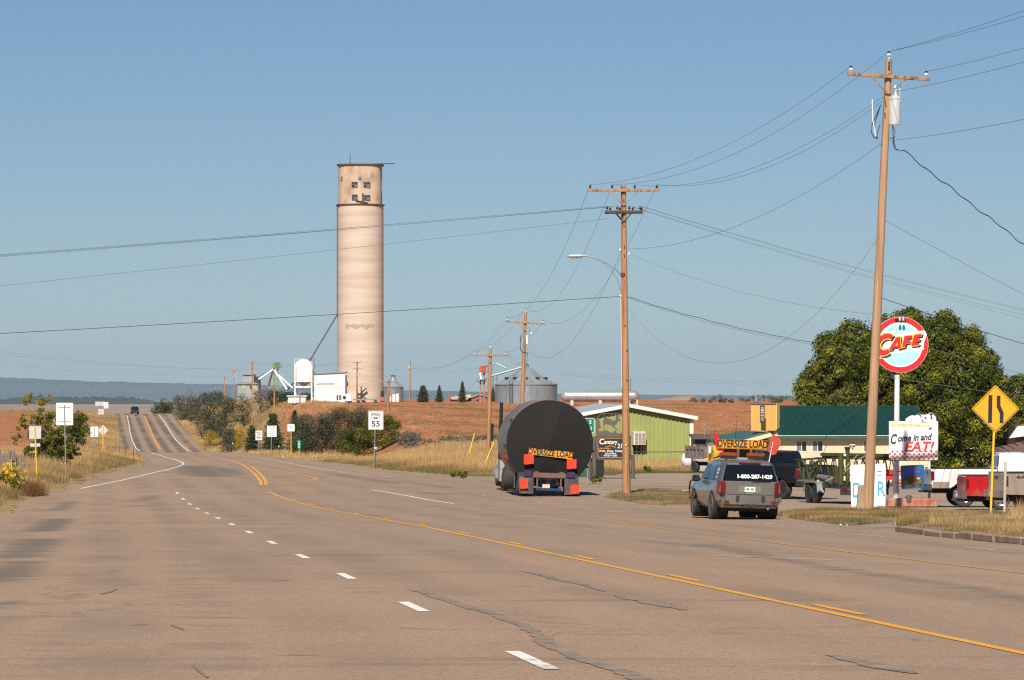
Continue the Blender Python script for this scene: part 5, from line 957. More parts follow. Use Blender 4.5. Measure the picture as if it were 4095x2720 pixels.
def green_building():
    d = 262.; W = 8.75; b = at(2256, 1870, d); b.z = gz(b.x, d) - .05; t = thing('metal_building', 'olive green metal building with low white trimmed gable', 'building', b, R(8)); D_ = 13.
    z = lambda v: ZV(v, d) - b.z; he, hr = z(1670), z(1622); top = lambda x: he + (hr - he) * (1 - abs(x - W / 2) / (W / 2)); n = 30
    for i in range(n):
        a, c = W * i / n, W * (i + 1) / n - .035; q = [(a, 0), (c, 0), (c, top(c)), (a, top(a))]
        if a < W / 2 < c: q = [(a, 0), (c, 0), (c, top(c)), (W / 2, hr), (a, top(a))]
        MB().prism(q, 0, .05).obj('wall_panel', M_GREENWALL, t)
        MB().bb(a - .05, a + .02, -.065, .02, 0, top(a) - .02).obj('wall_rib', M_GREENWALL, t)
    MB().prism([(.03, 0), (W - .03, 0), (W - .03, he - .05), (W / 2, hr - .05), (.03, he - .05)], .06, D_).obj('body', M_GREENWALL, t)
    for sx in (0, 1):
        x0, x1 = (-.3, W / 2) if sx == 0 else (W + .3, W / 2); zz = he - (hr - he) * .3 / (W / 2)
        MB().add([(x0, -.35, zz + .02), (x1, -.35, hr + .02), (x1, D_ + .3, hr + .02), (x0, D_ + .3, zz + .02), (x0, -.35, zz + .1), (x1, -.35, hr + .1), (x1, D_ + .3, hr + .1), (x0, D_ + .3, zz + .1)], [(0, 1, 2, 3), (4, 5, 6, 7), (0, 1, 5, 4), (1, 2, 6, 5), (2, 3, 7, 6), (3, 0, 4, 7)]).obj('roof', M_GREYROOF, t)
        MB().bar((x0, -.38, zz + .0), (x1, -.38, hr + .0), .06, .24).obj('rake_trim', M_TRIM, t); MB().bar((x0, -.3, zz), (x0, D_ + .3, zz), .1, .2).obj('gutter', M_TRIM, t)
    MB().bb(W - .18, W + .06, -.09, .1, 0, he - .12).obj('corner_trim', M_TRIM, t)
    x = lambda u: (XU(u, d) - b.x) / math.cos(R(8)); cx0, cx1, cz0, cz1 = x(2527), x(2577), z(1780), z(1726); cl = MB().bb(cx0, cx1, -.72, -.02, cz0, cz1).obj('evaporative_cooler', mat('cooler_beige', (.60, .55, .49), (.5, .45, .4), 3, .5), t, bevel=.02)
    for i in range(3):
        a = cx0 + .12 + i * .24
        for k in range(8): MB().bb(a, a + .18, -.75, -.73, cz0 + .08 + k * .095, cz0 + .14 + k * .095).obj('louver', mat('cooler_louver', (.34, .27, .22), rough=.6), cl)
    MB().bb(cx0 + .1, cx1 - .1, -.02, .03, cz0 - .6, cz0 - .02).obj('painted_cooler_shadow', M_BLACK, t)  # black panel painted in as the shadow the cooler casts down the wall
    for k in (.35, .68): MB().tube((cx0 + k, -.1, 0), (cx0 + k, -.1, cz0 - .55), .03, n=6).obj('pipe', M_ALU, t)
    MB().lathe([(.08, 0), (.08, .45), (.13, .46), (.13, .56), (.09, .6), (.06, .66), (.001, .7)], 12, (x(2579), 5., top(x(2579)) - .05)).obj('flue', M_RUST, t)
    f = thing('chain_fence', 'low pipe rail fence along the green building wall', 'fence', put(2520, 259.)); L = PX(240, 259.)
    for k in range(4): MB().tube((L * k / 3, 0, -.1), (L * k / 3, 0, 1.12), .03, n=7).obj('post', M_ALU, f)
    MB().tube((0, 0, 1.12), (L, 0, 1.12), .03, n=7).obj('top_rail', M_DKSTEEL, f); MB().tube((0, 0, .3), (L, 0, .3), .01, n=5).obj('tension_wire', M_WIRE, f)
green_building()

def cafe():
    d = 205.; b = at(3074, 1900, d); b.z = gz(b.x, d) - .03; t = thing('cafe_building', 'cream cafe building with dark green metal roof and porch', 'building', b, R(7)); z = lambda v: ZV(v, d) - b.z; x = lambda u: (XU(u, d) - b.x) / math.cos(R(7))
    W = x(3726); he, hr = z(1738), ZV(1629, 209.5) - b.z; D_ = 9.0
    wins = [(x(3185), x(3228)), (x(3250), x(3293)), (x(3458), x(3500))]; wz0, wz1 = z(1806), z(1764); n = 18; edges = [0.0]
    for a, c in wins: edges += [a, c]
    edges.append(W)
    for i in range(len(edges) - 1):
        a, c = edges[i], edges[i + 1]; m = max(1, int((c - a) / .5))
        for k in range(m):
            p, q = a + (c - a) * k / m, a + (c - a) * (k + 1) / m - .006
            if i % 2 == 0: MB().bb(p, q, 0, .06, 0, he).obj('siding_board', M_CREAM, t)
            else: MB().bb(p, q, 0, .06, 0, wz0).obj('siding_board', M_CREAM, t); MB().bb(p, q, 0, .06, wz1, he).obj('siding_board', M_CREAM, t)
    MB().prism([(.02, 0), (W - .02, 0), (W - .02, he), (.02, he)], .1, D_).obj('body', M_CREAM, t)
    for a, c in wins:
        w = MB().bb(a, c, .03, .09, wz0, wz1).obj('window', M_GLASS, t); f = MB(); [f.bb(q - .02, q + .02, -.015, .05, wz0, wz1) for q in (a, (a + c) / 2, c)]; [f.bb(a - .02, c + .02, -.018, .05, q - .02, q + .02) for q in (wz0, wz1)]; f.obj('frame', M_TRIM, w); MB().bb(a + .03, (a + c) / 2 - .03, .01, .025, wz0 + .03, wz1 - .03).obj('screen', M_GREYGLASS, w)
    # roof: metal panels, front slope
    m = 22; ov = .35; y0, y1 = -ov, 4.5; z0 = he - ov * (hr - he) / 4.5
    for i in range(m):
        p, q = .5 + (W - .2) * i / m, .5 + (W - .2) * (i + 1) / m - .03
        MB().add([(p, y0, z0), (q, y0, z0), (q, y1, hr), (p, y1, hr), (p, y0, z0 + .05), (q, y0, z0 + .05), (q, y1, hr + .05), (p, y1, hr + .05)], [(0, 1, 2, 3), (4, 5, 6, 7), (0, 1, 5, 4), (1, 2, 6, 5), (2, 3, 7, 6), (3, 0, 4, 7)]).obj('roof_panel', M_TEAL, t)
        MB().bar((q + .015, y0, z0 + .05), (q + .015, y1, hr + .05), .04, .05).obj('roof_seam', M_TEAL, t)
    MB().add([(.5, y1, hr), (W + .3, y1, hr), (W + .3, D_ + ov, z0), (.5, D_ + ov, z0)], [(0, 1, 2, 3)]).obj('rear_roof', M_TEAL, t); MB().bar((.5, y1, hr + .06), (W + .3, y1, hr + .06), .25, .06).obj('ridge_cap', M_TEAL, t)
    MB().prism([(0, he), (4.5, hr - .02), (D_, he)], .55, .6, 'YZ').obj('gable', M_CREAM, t); MB().bar((-.2, -ov - .03, z0 - .03), (W + .3, -ov - .03, z0 - .03), .05, .16).obj('fascia', mat('green_fascia', (.03, .10, .05), rough=.6), t); MB().bar((-.2, -ov - .07, z0 + .05), (W + .3, -ov - .07, z0 + .05), .03, .03).obj('drip_edge', M_TRIM, t)
    # porch: shed roof falling to the left
    zt, zb_ = he + .08, z(1768); pw = x(3077) - x(2941); yb = 8.5
    for i in range(9):
        a, c = -.35 + (yb + .3) * i / 9, -.35 + (yb + .3) * (i + 1) / 9 - .03
        MB().add([(.05, a, zt), (.05, c, zt), (-pw, c, zb_), (-pw, a, zb_), (.05, a, zt + .05), (.05, c, zt + .05), (-pw, c, zb_ + .05), (-pw, a, zb_ + .05)], [(0, 1, 2, 3), (4, 5, 6, 7), (0, 1, 5, 4), (1, 2, 6, 5), (2, 3, 7, 6), (3, 0, 4, 7)]).obj('porch_roof_panel', M_TEAL2, t)
    MB().bar((.05, -.4, zt - .09), (-pw, -.4, zb_ - .09), .05, .2).obj('porch_rake', M_CREAM, t); MB().bar((-pw - .03, -.4, zb_ - .02), (-pw - .03, yb, zb_ - .02), .1, .12).obj('gutter', M_RUST, t)
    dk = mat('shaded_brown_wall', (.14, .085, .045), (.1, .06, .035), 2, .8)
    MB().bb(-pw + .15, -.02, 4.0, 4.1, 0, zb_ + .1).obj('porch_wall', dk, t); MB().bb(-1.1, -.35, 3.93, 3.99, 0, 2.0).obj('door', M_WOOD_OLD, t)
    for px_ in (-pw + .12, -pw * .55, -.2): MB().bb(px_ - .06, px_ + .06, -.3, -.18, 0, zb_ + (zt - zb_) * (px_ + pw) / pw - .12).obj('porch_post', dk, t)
    dp = MB(); dp.path([(-pw - .05, 6, zb_ - .05), (-pw + .1, 6, zb_ - .35), (-pw + .5, 5.5, zb_ - .5), (-pw + .55, 5.5, .4)], .05, 7); dp.obj('downspout', M_BLACK, t)
    lt_ = MB().bb(x(3400) , x(3422), -.12, .0, z(1781), z(1777)).obj('wall_lamp', M_TRIM, t); MB().lathe([(.03, 0), (.05, -.1), (.02, -.14)], 8, ((x(3400) + x(3422)) / 2, -.08, z(1781))).obj('lamp_bulb', M_ALU, lt_)
    # parapet box with hanging sign
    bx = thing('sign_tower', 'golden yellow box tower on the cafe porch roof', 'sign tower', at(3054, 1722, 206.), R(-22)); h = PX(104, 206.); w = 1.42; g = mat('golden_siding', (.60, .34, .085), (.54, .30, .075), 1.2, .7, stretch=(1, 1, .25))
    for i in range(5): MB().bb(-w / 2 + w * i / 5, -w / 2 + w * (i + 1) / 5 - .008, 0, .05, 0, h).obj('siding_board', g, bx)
    MB().bb(-w / 2 + .01, w / 2 - .02, .05, .5, .02, h - .03).obj('core', g, bx); MB().bb(w / 2 - .02, w / 2 + .02, -.02, .5, .01, h + .04).obj('corner_board', mat('bright_yellow_side', (.80, .50, .12), rough=.6), bx); MB().bb(-w / 2 - .03, w / 2, -.03, .55, h - .005, h + .035).obj('cap', M_RUST, bx)  # right side board coloured brighter yellow than the golden front
    hs = thing('hanging_sign', 'narrow dark hanging sign on the golden box tower', 'sign', at(3048.5, 1692, 205.2), R(-2)); sw, sh = .25, .93
    MB().bb(-sw / 2, sw / 2, -.02, .02, 0, sh).obj('panel', mat('dark_brown_board', (.05, .03, .028), rough=.6), hs)
    for k, (zz, ww, hh, mm) in enumerate(((.80, .1, .1, 0), (.68, .16, .1, 0), (.56, .16, .08, 0), (.40, .18, .1, 1), (.26, .15, .05, 0), (.16, .18, .04, 0))): MB().bb(-ww / 2, ww / 2, -.03, -.021, zz - hh / 2, zz + hh / 2).obj('print', (mat('grey_print', (.35, .34, .38), rough=.6), mat('gold_print', (.4, .25, .05), rough=.6))[mm], hs)
    MB().bar((0, 0, sh), (.02, .75, sh + .02), .03, .03).obj('bracket', M_BLACK, hs)
    vt = thing('roof_vent', 'round metal roof vent behind the golden box tower', 'vent', at(3024, 1613, 207.)); MB().lathe([(.1, -.6), (.1, .05), (.13, .06), (.13, .2), (.08, .22), (.07, .42), (.03, .46), (.001, .48)], 14).obj('vent_stack', M_GALV, vt, smooth=True)
    MB().path([(.35, 0, -.6), (.35, 0, .28), (.1, 0, .3)], .025, 6).obj('mast', M_GALV, vt)
    # gambrel annex at the far end
    g2 = at(3522, 1900, 213.); g2.z = gz(g2.x, 213.); an = thing('gambrel_barn', 'small dark green barn with cream gable behind the cafe', 'barn', g2, R(7)); s = F / 213.; hx = lambda u: (u - 3522) / s; zz = lambda v: ZV(v, 213.) - g2.z
    MB().prism([(-1.2, 0), (1.0, 0), (1.0, zz(1800)), (.55, zz(1762)), (0, zz(1740)), (-1.2, zz(1740))], 0, 5).obj('wall', M_CREAM, an); MB().bb(hx(3527), hx(3537), -.02, .02, zz(1812), zz(1785)).obj('window', M_GLASS, an)
    MB().prism([(1.0, zz(1815)), (1.05, zz(1800)), (.6, zz(1758)), (0, zz(1735)), (2.9, zz(1735)), (3.1, zz(1800)), (3.1, zz(1815))], -.2, 5.2).obj('roof', mat('barn_green', (.035, .06, .03), rough=.7), an)
    # old shed behind
    b2 = at(2775, 1880, 243.); b2.z = gz(b2.x, 243.); sh_ = thing('old_shed', 'weathered grey shed between the green building and the porch', 'shed', b2); q = F / 243.; X_ = lambda u: (u - 2775) / q; Z_ = lambda v: ZV(v, 243.) - b2.z; gw = mat('pale_grey_wall', (.42, .38, .36), (.33, .3, .29), 2, .85)
    MB().bb(0, X_(2900), 0, 4, 0, Z_(1752)).obj('wall', gw, sh_); MB().box((X_(2845), 2, Z_(1747)), (2.4, 4.8, .12), (R(2), 0, 0)).obj('roof', M_WOOD_OLD, sh_); MB().bb(X_(2782), X_(2828), -.06, .0, Z_(1792), Z_(1757)).obj('dark_tarp', mat('black_tarp', (.035, .035, .04), rough=.7), sh_); MB().tube((X_(2820), 1, Z_(1750)), (X_(2820), 1, Z_(1708)), .035, n=8).obj('flue', M_ALU, sh_); MB().lathe([(.1, 0), (.1, .06), (.03, .12), (.001, .12)], 10, (X_(2820), 1, Z_(1708))).obj('flue_cap', M_ALU, sh_)
    MB().bb(-.05, X_(2781), -.03, .03, 0, Z_(1750)).obj('corner_board', M_WOOD, sh_)
cafe()

def right_buildings():
    d = 268.; b = at(3800, 1900, d); b.z = gz(b.x, d); t = thing('white_garage', 'white stucco garage shaded by the big tree', 'building', b); X_ = lambda u: PX(u - 3800, d); Z_ = lambda v: ZV(v, d) - b.z
    MB().bb(0, X_(3985), 0, 6, 0, Z_(1770)).obj('wall', M_STUCCO, t); MB().box((X_(3893), 3, Z_(1768)), (3.2, 6.6, .14)).obj('roof', M_BROWNROOF, t)
    d = 215.; b = at(3985, 1900, d); b.z = gz(b.x, d); t = thing('brown_roof_shed', 'open shed with brown metal roof behind the white pickup', 'shed', b); X_ = lambda u: PX(u - 3985, d); Z_ = lambda v: ZV(v, d) - b.z
    for i in range(10):
        a, c = X_(3985 + i * 30), X_(3985 + (i + 1) * 30) - .03; f = lambda q: q / X_(4285)
        MB().add([(a, 0, Z_(1806 + 6 * i / 10)), (c, 0, Z_(1806 + 6 * (i + 1) / 10)), (c, 5, Z_(1806) + (Z_(1738) - Z_(1806)) * f(c)), (a, 5, Z_(1806) + (Z_(1738) - Z_(1806)) * f(a) + .05)], [(0, 1, 2, 3)]).obj('roof_panel', M_BROWNROOF, t)
    MB().bb(.2, X_(4260), 3.5, 4.2, 0, Z_(1815)).obj('dark_wall', M_WOOD_OLD, t)
    for u in (3992, 4120, 4250): MB().bb(X_(u) - .08, X_(u) + .08, .1, .26, 0, Z_(1812)).obj('post', M_WOOD_OLD, t)
    d = 240.; b = at(4060, 1900, d); b.z = gz(b.x, d); t = thing('brick_garage', 'tan brick building with white fascia behind the brown roof', 'building', b); X_ = lambda u: PX(u - 4060, d); Z_ = lambda v: ZV(v, d) - b.z
    MB().bb(0, 6, 0, 5, 0, Z_(1700)).obj('wall', M_WOOD_OLD, t); MB().prism([(X_(4030), Z_(1752)), (6, Z_(1700)), (6, Z_(1680)), (X_(4065), Z_(1705))], -.6, -.5).obj('fascia', M_TRIM, t); MB().prism([(X_(4070), Z_(1704)), (6.2, Z_(1660)), (6.2, Z_(1690))], -.4, 5).obj('roof', mat('rust_brown_roof', (.30, .16, .11), rough=.8), t)
right_buildings()

# ================================================================ signs
M_SIGNW = mat('white_reflective', (.80, .80, .79), rough=.45); M_SIGNBACK = mat('bare_aluminium_back', (.62, .615, .60), (.55, .545, .53), 3, .4, .35); M_SIGNK = mat('black_lettering', (.012, .012, .016), rough=.5); M_SIGNG = mat('highway_green', (.0, .16, .10), rough=.45)
M_YPOST = mat('yellow_post_paint', (.80, .48, .01), (.74, .43, .01), 4, .45); M_GPOST = mat('galvanised_post', (.33, .36, .38), (.27, .29, .31), 4, .5, .5); M_TPOST = mat('green_t_post', (.03, .06, .045), rough=.7); M_ORANGE = mat('warning_yellow', (.86, .36, .005), (.82, .34, .005), 2, .45); M_RED = mat('sign_red', (.62, .012, .018), rough=.45)
def sign_panel(t, w, h, zc, m, r=.05, y=-.03, th=.012, name='panel', x=0, rot=0):
    k = 5; pts = []
    for cx, cz, a0 in ((w/2 - r, h/2 - r, 0), (-w/2 + r, h/2 - r, 90), (-w/2 + r, -h/2 + r, 180), (w/2 - r, -h/2 + r, 270)):
        for i in range(k + 1): a = R(a0 + 90 * i / k); pts.append((cx + r * math.cos(a), cz + r * math.sin(a)))
    c, s = math.cos(rot), math.sin(rot); return MB().prism([(x + px_ * c - pz * s, zc + px_ * s + pz * c) for px_, pz in pts], y, y + th).obj(name, m, t)
def border(t, w, h, zc, m, inset, lw, y, x=0, r=.05, rot=0):
    """rounded outline strip"""
    k = 5; ring = []
    for q in (inset, inset + lw):
        rr = max(.005, r - q * .6)
        for cx, cz, a0 in ((w/2 - q - rr, h/2 - q - rr, 0), (-w/2 + q + rr, h/2 - q - rr, 90), (-w/2 + q + rr, -h/2 + q + rr, 180), (w/2 - q - rr, -h/2 + q + rr, 270)):
            for i in range(k + 1): a = R(a0 + 90 * i / k); ring.append((cx + rr * math.cos(a), cz + rr * math.sin(a)))
    n = len(ring) // 2; c, s = math.cos(rot), math.sin(rot); return MB().add([(x + p * c - q * s, y, zc + p * s + q * c) for p, q in ring], [(i, (i + 1) % n, n + (i + 1) % n, n + i) for i in range(n)]).obj('border', m, t)
def road_sign(name, label, u_post, d, u_top=None, v_panel=None, lean=0, group=None):
    b = put(u_post, d); return thing(name, label, 'road sign', b, lean, group), b
def post(t, H, m, r=.03, lean=(0, 0), square=False):
    return (MB().bar((0, 0, -.3), (lean[0], lean[1], H), r * 2, r * 2) if square else MB().tube((0, 0, -.3), (lean[0], lean[1], H), r, n=10)).obj('post', m, t)
def back_sign(label, u, d, w, h, v_c, mp, m_back=None, diamond=False, plaque=None, lean_u=0, bars=True, pr=.03, name='road_sign'):
    b = put(u, d); t = thing(name, label, 'road sign', b, 0, 'signs seen from behind'); zc = ZV(v_c, d) - b.z; lx = PX(lean_u, d)
    post(t, zc + (h * .52 if diamond else h * .42), mp, pr, (lx, 0)); xx = lx * .9
    if diamond: sign_panel(t, w, w, zc, m_back or M_SIGNBACK, .04, .045, .012, rot=R(45), x=xx)
    else: sign_panel(t, w, h, zc, m_back or M_SIGNBACK, .05, .045, .012, x=xx)
    if bars and not diamond:
        for k in (-.32, .32): MB().bb(xx - w * .38, xx + w * .38, .02, .044, zc + k * h - .03, zc + k * h + .03).obj('stiffener', mat('bright_bar', (.7, .7, .7), rough=.3, metal=.5), t)
    if plaque: sign_panel(t, plaque[0], plaque[1], ZV(plaque[2], d) - b.z, M_SIGNBACK, .03, .045, .01, 'plaque', x=xx)
    return t
WB = mat('white_sign_back', (.78, .77, .75), (.70, .69, .67), 4, .35)
back_sign('large white back of a sign on a grey post among dry grass', 265, 213., .93, 1.22, 1656, M_GPOST, WB, lean_u=-8)
back_sign('grey square sign back with small plaque on yellow post', 149, 203., .62, .66, 1730, M_YPOST, plaque=(.53, .17, 1780), lean_u=-10, bars=False, pr=.035)
back_sign('small white sign back with two bright bars beside the diamond', 378, 440., .87, 1.15, 1727, M_GPOST, WB, lean_u=-1)
back_sign('grey diamond sign back on a yellow post', 412, 385., .74, .74, 1721, M_YPOST, diamond=True, pr=.05)
back_sign('wide grey sign back near the top of the hill road', 400, 850., 2.1, .92, 1615, M_GPOST, name='road_sign', bars=False); back_sign('white sign back next to the wide grey one', 424, 845., .98, 1.35, 1621, M_GPOST, WB); back_sign('low grey sign back below the wide grey one', 404, 835., 1.2, 1.2, 1647, M_GPOST, bars=False)
for u, d, v0, lab in ((534, 318., 1782, 'tall green metal post at the grass tip'), (501, 360., 1780, 'thin green metal post behind the tall one'), (478, 400., 1774, 'thin brown metal post along the hill road'), (463, 430., 1750, 'faint green metal post farthest up the verge')):
    b = put(u, d); t = thing('marker_post', lab, 'post', b, 0, 'green metal posts on the left verge'); H = ZV(v0, d) - b.z; MB().bb(-.025, .025, -.02, .02, -.2, H).obj('post', M_TPOST, t); MB().bb(-.035, .035, -.026, -.021, H - .18, H - .02).obj('reflector', mat('dull_reflector', (.12, .16, .13), rough=.4), t)
def speed_sign(label, u, d, v0, v1, w, num, lean_u, vpost=None):
    b = put(u, d); t = thing('speed_sign', label, 'road sign', b, 0, 'speed limit signs'); zc = ZV((v0 + v1) / 2, d) - b.z; h = PX(v1 - v0, d); lx = PX(lean_u, d); post(t, zc + h * .3, M_GPOST, .035, (lx, 0)); xx = lx
    sign_panel(t, w, h, zc, M_SIGNW, .06, -.06, x=xx); border(t, w, h, zc, M_SIGNK, .025 * w, .028 * w, -.063, xx, .06)
    text('SPEED', h * .205, M_SIGNK, t, (xx, -.064, zc + h * .30), bold=.022, sx=1.0); text('LIMIT', h * .205, M_SIGNK, t, (xx, -.064, zc + h * .11), bold=.022, sx=1.0); text(num, h * .42, M_SIGNK, t, (xx, -.064, zc - h * .20), bold=.025, sx=1.12)
speed_sign('white speed limit 55 sign in front of the bushes', 1494, 288., 1643, 1719, PX(60, 288.), '55', 9)
speed_sign('smaller white speed limit 65 sign beside the small pine', 1034, 452., 1722, 1761, PX(27, 452.), '65', 1)
def text_sign():
    d = 424.; b = put(1083, d); t = thing('stop_sign_board', 'white board reading STOP HERE in front of the tall pine', 'road sign', b); zc = ZV(1725, d) - b.z; w, h = PX(39, d), PX(45, d); post(t, zc + h * .3, M_GPOST, .04, (PX(4, d), 0)); xx = PX(4, d); sign_panel(t, w, h, zc, M_SIGNW, .06, -.06, x=xx); border(t, w, h, zc, M_SIGNK, .02, .018, -.063, xx)
    for s_, sz, zz in (('STOP', .24, .33), ('HERE', .14, .15), ('STATE LAW', .13, -.02), ('SIGNALS', .13, -.19), ('FLASHING', .13, -.36)): text(s_, h * sz, M_SIGNK, t, (xx, -.064, zc + h * zz), bold=.012, sx=.98)
    d = 402.; b = put(1164, d); t = thing('byway_sign', 'small white sign with green mark on a yellow post', 'road sign', b); zc = ZV(1711, d) - b.z; w = PX(28, d); post(t, zc + w * .3, M_YPOST, .045); sign_panel(t, w, w, zc, M_SIGNW, .05, -.07); MB().prism([(-.18, -.03), (.08, -.03), (.03, .17), (-.05, .2), (-.12, .1)], -.078, -.074).obj('green_mark', mat('mark_green', (.02, .4, .2), rough=.5), t, loc=(0, 0, zc))
    d = 398.; b = put(1196, d); t = thing('mile_marker', 'narrow green mile marker reading MILE 62 on a yellow post', 'road sign', b); zc = ZV(1778, d) - b.z; w, h = PX(12.5, d), PX(32, d); post(t, zc + h * .2, M_YPOST, .035); sign_panel(t, w, h, zc, mat('marker_green', (.0, .30, .17), rough=.4), .03, -.06); text('MILE', .1, M_SIGNW, t, (0, -.064, zc + h * .37), bold=.012); text('6', .3, M_SIGNW, t, (0, -.064, zc + h * .09), bold=.015); text('2', .3, M_SIGNW, t, (0, -.064, zc - h * .27), bold=.015)
text_sign()
for u, d, v0, lab in ((1502, 282., 1790, 'delineator post with round white reflector below the 55 sign'), (930, 520., 1772, 'short delineator at the foot of the hill bank'), (821, 600., 1750, 'far delineator along the hill road'), (1115, 436., 1785, 'small delineator between the stop board and byway sign')):
    b = put(u, d); t = thing('delineator', lab, 'post', b, 0, 'white reflector delineators'); H = ZV(v0, d) - b.z; MB().bb(-.03, .03, -.02, .02, -.2, H - .05).obj('post', M_TPOST, t); MB().lathe([(.001, -.03), (.07, -.03), (.07, 0)], 12, (0, 0, H - .02), 'Y').obj('reflector', M_SIGNW, t)
def green_sign():
    d = 201.; b = put(2350, d); t = thing('distance_sign', 'green highway distance sign half hidden behind the tanker load', 'road sign', b); z = lambda v: ZV(v, d) - b.z; w, h = 1.9, PX(61, d); x1 = PX(28, d); zc = z(1702); xc = x1 - w / 2
    sign_panel(t, w, h, zc, M_SIGNG, .05, -.06, x=xc); border(t, w, h, zc, M_SIGNW, .012, .02, -.063, xc)
    for xx in (0, -1.35): MB().tube((xx, 0, -.3), (xx, 0, zc + h * .4), .035, n=10).obj('post', M_ALU, t)
    text('5', .25, M_SIGNW, t, (x1 - .22, -.064, zc + h * .22), bold=.012); text('2', .25, M_SIGNW, t, (x1 - .2, -.064, zc - h * .2), bold=.012)
green_sign()
def diamond():
    d = 112.; b = put(3962, d, .15); t = thing('lane_ends_sign', 'yellow diamond sign with two black lane lines on a yellow post', 'road sign', b); z = lambda v: ZV(v, d) - b.z; zc = z(1635); s = PX(192, d) / math.sqrt(2); xx = PX(18, d); lx = PX(13, d)
    MB().bar((0, 0, .18), (lx * 1.35, 0, zc + .3), .075, .055).obj('post', M_YPOST, t); MB().bar((-.01, 0, -.2), (.003, 0, .19), .085, .07).obj('post_base', M_GPOST, t)
    sign_panel(t, s, s, zc, M_ORANGE, .05, -.055, rot=R(45), x=xx); border(t, s, s, zc, M_SIGNK, .022, .016, -.059, xx, .05, R(45)); p = lambda u, v: (XU(u, d) - b.x, z(v) )
    MB().prism([p(3952, 1580), p(3968, 1580), p(3966, 1691), p(3950, 1691)], -.062, -.058).obj('lane_line', M_SIGNK, t)
    MB().prism([p(3985, 1582), p(4000, 1582), p(4000, 1622), p(4013, 1651), p(4011, 1692), p(3996, 1692), p(3997, 1654), p(3984, 1626)], -.062, -.058).obj('bent_lane_line', M_SIGNK, t)
    for v in (1562, 1687): MB().tube((xx - .01, -.067, z(v)), (xx - .01, -.05, z(v)), .018, n=8).obj('bolt', M_GPOST, t)
    b = put(4016, 116., .12); t = thing('white_post', 'weathered white pipe post beside the yellow diamond sign', 'post', b); MB().tube((0, 0, -.1), (PX(5, 116.), 0, ZV(1846, 116.) - b.z), .042, n=10).obj('pipe', mat('weathered_white_pipe', (.5, .46, .4), (.38, .34, .29), 5, .7), t)
diamond()
def cafe_sign():
    d = 150.; s = F / d; b = put(3582, d, .2); b.z = ZV(2018, d); t = thing('cafe_sign', 'round red and pale blue CAFE sign on a white pole', 'sign', b); z = lambda v: ZV(v, d) - b.z; x = lambda u: XU(u, d) - b.x
    MB().tube((0, 0, -.3), (x(3588), 0, z(1500)), .115, .1, 16).obj('pole', mat('white_pole_paint', (.74, .72, .71), (.66, .64, .63), 4, .45), t, smooth=True)
    cx, cz, Ro = x(3600), z(1378.5), 112 / s; P_ = lambda r, a: (cx + r * math.cos(a), cz + r * math.sin(a))
    disc = lambda r, n=64: [P_(r, 2 * math.pi * i / n) for i in range(n)]
    MB().prism(disc(Ro), -.06, .10).obj('sign_drum', mat('drum_edge', (.60, .42, .32), rough=.6), t); MB().prism(disc(Ro * .985), -.066, -.061).obj('red_ring', M_RED, t); MB().prism(disc(Ro * .80), -.072, -.067).obj('white_ring', M_SIGNW, t); MB().prism(disc(Ro * .74), -.078, -.073).obj('blue_face', mat('pale_aqua', (.36, .68, .70), rough=.4), t)
    k = Ro / 645.; q = lambda X, Y: (cx + (X - 757) * k, cz - (Y - 838) * k)      # print laid out in sign units
    MB().prism([q(*p) for p in ((140, 660), (330, 560), (470, 520), (600, 540), (650, 610), (1040, 545), (1200, 525), (1315, 512), (1365, 600), (1300, 800), (1290, 955), (1010, 1000), (620, 1040), (540, 1080), (400, 1150), (300, 1160), (150, 1165), (112, 900))], -.084, -.079).obj('white_band', M_SIGNW, t)
    Y_ = mat('sign_yellow', (.90, .62, .0), rough=.45); letters = []
    def arc_c(w, dx=0, dy=0):
        out, inn = [], []
        for i in range(25):
            a = R(48 + 262 * i / 24); out.append((405 + (225 + w) * math.cos(a) * 1.0 + dx + 60 * math.sin(a), 835 - (255 + w) * math.sin(a) + dy)); inn.append((425 + (130 - w) * math.cos(a) + dx + 45 * math.sin(a), 830 - (135 - w) * math.sin(a) + dy))
        return out, inn
    def letter(poly_or, m, y, name):
        MB().prism([q(*p) for p in poly_or], y, y + .004).obj(name, m, t)
    A = [(480, 960), (660, 670), (745, 655), (770, 920), (690, 945), (680, 895), (600, 905), (575, 955)]; Fp = [(790, 905), (850, 640), (1035, 620), (1020, 690), (925, 705), (915, 745), (1000, 738), (985, 800), (895, 812), (872, 895)]; E = [(1005, 870), (1075, 612), (1250, 585), (1235, 660), (1150, 672), (1142, 705), (1210, 697), (1195, 755), (1125, 768), (1115, 805), (1195, 797), (1180, 855)]
    for nm, poly in (('letter_a', A), ('letter_f', Fp), ('letter_e', E)):
        gx = sum(p[0] for p in poly) / len(poly); gy = sum(p[1] for p in poly) / len(poly); big = [(gx + (p[0] - gx) * 1.13 + 0, gy + (p[1] - gy) * 1.12) for p in poly]
        letter([(p[0] + 34, p[1] + 34) for p in big], M_SIGNK, -.089, nm + '_shadow'); letter(big, Y_, -.094, nm + '_outline'); letter(poly, M_RED, -.099, nm)
    letter([(640, 860), (690, 780), (680, 855)], Y_, -.1035, 'letter_a_eye')
    for w, m, y, dx, dy, nm in ((24, M_SIGNK, -.088, 30, 34, 'letter_c_shadow'), (24, Y_, -.093, 0, 0, 'letter_c_outline'), (0, M_RED, -.098, 0, 0, 'letter_c')):
        o_, i_ = arc_c(w, dx, dy); vs = [(q(*p)[0], y, q(*p)[1]) for p in o_ + i_]; n = len(o_); MB().add(vs, [(i, i + 1, n + i + 1, n + i) for i in range(n - 1)]).obj(nm, m, t)
    l = MB(); l.tube((cx - .03, -.02, cz + Ro), (cx - .03, -.45, cz + Ro + .06), .015, n=6); l.obj('lamp_arm', M_BLACK, t)
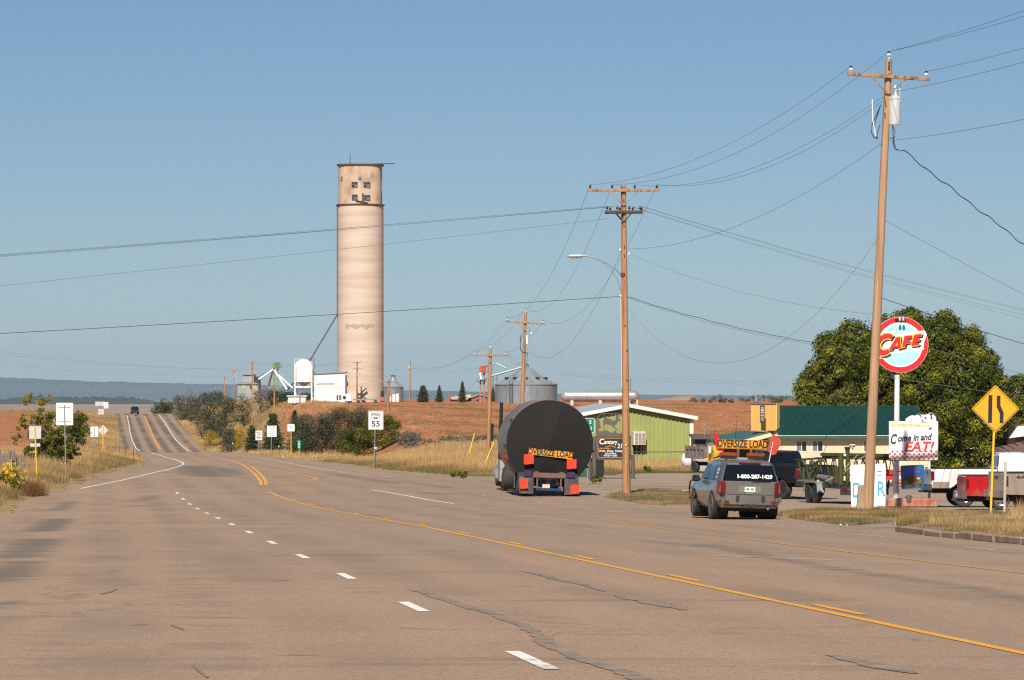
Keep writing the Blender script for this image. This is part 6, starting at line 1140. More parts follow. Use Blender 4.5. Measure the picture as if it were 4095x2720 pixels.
    for sx in (-.06, .08): MB().lathe([(.02, 0), (.05, -.06), (.055, -.15), (.001, -.16)], 10, (cx + sx, -.42, cz + Ro - .02)).obj('flood_lamp', M_ALU, t, smooth=True)
    MB().box((cx - .03, -.3, cz + Ro + .05), (.4, .1, .06)).obj('junction_box', M_DKSTEEL, t); MB().box((x(3576), .12, z(1500)), (.16, .16, .3)).obj('transformer_box', M_DKSTEEL, t)
    for p in ((925, 285), (456, 545), (975, 1000), (930, 1050), (605, 1230), (1200, 1185), (460, 1350)): MB().tube((q(*p)[0], -.086, q(*p)[1]), (q(*p)[0], -.06, q(*p)[1]), .016, n=7).obj('rivet', M_SIGNK, t)
cafe_sign()
def eat_sign():
    d = 148.5; b = at(3716, 2024, d); t = thing('eat_sign', 'white Come in and EAT sign with red checkered border and cow cutout', 'sign', b); z = lambda v: ZV(v, d) - b.z; x = lambda u: XU(u, d) - b.x
    x0, x1, z0, z1 = x(3555), x(3748), z(1840), z(1685); W, H = x1 - x0, z1 - z0; MB().bb(x0, x1, -.03, .0, z0, z1).obj('panel', M_SIGNW, t); MB().bb(x1 - .01, x1 + .03, -.02, .06, z0 + .04, z1).obj('side_frame', M_STUCCO, t); MB().tube((0, .03, -.1), (.01, .03, z1 - .2), .05, n=10).obj('post', mat('white_post_paint', (.7, .67, .64), (.6, .55, .5), 4, .5), t); MB().bb(x0, x1, .0, .05, z0 - .03, z0 + .03).obj('bottom_rail', M_WOOD_OLD, t)
    q = lambda X, Y: (x0 + (X - 120) / 1500 * W, z1 - (Y - 275) / 1205 * H)
    sq = MB(); k = 75
    for r_ in range(4):
        for c in range(20):
            if (c + r_) % 2 == (1 if r_ % 2 == 0 else 1) and not (r_ == 0 and 5 < c < 10):
                X0, Y0 = 122 + c * 75, 1185 + r_ * 76; a, e = q(X0, Y0), q(X0 + 64, Y0 + 62); sq.add([(a[0], -.0325, a[1]), (e[0], -.0325, a[1]), (e[0], -.0325, e[1]), (a[0], -.0325, e[1])], [(0, 1, 2, 3)])
    tag(sq.obj('checker_print', mat('checker_red', (.66, .09, .12), rough=.5), t), kind='stuff')
    a, e = q(140, 330), q(1600, 470); MB().add([(a[0], -.0315, a[1]), (e[0], -.0315, a[1]), (e[0], -.0315, e[1]), (a[0], -.0315, e[1])], [(0, 1, 2, 3)]).obj('green_wash', mat('pale_green_wash', (.74, .78, .66), (.42, .60, .36), 6, .6), t)
    YL = mat('print_amber', (.80, .42, .0), rough=.5); u_ = W / 1500
    text('for GOODNESS sake....', 108 * u_, YL, t, (q(690, 400)[0], -.036, q(690, 400)[1]), bold=.02, shear=.2, sx=.92); text('before We ALL starve to death', 105 * u_, YL, t, (q(850, 1400)[0], -.036, q(850, 1400)[1]), bold=.02, shear=.15, sx=.93)
    NV = mat('print_navy', (.035, .025, .06), rough=.5); text('C', 420 * u_, NV, t, (q(235, 845)[0], -.036, q(235, 845)[1]), bold=.035, shear=.28, sx=.62, name='letter'); text('ome in and', 290 * u_, NV, t, (q(900, 790)[0], -.036, q(900, 790)[1]), bold=.035, shear=.3, sx=.80, rot=(R(90), R(-3.2), 0)); text('EAT!', 430 * u_, mat('print_red', (.72, .035, .03), rough=.5), t, (q(1035, 1080)[0], -.037, q(1035, 1080)[1]), bold=.03, shear=.24, sx=1.02)
    cow = [(628, 205), (660, 182), (750, 120), (830, 88), (885, 95), (900, 118), (930, 85), (985, 82), (1020, 45), (1070, 28), (1105, 55), (1120, 75), (1230, 70), (1350, 50), (1365, 18), (1410, 5), (1470, 25), (1500, 70), (1550, 110), (1580, 180), (1590, 290), (1570, 380), (1550, 440), (1530, 520), (1480, 500), (1460, 440), (1480, 390), (1440, 420), (1440, 490), (1365, 535), (1358, 470), (1360, 380), (1310, 300), (1210, 310), (1160, 300), (1000, 285), (930, 290), (850, 290), (770, 270), (700, 285), (640, 265)]
    cw = MB().prism([q(*p) for p in cow], -.05, -.035).obj('cow_cutout', mat('cow_white', (.72, .70, .72), rough=.6), t)
    for pl in ([(1010, 60), (1050, 32), (1090, 45), (1115, 100), (1135, 165), (1105, 165), (1080, 100), (1030, 85)], [(1205, 145), (1250, 130), (1280, 165), (1300, 190), (1260, 210), (1240, 180)], [(1370, 60), (1395, 20), (1440, 18), (1490, 65), (1440, 90), (1475, 190), (1440, 210), (1405, 190), (1410, 110)], [(1135, 225), (1165, 220), (1180, 265), (1205, 300), (1160, 300)], [(1358, 485), (1435, 460), (1445, 490), (1368, 540)], [(880, 95), (900, 120), (905, 85), (892, 75)], [(800, 225), (835, 215), (825, 245)], [(1020, 148), (1045, 138), (1068, 155), (1045, 150)], [(1480, 125), (1515, 150), (1500, 155)]):
        MB().prism([q(*p) for p in pl], -.054, -.051).obj('cow_patch', NV, cw)
    # kerb block carrying the sign
    b2 = at(3648, 2046, 147.); b2.z = float(zroad(147.)) + .12; cb_ = thing('concrete_block', 'red painted concrete block under the cafe signs', 'concrete block', b2); L = PX(200, 147.)
    MB().box((0, 0, .05), (L, .55, .34)).obj('block', mat('worn_red_concrete', (.42, .28, .2), (.36, .1, .07), 2.2, .9, bump=.4), cb_, bevel=.05)
    MB().lathe([(.001, .0), (.16, .02), (.15, .2), (.1, .28), (.001, .3)], 12, (-L * .08, -.15, .05)).obj('dark_lump', M_WOOD_OLD, cb_, smooth=True)
    # blue picture box
    bb_ = at(3652, 1954, 147.8); s2 = thing('blue_picture_sign', 'square blue picture sign with rounded corners under the EAT sign', 'sign', bb_); s2.rotation_euler = (0, R(-2.5), 0); w = PX(94, 147.8)
    sign_panel(s2, w, w * 1.0, w * .5, mat('deep_blue_enamel', (.0, .09, .30), (.0, .13, .40), 3, .35), .07, -.04, .08); sign_panel(s2, w * .82, w * .46, w * .31, mat('dark_picture', (.012, .01, .012), (.16, .10, .02), 5, .5, stretch=(1, 1, 2.5)), .1, -.046, .004, 'picture')
    sign_panel(s2, w * .5, w * .07, w * .50, mat('picture_maroon', (.25, .01, .02), rough=.5), .02, -.049, .003, 'picture_car', x=w * .05); sign_panel(s2, w * .16, w * .07, w * .42, mat('picture_pale', (.45, .5, .55), rough=.4), .03, -.05, .003, 'picture_light', x=w * .24); sign_panel(s2, w * .11, w * .03, w * .30, mat('picture_amber', (.6, .28, .02), rough=.5), .01, -.05, .003, 'picture_lamp', x=w * .3)
    pr = mat('print_crimson', (.42, .02, .09), rough=.5)
    for row, (n, zz, hh) in enumerate(((10, .85, .04), (7, .71, .06))):
        for i in range(n):
            if (row, i) in ((0, 6), (1, 3)): continue
            sign_panel(s2, w * .05, w * hh, w * zz, pr, .008, -.044, .003, 'print', x=(-.5 + (i + .5) / n) * w * (.62 if row == 0 else .52) + w * .03)
    for zz in (.25, .75): MB().tube((-w * .5, .0, w * zz), (-w * .72, .05, w * zz), .015, n=6).obj('hanger', M_DKSTEEL, s2)
    # hand painted board
    b3 = at(3473, 2037, 142.5); b3.z = float(zroad(142.5)) + .03; t3 = thing('painted_board', 'leaning white board with blue hand painted letters behind the transformer pole', 'sign', b3); z3 = lambda v: ZV(v, 142.5) - b3.z; x3 = lambda u: XU(u, 142.5) - b3.x
    MB().prism([(x3(3405), 0), (x3(3546), .03), (x3(3540), z3(1854)), (x3(3400), z3(1860))], 0, .025).obj('panel', M_SIGNW, t3); bl = mat('painted_blue', (.05, .36, .62), rough=.6)
    text('D', .78, bl, t3, (x3(3427), -.01, z3(1963)), bold=.006, sx=.66, name='letter'); text('R', .78, bl, t3, (x3(3523), -.01, z3(1958)), bold=.006, sx=.66, name='letter'); text('OPEN', .12, M_SIGNK, t3, (x3(3425), -.01, z3(2030)), sx=.95); text('WEEK', .12, M_SIGNK, t3, (x3(3522), -.01, z3(2028)), sx=.95)
    face = MB(); face.path([(x3(3508), -.006, z3(1887)), (x3(3518), -.006, z3(1885)), (x3(3527), -.006, z3(1884))], .012, 5); face.path([(x3(3511), -.006, z3(1899)), (x3(3517), -.006, z3(1903)), (x3(3523), -.006, z3(1899))], .009, 5); face.obj('drawn_smile', M_SIGNK, t3)
    for uu in (3410, 3538): MB().bar((x3(uu), .05, 0), (x3(uu), .03, 1.2), .04, .03).obj('stake', M_WOOD_OLD, t3)
eat_sign()
def realty_sign():
    d = 220.; b = put(2450, d); t = thing('realty_sign', 'black and gold realty sign between timber posts with steel deer cutout', 'sign', b); z = lambda v: ZV(v, d) - b.z; x = lambda u: XU(u, d) - b.x; TB = mat('dark_timber', (.075, .062, .055), (.12, .1, .09), 3, .9, stretch=(5, 5, .4), bump=.3)
    for u0, u1, v in ((2346, 2366, 1830), (2367, 2386, 1746), (2523, 2539, 1818)): MB().path([((x(u0) + x(u1)) / 2, 0, -.3), ((x(u0) + x(u1)) / 2, 0, z(v))], [(x(u1) - x(u0)) / 2, (x(u1) - x(u0)) / 2 * .9], 12).obj('timber_post', TB, t, smooth=True)
    MB().bb(x(2384), x(2524), -.06, .06, z(1840), z(1742)).obj('back_board', TB, t); w, h = x(2522) - x(2388), z(1750) - z(1833); xc, zc = (x(2522) + x(2388)) / 2, (z(1750) + z(1833)) / 2; sign_panel(t, w, h, zc, mat('sign_black', (.018, .016, .018), rough=.5), .03, -.075, .012, x=xc); GO = mat('sign_gold', (.62, .24, .01), rough=.5); border(t, w, h, zc, GO, .03, .025, -.078, xc, .08)
    wt = mat('sign_cream', (.75, .73, .72), rough=.5); P_ = lambda X, Y: (x(2300 + X * .2105), z(1620 + Y * .2105))
    for s_, X, Y, sz, sx, sh in (('C', 505, 700, .42, 1.0, 0), ('entury', 672, 705, .33, .84, .12), ('21', 850, 782, .36, .82, .12), ('West  Slope  Realty', 672, 872, .155, 1.08, 0), ('Sales Office', 675, 920, .125, 1.05, 0), ('970-677-2855', 670, 963, .13, 1.05, 0)): p = P_(X, Y); text(s_, sz, wt, t, (p[0], -.08, p[1]), bold=.018, sx=sx, shear=sh)
    for a, c in (((440, 821), (675, 821)), ((568, 802), (672, 773)), ((672, 773), (778, 803)), ((735, 790), (735, 828))): p, q_ = P_(*a), P_(*c); MB().bar((p[0], -.082, p[1]), (q_[0], -.082, q_[1]), .006, .035).obj('roof_emblem', GO, t)
    ST = mat('weathered_steel_cutout', (.085, .08, .09), (.12, .08, .06), 2.5, .7)
    fr = [(400, 585), (400, 260), (500, 165), (855, 170), (935, 250), (935, 590)]
    for a, c in zip(fr[:-1], fr[1:]): p, q_ = P_(*a), P_(*c); MB().bar((p[0], .0, p[1]), (q_[0], 0, q_[1]), .03, .045).obj('cutout_frame', ST, t)
    for nm, pl in (('deer', [(545, 180), (560, 180), (565, 240), (650, 262), (740, 300), (765, 280), (780, 240), (765, 190), (780, 175), (795, 215), (810, 200), (850, 195), (850, 215), (820, 228), (830, 255), (865, 280), (860, 300), (815, 312), (790, 360), (760, 385), (745, 405), (790, 450), (835, 505), (820, 508), (765, 455), (715, 420), (690, 385), (600, 370), (560, 375), (545, 385), (560, 430), (572, 480), (562, 482), (545, 440), (530, 380), (535, 300), (550, 250)]), ('cutout_ground', [(405, 590), (405, 470), (430, 480), (460, 500), (520, 495), (560, 480), (620, 490), (660, 520), (720, 525), (740, 490), (760, 480), (790, 530), (840, 540), (870, 520), (935, 545), (935, 590)]), ('cutout_pine', [(405, 480), (405, 270), (440, 240), (455, 270), (450, 290), (475, 300), (460, 315), (485, 330), (465, 345), (490, 365), (468, 375), (495, 395), (475, 405), (505, 435), (470, 445), (440, 480)])):
        MB().prism([P_(*p) for p in pl], -.012, .0).obj(nm, ST, t)
    b2 = put(2325, 228.); dm = thing('dumpster', 'dark green dumpster with black lid behind the tanker load', 'dumpster', b2); gm = mat('dumpster_green', (.012, .09, .045), (.02, .11, .055), 3, .5); MB().prism([(-.75, .05), (.75, .05), (.8, .95), (-.8, .95)], 0, 1.1).obj('bin', gm, dm, bevel=.02); MB().box((0, .5, 1.02), (1.7, 1.25, .08), (R(-4), 0, 0)).obj('lid', M_BLACK, dm)
    for xx in (-.6, .0, .6): MB().bb(xx - .04, xx + .04, -.05, .0, .1, .9).obj('rib', gm, dm)
    MB().bb(.05, .4, -.02, -.002, .5, .75).obj('sticker', M_CREAM, dm); MB().bb(.46, .56, -.02, -.002, .4, .75).obj('sticker', M_SIGNW, dm)
    ct = thing('black_bin', 'black wheeled bin beside the realty sign post', 'bin', put(2394, 226.)); MB().box((0, 0, .5), (.55, .5, 1.0), taper=1.12).obj('bin', M_BLACK, ct, bevel=.03); MB().box((0, -.02, 1.03), (.66, .6, .07)).obj('lid', M_BLACK, ct)
    b3 = put(2755, 249.); pt = thing('propane_tank', 'white propane tank in the weeds behind the dump truck', 'tank', b3, R(10)); n = 8; r = .55; L = 1.9; pr = [(r * math.sin(R(90 * k / n)), r * .8 * (1 - math.cos(R(90 * k / n)))) for k in range(n + 1)] + [(r, L - r * .8)] + [(r * math.cos(R(90 * k / n)), L - r * .8 + r * .8 * math.sin(R(90 * k / n))) for k in range(1, n + 1)]
    MB().lathe(pr, 26, (-.5, 0, .75), 'X').obj('tank_body', M_WHITE, pt, smooth=True); [MB().bb(k - .1, k + .1, -.35, .35, -.1, .4).obj('foot', M_RUST, pt) for k in (-.1, .9)]; MB().lathe([(.12, 0), (.12, .16), (.001, .18)], 10, (.45, 0, 1.28)).obj('valve_dome', M_WHITE, pt)
realty_sign()
# ================================================================ vehicles (local +Y = forward, +X = right, origin on the ground under the rear axle)
def paint(name, c, metal=.35, rough=.32, dust=(.28, .2, .14)):
    if name in MATS: return MATS[name]
    m = mat(name, c, None, rough=rough, metal=metal, coat=.6); nt = m.node_tree; N = nt.nodes; L = nt.links; b = N['Principled BSDF']
    tc = N.new('ShaderNodeTexCoord'); sp = N.new('ShaderNodeSeparateXYZ'); L.new(tc.outputs['Object'], sp.inputs[0]); n = N.new('ShaderNodeTexNoise'); n.inputs['Scale'].default_value = 3; n.inputs['Detail'].default_value = 5; L.new(tc.outputs['Object'], n.inputs['Vector'])
    ad = N.new('ShaderNodeMath'); ad.operation = 'MULTIPLY_ADD'; L.new(n.outputs['Fac'], ad.inputs[0]); ad.inputs[1].default_value = -.9; L.new(sp.outputs['Z'], ad.inputs[2])
    r = N.new('ShaderNodeMapRange'); r.inputs['From Min'].default_value = .22; r.inputs['From Max'].default_value = -.2; r.inputs['To Max'].default_value = .7; L.new(ad.outputs[0], r.inputs['Value'])   # road dust low on the sides
    x = N.new('ShaderNodeMix'); x.data_type = 'RGBA'; x.inputs['A'].default_value = (*c, 1); x.inputs['B'].default_value = (*dust, 1); L.new(r.outputs[0], x.inputs['Factor']); L.new(x.outputs['Result'], b.inputs['Base Color'])
    return m
M_CHROME = mat('chrome', (.62, .63, .65), rough=.12, metal=1.0); M_ALLOY = mat('alloy_wheel', (.45, .45, .46), (.36, .33, .3), 5, .3, .8); M_TINT = mat('tinted_glass', (.006, .007, .009), rough=.05, spec=.5); M_TAILRED = mat('tail_lamp_red', (.22, .004, .006), (.11, .003, .004), 8, .2); M_PLASTIC = mat('black_plastic', (.02, .02, .022), rough=.6); M_UNDER = mat('underbody', (.018, .016, .015), rough=.9)
M_AMBER = mat('amber_lens', (.26, .05, .007), (.19, .035, .006), 6, .25); M_FLAGR = mat('fluorescent_red_flag', (.82, .07, .03), (.74, .055, .025), 8, .8, transl=.25); M_BANNER = mat('oversize_banner_yellow', (.70, .28, .002), (.64, .255, .002), 3, .6); M_DUSTYTYRE = mat('dusty_tyre', (.035, .03, .027), (.11, .08, .06), 4, .9)
_wheels = {}
def wheel(parent, p, r, w, rim='alloy', side=1, name='wheel', tyre_m=None):
    key = (r, w, rim); e = bpy.data.objects.new(name, None); COL.objects.link(e); e.parent = parent; e.location = p
    if side < 0: e.rotation_euler = (0, 0, math.pi)
    if key not in _wheels:
        t = MB().lathe([(r * .60, -w * .42), (r * .9, -w * .5), (r * .985, -w * .36), (r, 0), (r * .985, w * .36), (r * .9, w * .5), (r * .60, w * .42), (r * .58, 0), (r * .60, -w * .42)], 30, axis='X').obj('tyre', tyre_m or M_RUBBER, e, smooth=35)
        rm = MB().lathe([(r * .61, w * .30), (r * .60, w * .40), (r * .52, w * .36), (r * .40, w * .22), (r * .22, w * .30), (r * .13, w * .36), (.001, w * .36)], 26, axis='X')
        rm = rm.obj('rim', {'alloy': M_ALLOY, 'chrome': M_CHROME, 'steel': M_GALV, 'white': M_WHITE, 'dark': M_DKSTEEL}[rim], e, smooth=35)
        h = MB()
        for k in range(6):
            a = 2 * math.pi * k / 6; h.box((w * .33, math.cos(a) * r * .40, math.sin(a) * r * .40), (w * .06, r * .16, r * .16), (a, 0, 0))
        hs = h.obj('rim_window', M_UNDER, e); hs['kind'] = 'stuff'; _wheels[key] = (t.data, rm.data, hs.data)
    else:
        for nm, me in zip(('tyre', 'rim', 'rim_window'), _wheels[key]):
            o = link_mesh(nm, me, None, e)
            if nm == 'rim_window': o['kind'] = 'stuff'
    return e
def quad_panel(name, pts, m, parent, th=.006):
    """a thin pane; pts in order, offset along its own normal"""
    P_ = [Vector(p) for p in pts]; n = (P_[1] - P_[0]).cross(P_[2] - P_[0]).normalized() * th; k = len(P_)
    return MB().add(P_ + [p + n for p in P_], [tuple(range(k - 1, -1, -1)), tuple(range(k, 2 * k))] + [(i, (i + 1) % k, k + (i + 1) % k, k + i) for i in range(k)]).obj(name, m, parent)

def suv(name, label, loc, rz, pm, roll=0.0, detail=True, cat='car'):
    t = thing(name, label, cat, loc, rz); t.rotation_euler = (0, roll, rz)
    def sec(yl, yt, wl, wm, wb, wr, zb, zl, zm, zbelt, zr, yb=None):
        h = [(0, yl, zb), (wl * .9, yl, zb), (wl, yl, zl), (wm, yl, zm), (wb, (yb if yb is not None else yl), zbelt), (wb - .025, (yb if yb is not None else yl), zbelt + .03), (wr + .035, yt, zr - .07), (wr - .05, yt, zr - .01), (0, yt, zr + .02)]
        return h + [(-x, y, z) for x, y, z in h[-2:0:-1]]
    S = [sec(-.97, -.74, .82, .90, .88, .66, .40, .55, .80, 1.10, 1.66, -.98), sec(-.90, -.62, .90, .935, .905, .70, .34, .52, .80, 1.10, 1.71, -.85), sec(-.4, -.2, .93, .95, .915, .71, .33, .52, .80, 1.09, 1.73), sec(.6, .6, .935, .955, .915, .715, .32, .50, .80, 1.08, 1.74), sec(1.3, 1.25, .935, .955, .915, .71, .32, .50, .80, 1.07, 1.73), sec(1.9, 1.75, .935, .955, .91, .69, .32, .50, .80, 1.065, 1.68), sec(2.5, 2.42, .935, .95, .89, .76, .32, .50, .80, 1.06, 1.16), sec(3.0, 3.0, .93, .945, .87, .70, .34, .50, .78, 1.02, 1.07), sec(3.6, 3.6, .90, .92, .82, .65, .36, .50, .74, .95, 1.0), sec(3.85, 3.82, .80, .82, .74, .55, .42, .52, .70, .84, .88)]
    MB().loft(S).obj('body', pm, t, smooth=32)
    g = lambda y, zz, s: (s * (.89 - (zz - 1.12) / .5 * .145 + .004), y, zz)
    for s in (-1, 1):
        for (y0, y1, y2, y3) in ((-.66, .02, -.02, -.50), (.12, .90, .86, .12), (.98, 2.10, 1.66, .98)):
            p = [g(y0, 1.14, s), g(y1, 1.14, s), g(y2, 1.58, s), g(y3, 1.58, s)]; quad_panel('side_window', p if s > 0 else p[::-1], M_TINT, t, .008)
    quad_panel('windshield', [(.76, 2.34, 1.16), (-.76, 2.34, 1.16), (-.64, 1.80, 1.62), (.64, 1.80, 1.62)], M_TINT, t, .012)
    for s in (-1, 1):
        for y in (0, 2.87):
            MB().lathe([(.001, s * .952), (.43, s * .952), (.43, s * .5), (.001, s * .5)], 26, (0, y, .40), 'X').obj('wheel_arch', M_UNDER, t)
            wheel(t, (s * .866, y, .365), .365, .25, 'alloy', s, tyre_m=M_DUSTYTYRE)
    MB().bb(-.75, .75, -.8, 3.6, .24, .42).obj('chassis', M_UNDER, t)
    if not detail:
        for s in (-1, 1): MB().bb(s * .72 - .14, s * .72 + .14, 3.80, 3.87, .66, .80).obj('headlight', M_CHROME, t); MB().box((s * 1.05, 2.2, 1.12), (.2, .12, .15)).obj('mirror', M_CHROME, t)
        MB().bb(-.5, .5, 3.83, 3.88, .6, .78).obj('grille', M_BLACK, t); MB().bb(-.15, .15, 3.86, 3.9, .45, .56).obj('number_plate', M_SIGNW, t); MB().bb(-.85, .85, 3.7, 3.92, .38, .58).obj('bumper', M_PLASTIC, t); return t
    rw = quad_panel('rear_window', [(-.82, -.985, 1.135), (.82, -.985, 1.135), (.69, -.795, 1.60), (-.69, -.795, 1.60)], M_TINT, t, .012); sl = math.atan2(.19, .465)
    text('1-800-287-1429', .165, M_SIGNW, t, (.14, -.955, 1.265), bold=.035, rot=(R(90) - sl, 0, 0), sx=1.0, name='phone_lettering')
    MB().bb(-.72, .72, -1.005, -.985, .74, 1.10).obj('tailgate', pm, t, bevel=.006); MB().bb(-.33, .33, -1.015, -1.006, .80, .99).obj('plate_recess', mat('pewter_shade', (.24, .22, .2), rough=.4, metal=.4), t)
    pl = MB().bb(-.155, .155, -1.027, -1.016, .82, .965).obj('number_plate', mat('plate_white', (.72, .74, .72), rough=.4), t); [MB().bb(a, a + .09, -1.031, -1.028, .865, .925).obj('plate_print', mat('plate_green', (.05, .3, .15), rough=.5), pl) for a in (-.12, .03)]
    MB().bb(-.1, .1, -1.03, -1.016, .765, .79).obj('tailgate_handle', M_ALU, t)
    for s in (-1, 1):
        tl = MB().add([(s * .72, -1.0, .74), (s * .915, -.93, .74), (s * .935, -.72, .80), (s * .93, -.74, 1.10), (s * .90, -.95, 1.14), (s * .72, -1.0, 1.10), (s * .74, -.8, .9)], [(0, 1, 4, 5), (1, 2, 3, 4), (5, 4, 3, 6), (0, 6, 2, 1), (0, 5, 6), (6, 3, 2)]).obj('tail_lamp', M_TAILRED, t, loc=(s * .012, -.02, 0))
        MB().bb(s * .81 - .085, s * .81 + .085, -1.01, -.99, .70, .80).obj('reverse_lens', mat('smoked_lens', (.05, .012, .012), rough=.2), tl)
        MB().bb(s * .70 - .07, s * .70 + .07, -1.135, -1.12, .50, .555).obj('reflector', M_TAILRED, t); MB().bb(s * .38 - .05, s * .38 + .05, -1.13, -1.118, .53, .71).obj('bumper_pad', M_PLASTIC, t)
        rl = MB(); rl.path([(s * .62, -.45, 1.74), (s * .64, -.35, 1.80), (s * .65, .6, 1.82), (s * .63, 1.45, 1.76)], .022, 7); rl.obj('roof_rail', M_PLASTIC, t)
        MB().box((s * .9, -.86, .62), (.12, .3, .2)).obj('bumper_corner', pm, t, bevel=.04)
    MB().add([], []).loft([[(-.90, -.85, z), (-.72, -1.06, z), (-.3, -1.115, z), (.3, -1.115, z), (.72, -1.06, z), (.90, -.85, z), (.6, -.8, z), (-.6, -.8, z)] for z in (.45, .50, .66, .73)]).obj('rear_bumper', pm, t, smooth=30)
    MB().bb(-.2, .2, -1.12, -.9, .36, .46).obj('hitch_mount', M_PLASTIC, t); MB().bb(-.05, .05, -1.22, -1.0, .39, .45).obj('hitch', M_DKSTEEL, t); MB().tube((.55, -1.02, .34), (.55, -.6, .34), .035, n=8).obj('exhaust', M_GALV, t)
    wp = MB(); wp.bar((.05, -1.0, 1.125), (.28, -1.0, 1.12), .03, .05); wp.bar((.28, -1.0, 1.12), (.62, -.995, 1.13), .015, .02); wp.obj('rear_wiper', M_BLACK, t)
    MB().bb(-.30, .34, -.86, -.74, 1.655, 1.675).obj('brake_light', mat('dark_red_lens', (.16, .01, .012), rough=.3), t)
    for s in (-1, 1): MB().box((s * 1.07, 1.95, 1.14), (.22, .14, .2)).obj('mirror', M_BLACK, t, bevel=.04); MB().bar((s * .93, 1.95, 1.10), (s * 1.0, 1.95, 1.12), .06, .05).obj('mirror_arm', M_BLACK, t)
    bg_ = MB()
    for s in (-1, 1): bg_.path([(s * .80, 3.75, .45), (s * .86, 4.02, .5), (s * .88, 4.05, .8), (s * .86, 4.0, 1.02), (s * .7, 3.95, 1.06)], .03, 7)
    bg_.path([(-.86, 4.03, .8), (.86, 4.03, .8)], .03, 7); bg_.path([(-.7, 3.95, 1.06), (.7, 3.95, 1.06)], .03, 7); bg_.obj('brush_guard', M_BLACK, t)
    dc = MB(); Q = lambda y, zz: (-(.89 - (zz - 1.12) / .5 * .145 + .017), y, zz)
    for k in range(5): a = k * 1.1; dc.path([Q(-.33 + .11 * math.cos(a), 1.40 + .075 * math.sin(a)), Q(-.33 + .10 * math.cos(a + .5), 1.40 + .09 * math.sin(a + .5)), Q(-.33 + .06 * math.cos(a + .9), 1.40 + .05 * math.sin(a + .9))], .012, 4)
    dc.path([Q(-.44, 1.24), Q(-.24, 1.24)], .014, 4); dc.path([Q(-.42, 1.20), Q(-.26, 1.20)], .009, 4); dc.obj('window_decal', mat('decal_white', (.5, .56, .6), rough=.6), t)
    for yy, z0 in ((.25, 1.76),): MB().bb(-.62, .62, yy - .06, yy + .06, z0, z0 + .05).obj('roof_bar', M_ALU, t)
    for x0 in (-.45, .38): MB().bb(x0 - .26, x0 + .26, .0, .28, 1.83, 1.95).obj('beacon', M_AMBER, t, bevel=.03); MB().bb(x0 - .22, x0 + .22, .02, .26, 1.77, 1.83).obj('beacon_base', M_BLACK, t)
    # banner rack
    MB().bb(-.72, .76, .40, .43, 2.06, 2.33).obj('banner', M_BANNER, t); text('OVERSIZE LOAD', .31, M_SIGNK, t, (.02, .397, 2.20), bold=.03, sx=.67, name='banner_lettering'); border(t, 1.46, .25, 2.195, M_SIGNK, .004, .008, .396, .02, .02)
    for s in (-.55, .62): MB().bar((s, .44, 1.78), (s, .44, 2.32), .04, .04).obj('banner_post', M_DKSTEEL, t)
    MB().tube((-.16, .9, 1.72), (-.05, .95, 3.05), .012, .005, n=5).obj('whip_antenna', M_BLACK, t)
    f = MB(); rng = [(-.88, 2.56, 0), (-.86, 2.4, .02), (-.80, 2.2, .05), (-.74, 2.05, .03), (-.72, 2.0, 0)]; out = [(-.90, 2.58), (-.70, 2.42), (-.62, 2.2), (-.57, 2.0), (-.60, 1.97), (-.74, 2.0), (-.80, 2.2), (-.86, 2.4)]
    f.prism(out, .44, .452); f.obj('left_flag', mat('red_flag', (.70, .012, .02), (.62, .01, .02), 6, .7, transl=.25), t); MB().tube((-.88, .45, 1.75), (-.90, .45, 2.6), .012, n=6).obj('flag_staff', mat('green_fibreglass', (.02, .25, .13), rough=.5), t)
    MB().bar((-.62, .40, 1.95), (-.34, .3, 1.80), .02, .03).obj('green_strap', mat('green_strap', (.02, .28, .17), rough=.6), t)
    f2 = MB(); f2.prism([(.90, 2.55), (1.16, 2.36), (1.15, 2.25), (1.02, 1.94), (.90, 1.90), (.78, 2.02), (.82, 2.30)], .30, .308); f2.obj('right_flag', mat('coral_flag', (.80, .20, .13), (.78, .12, .08), 2.5, .8, transl=.55), t); MB().tube((.80, .31, 1.62), (.92, .31, 2.3), .013, n=6).obj('flag_staff', M_SIGNW, t)
    return t
PEWTER = paint('pewter_paint', (.27, .25, .225), .68, .28)
_d = 115.4; _x = XU(2969, _d); suv('pilot_car', 'pewter escort SUV with an OVERSIZE LOAD banner and flags on its roof', (_x, _d, float(zroad(_d)) + .03), R(7.7), PEWTER, R(1.6))
_d = 893.; suv('oncoming_car', 'small dark car coming over the crest of the hill road', (XU(532, _d) + .2, _d + 2, float(zroad(_d)) + .03), R(186), paint('black_car_paint', (.012, .012, .015), .2, .25), 0, False)

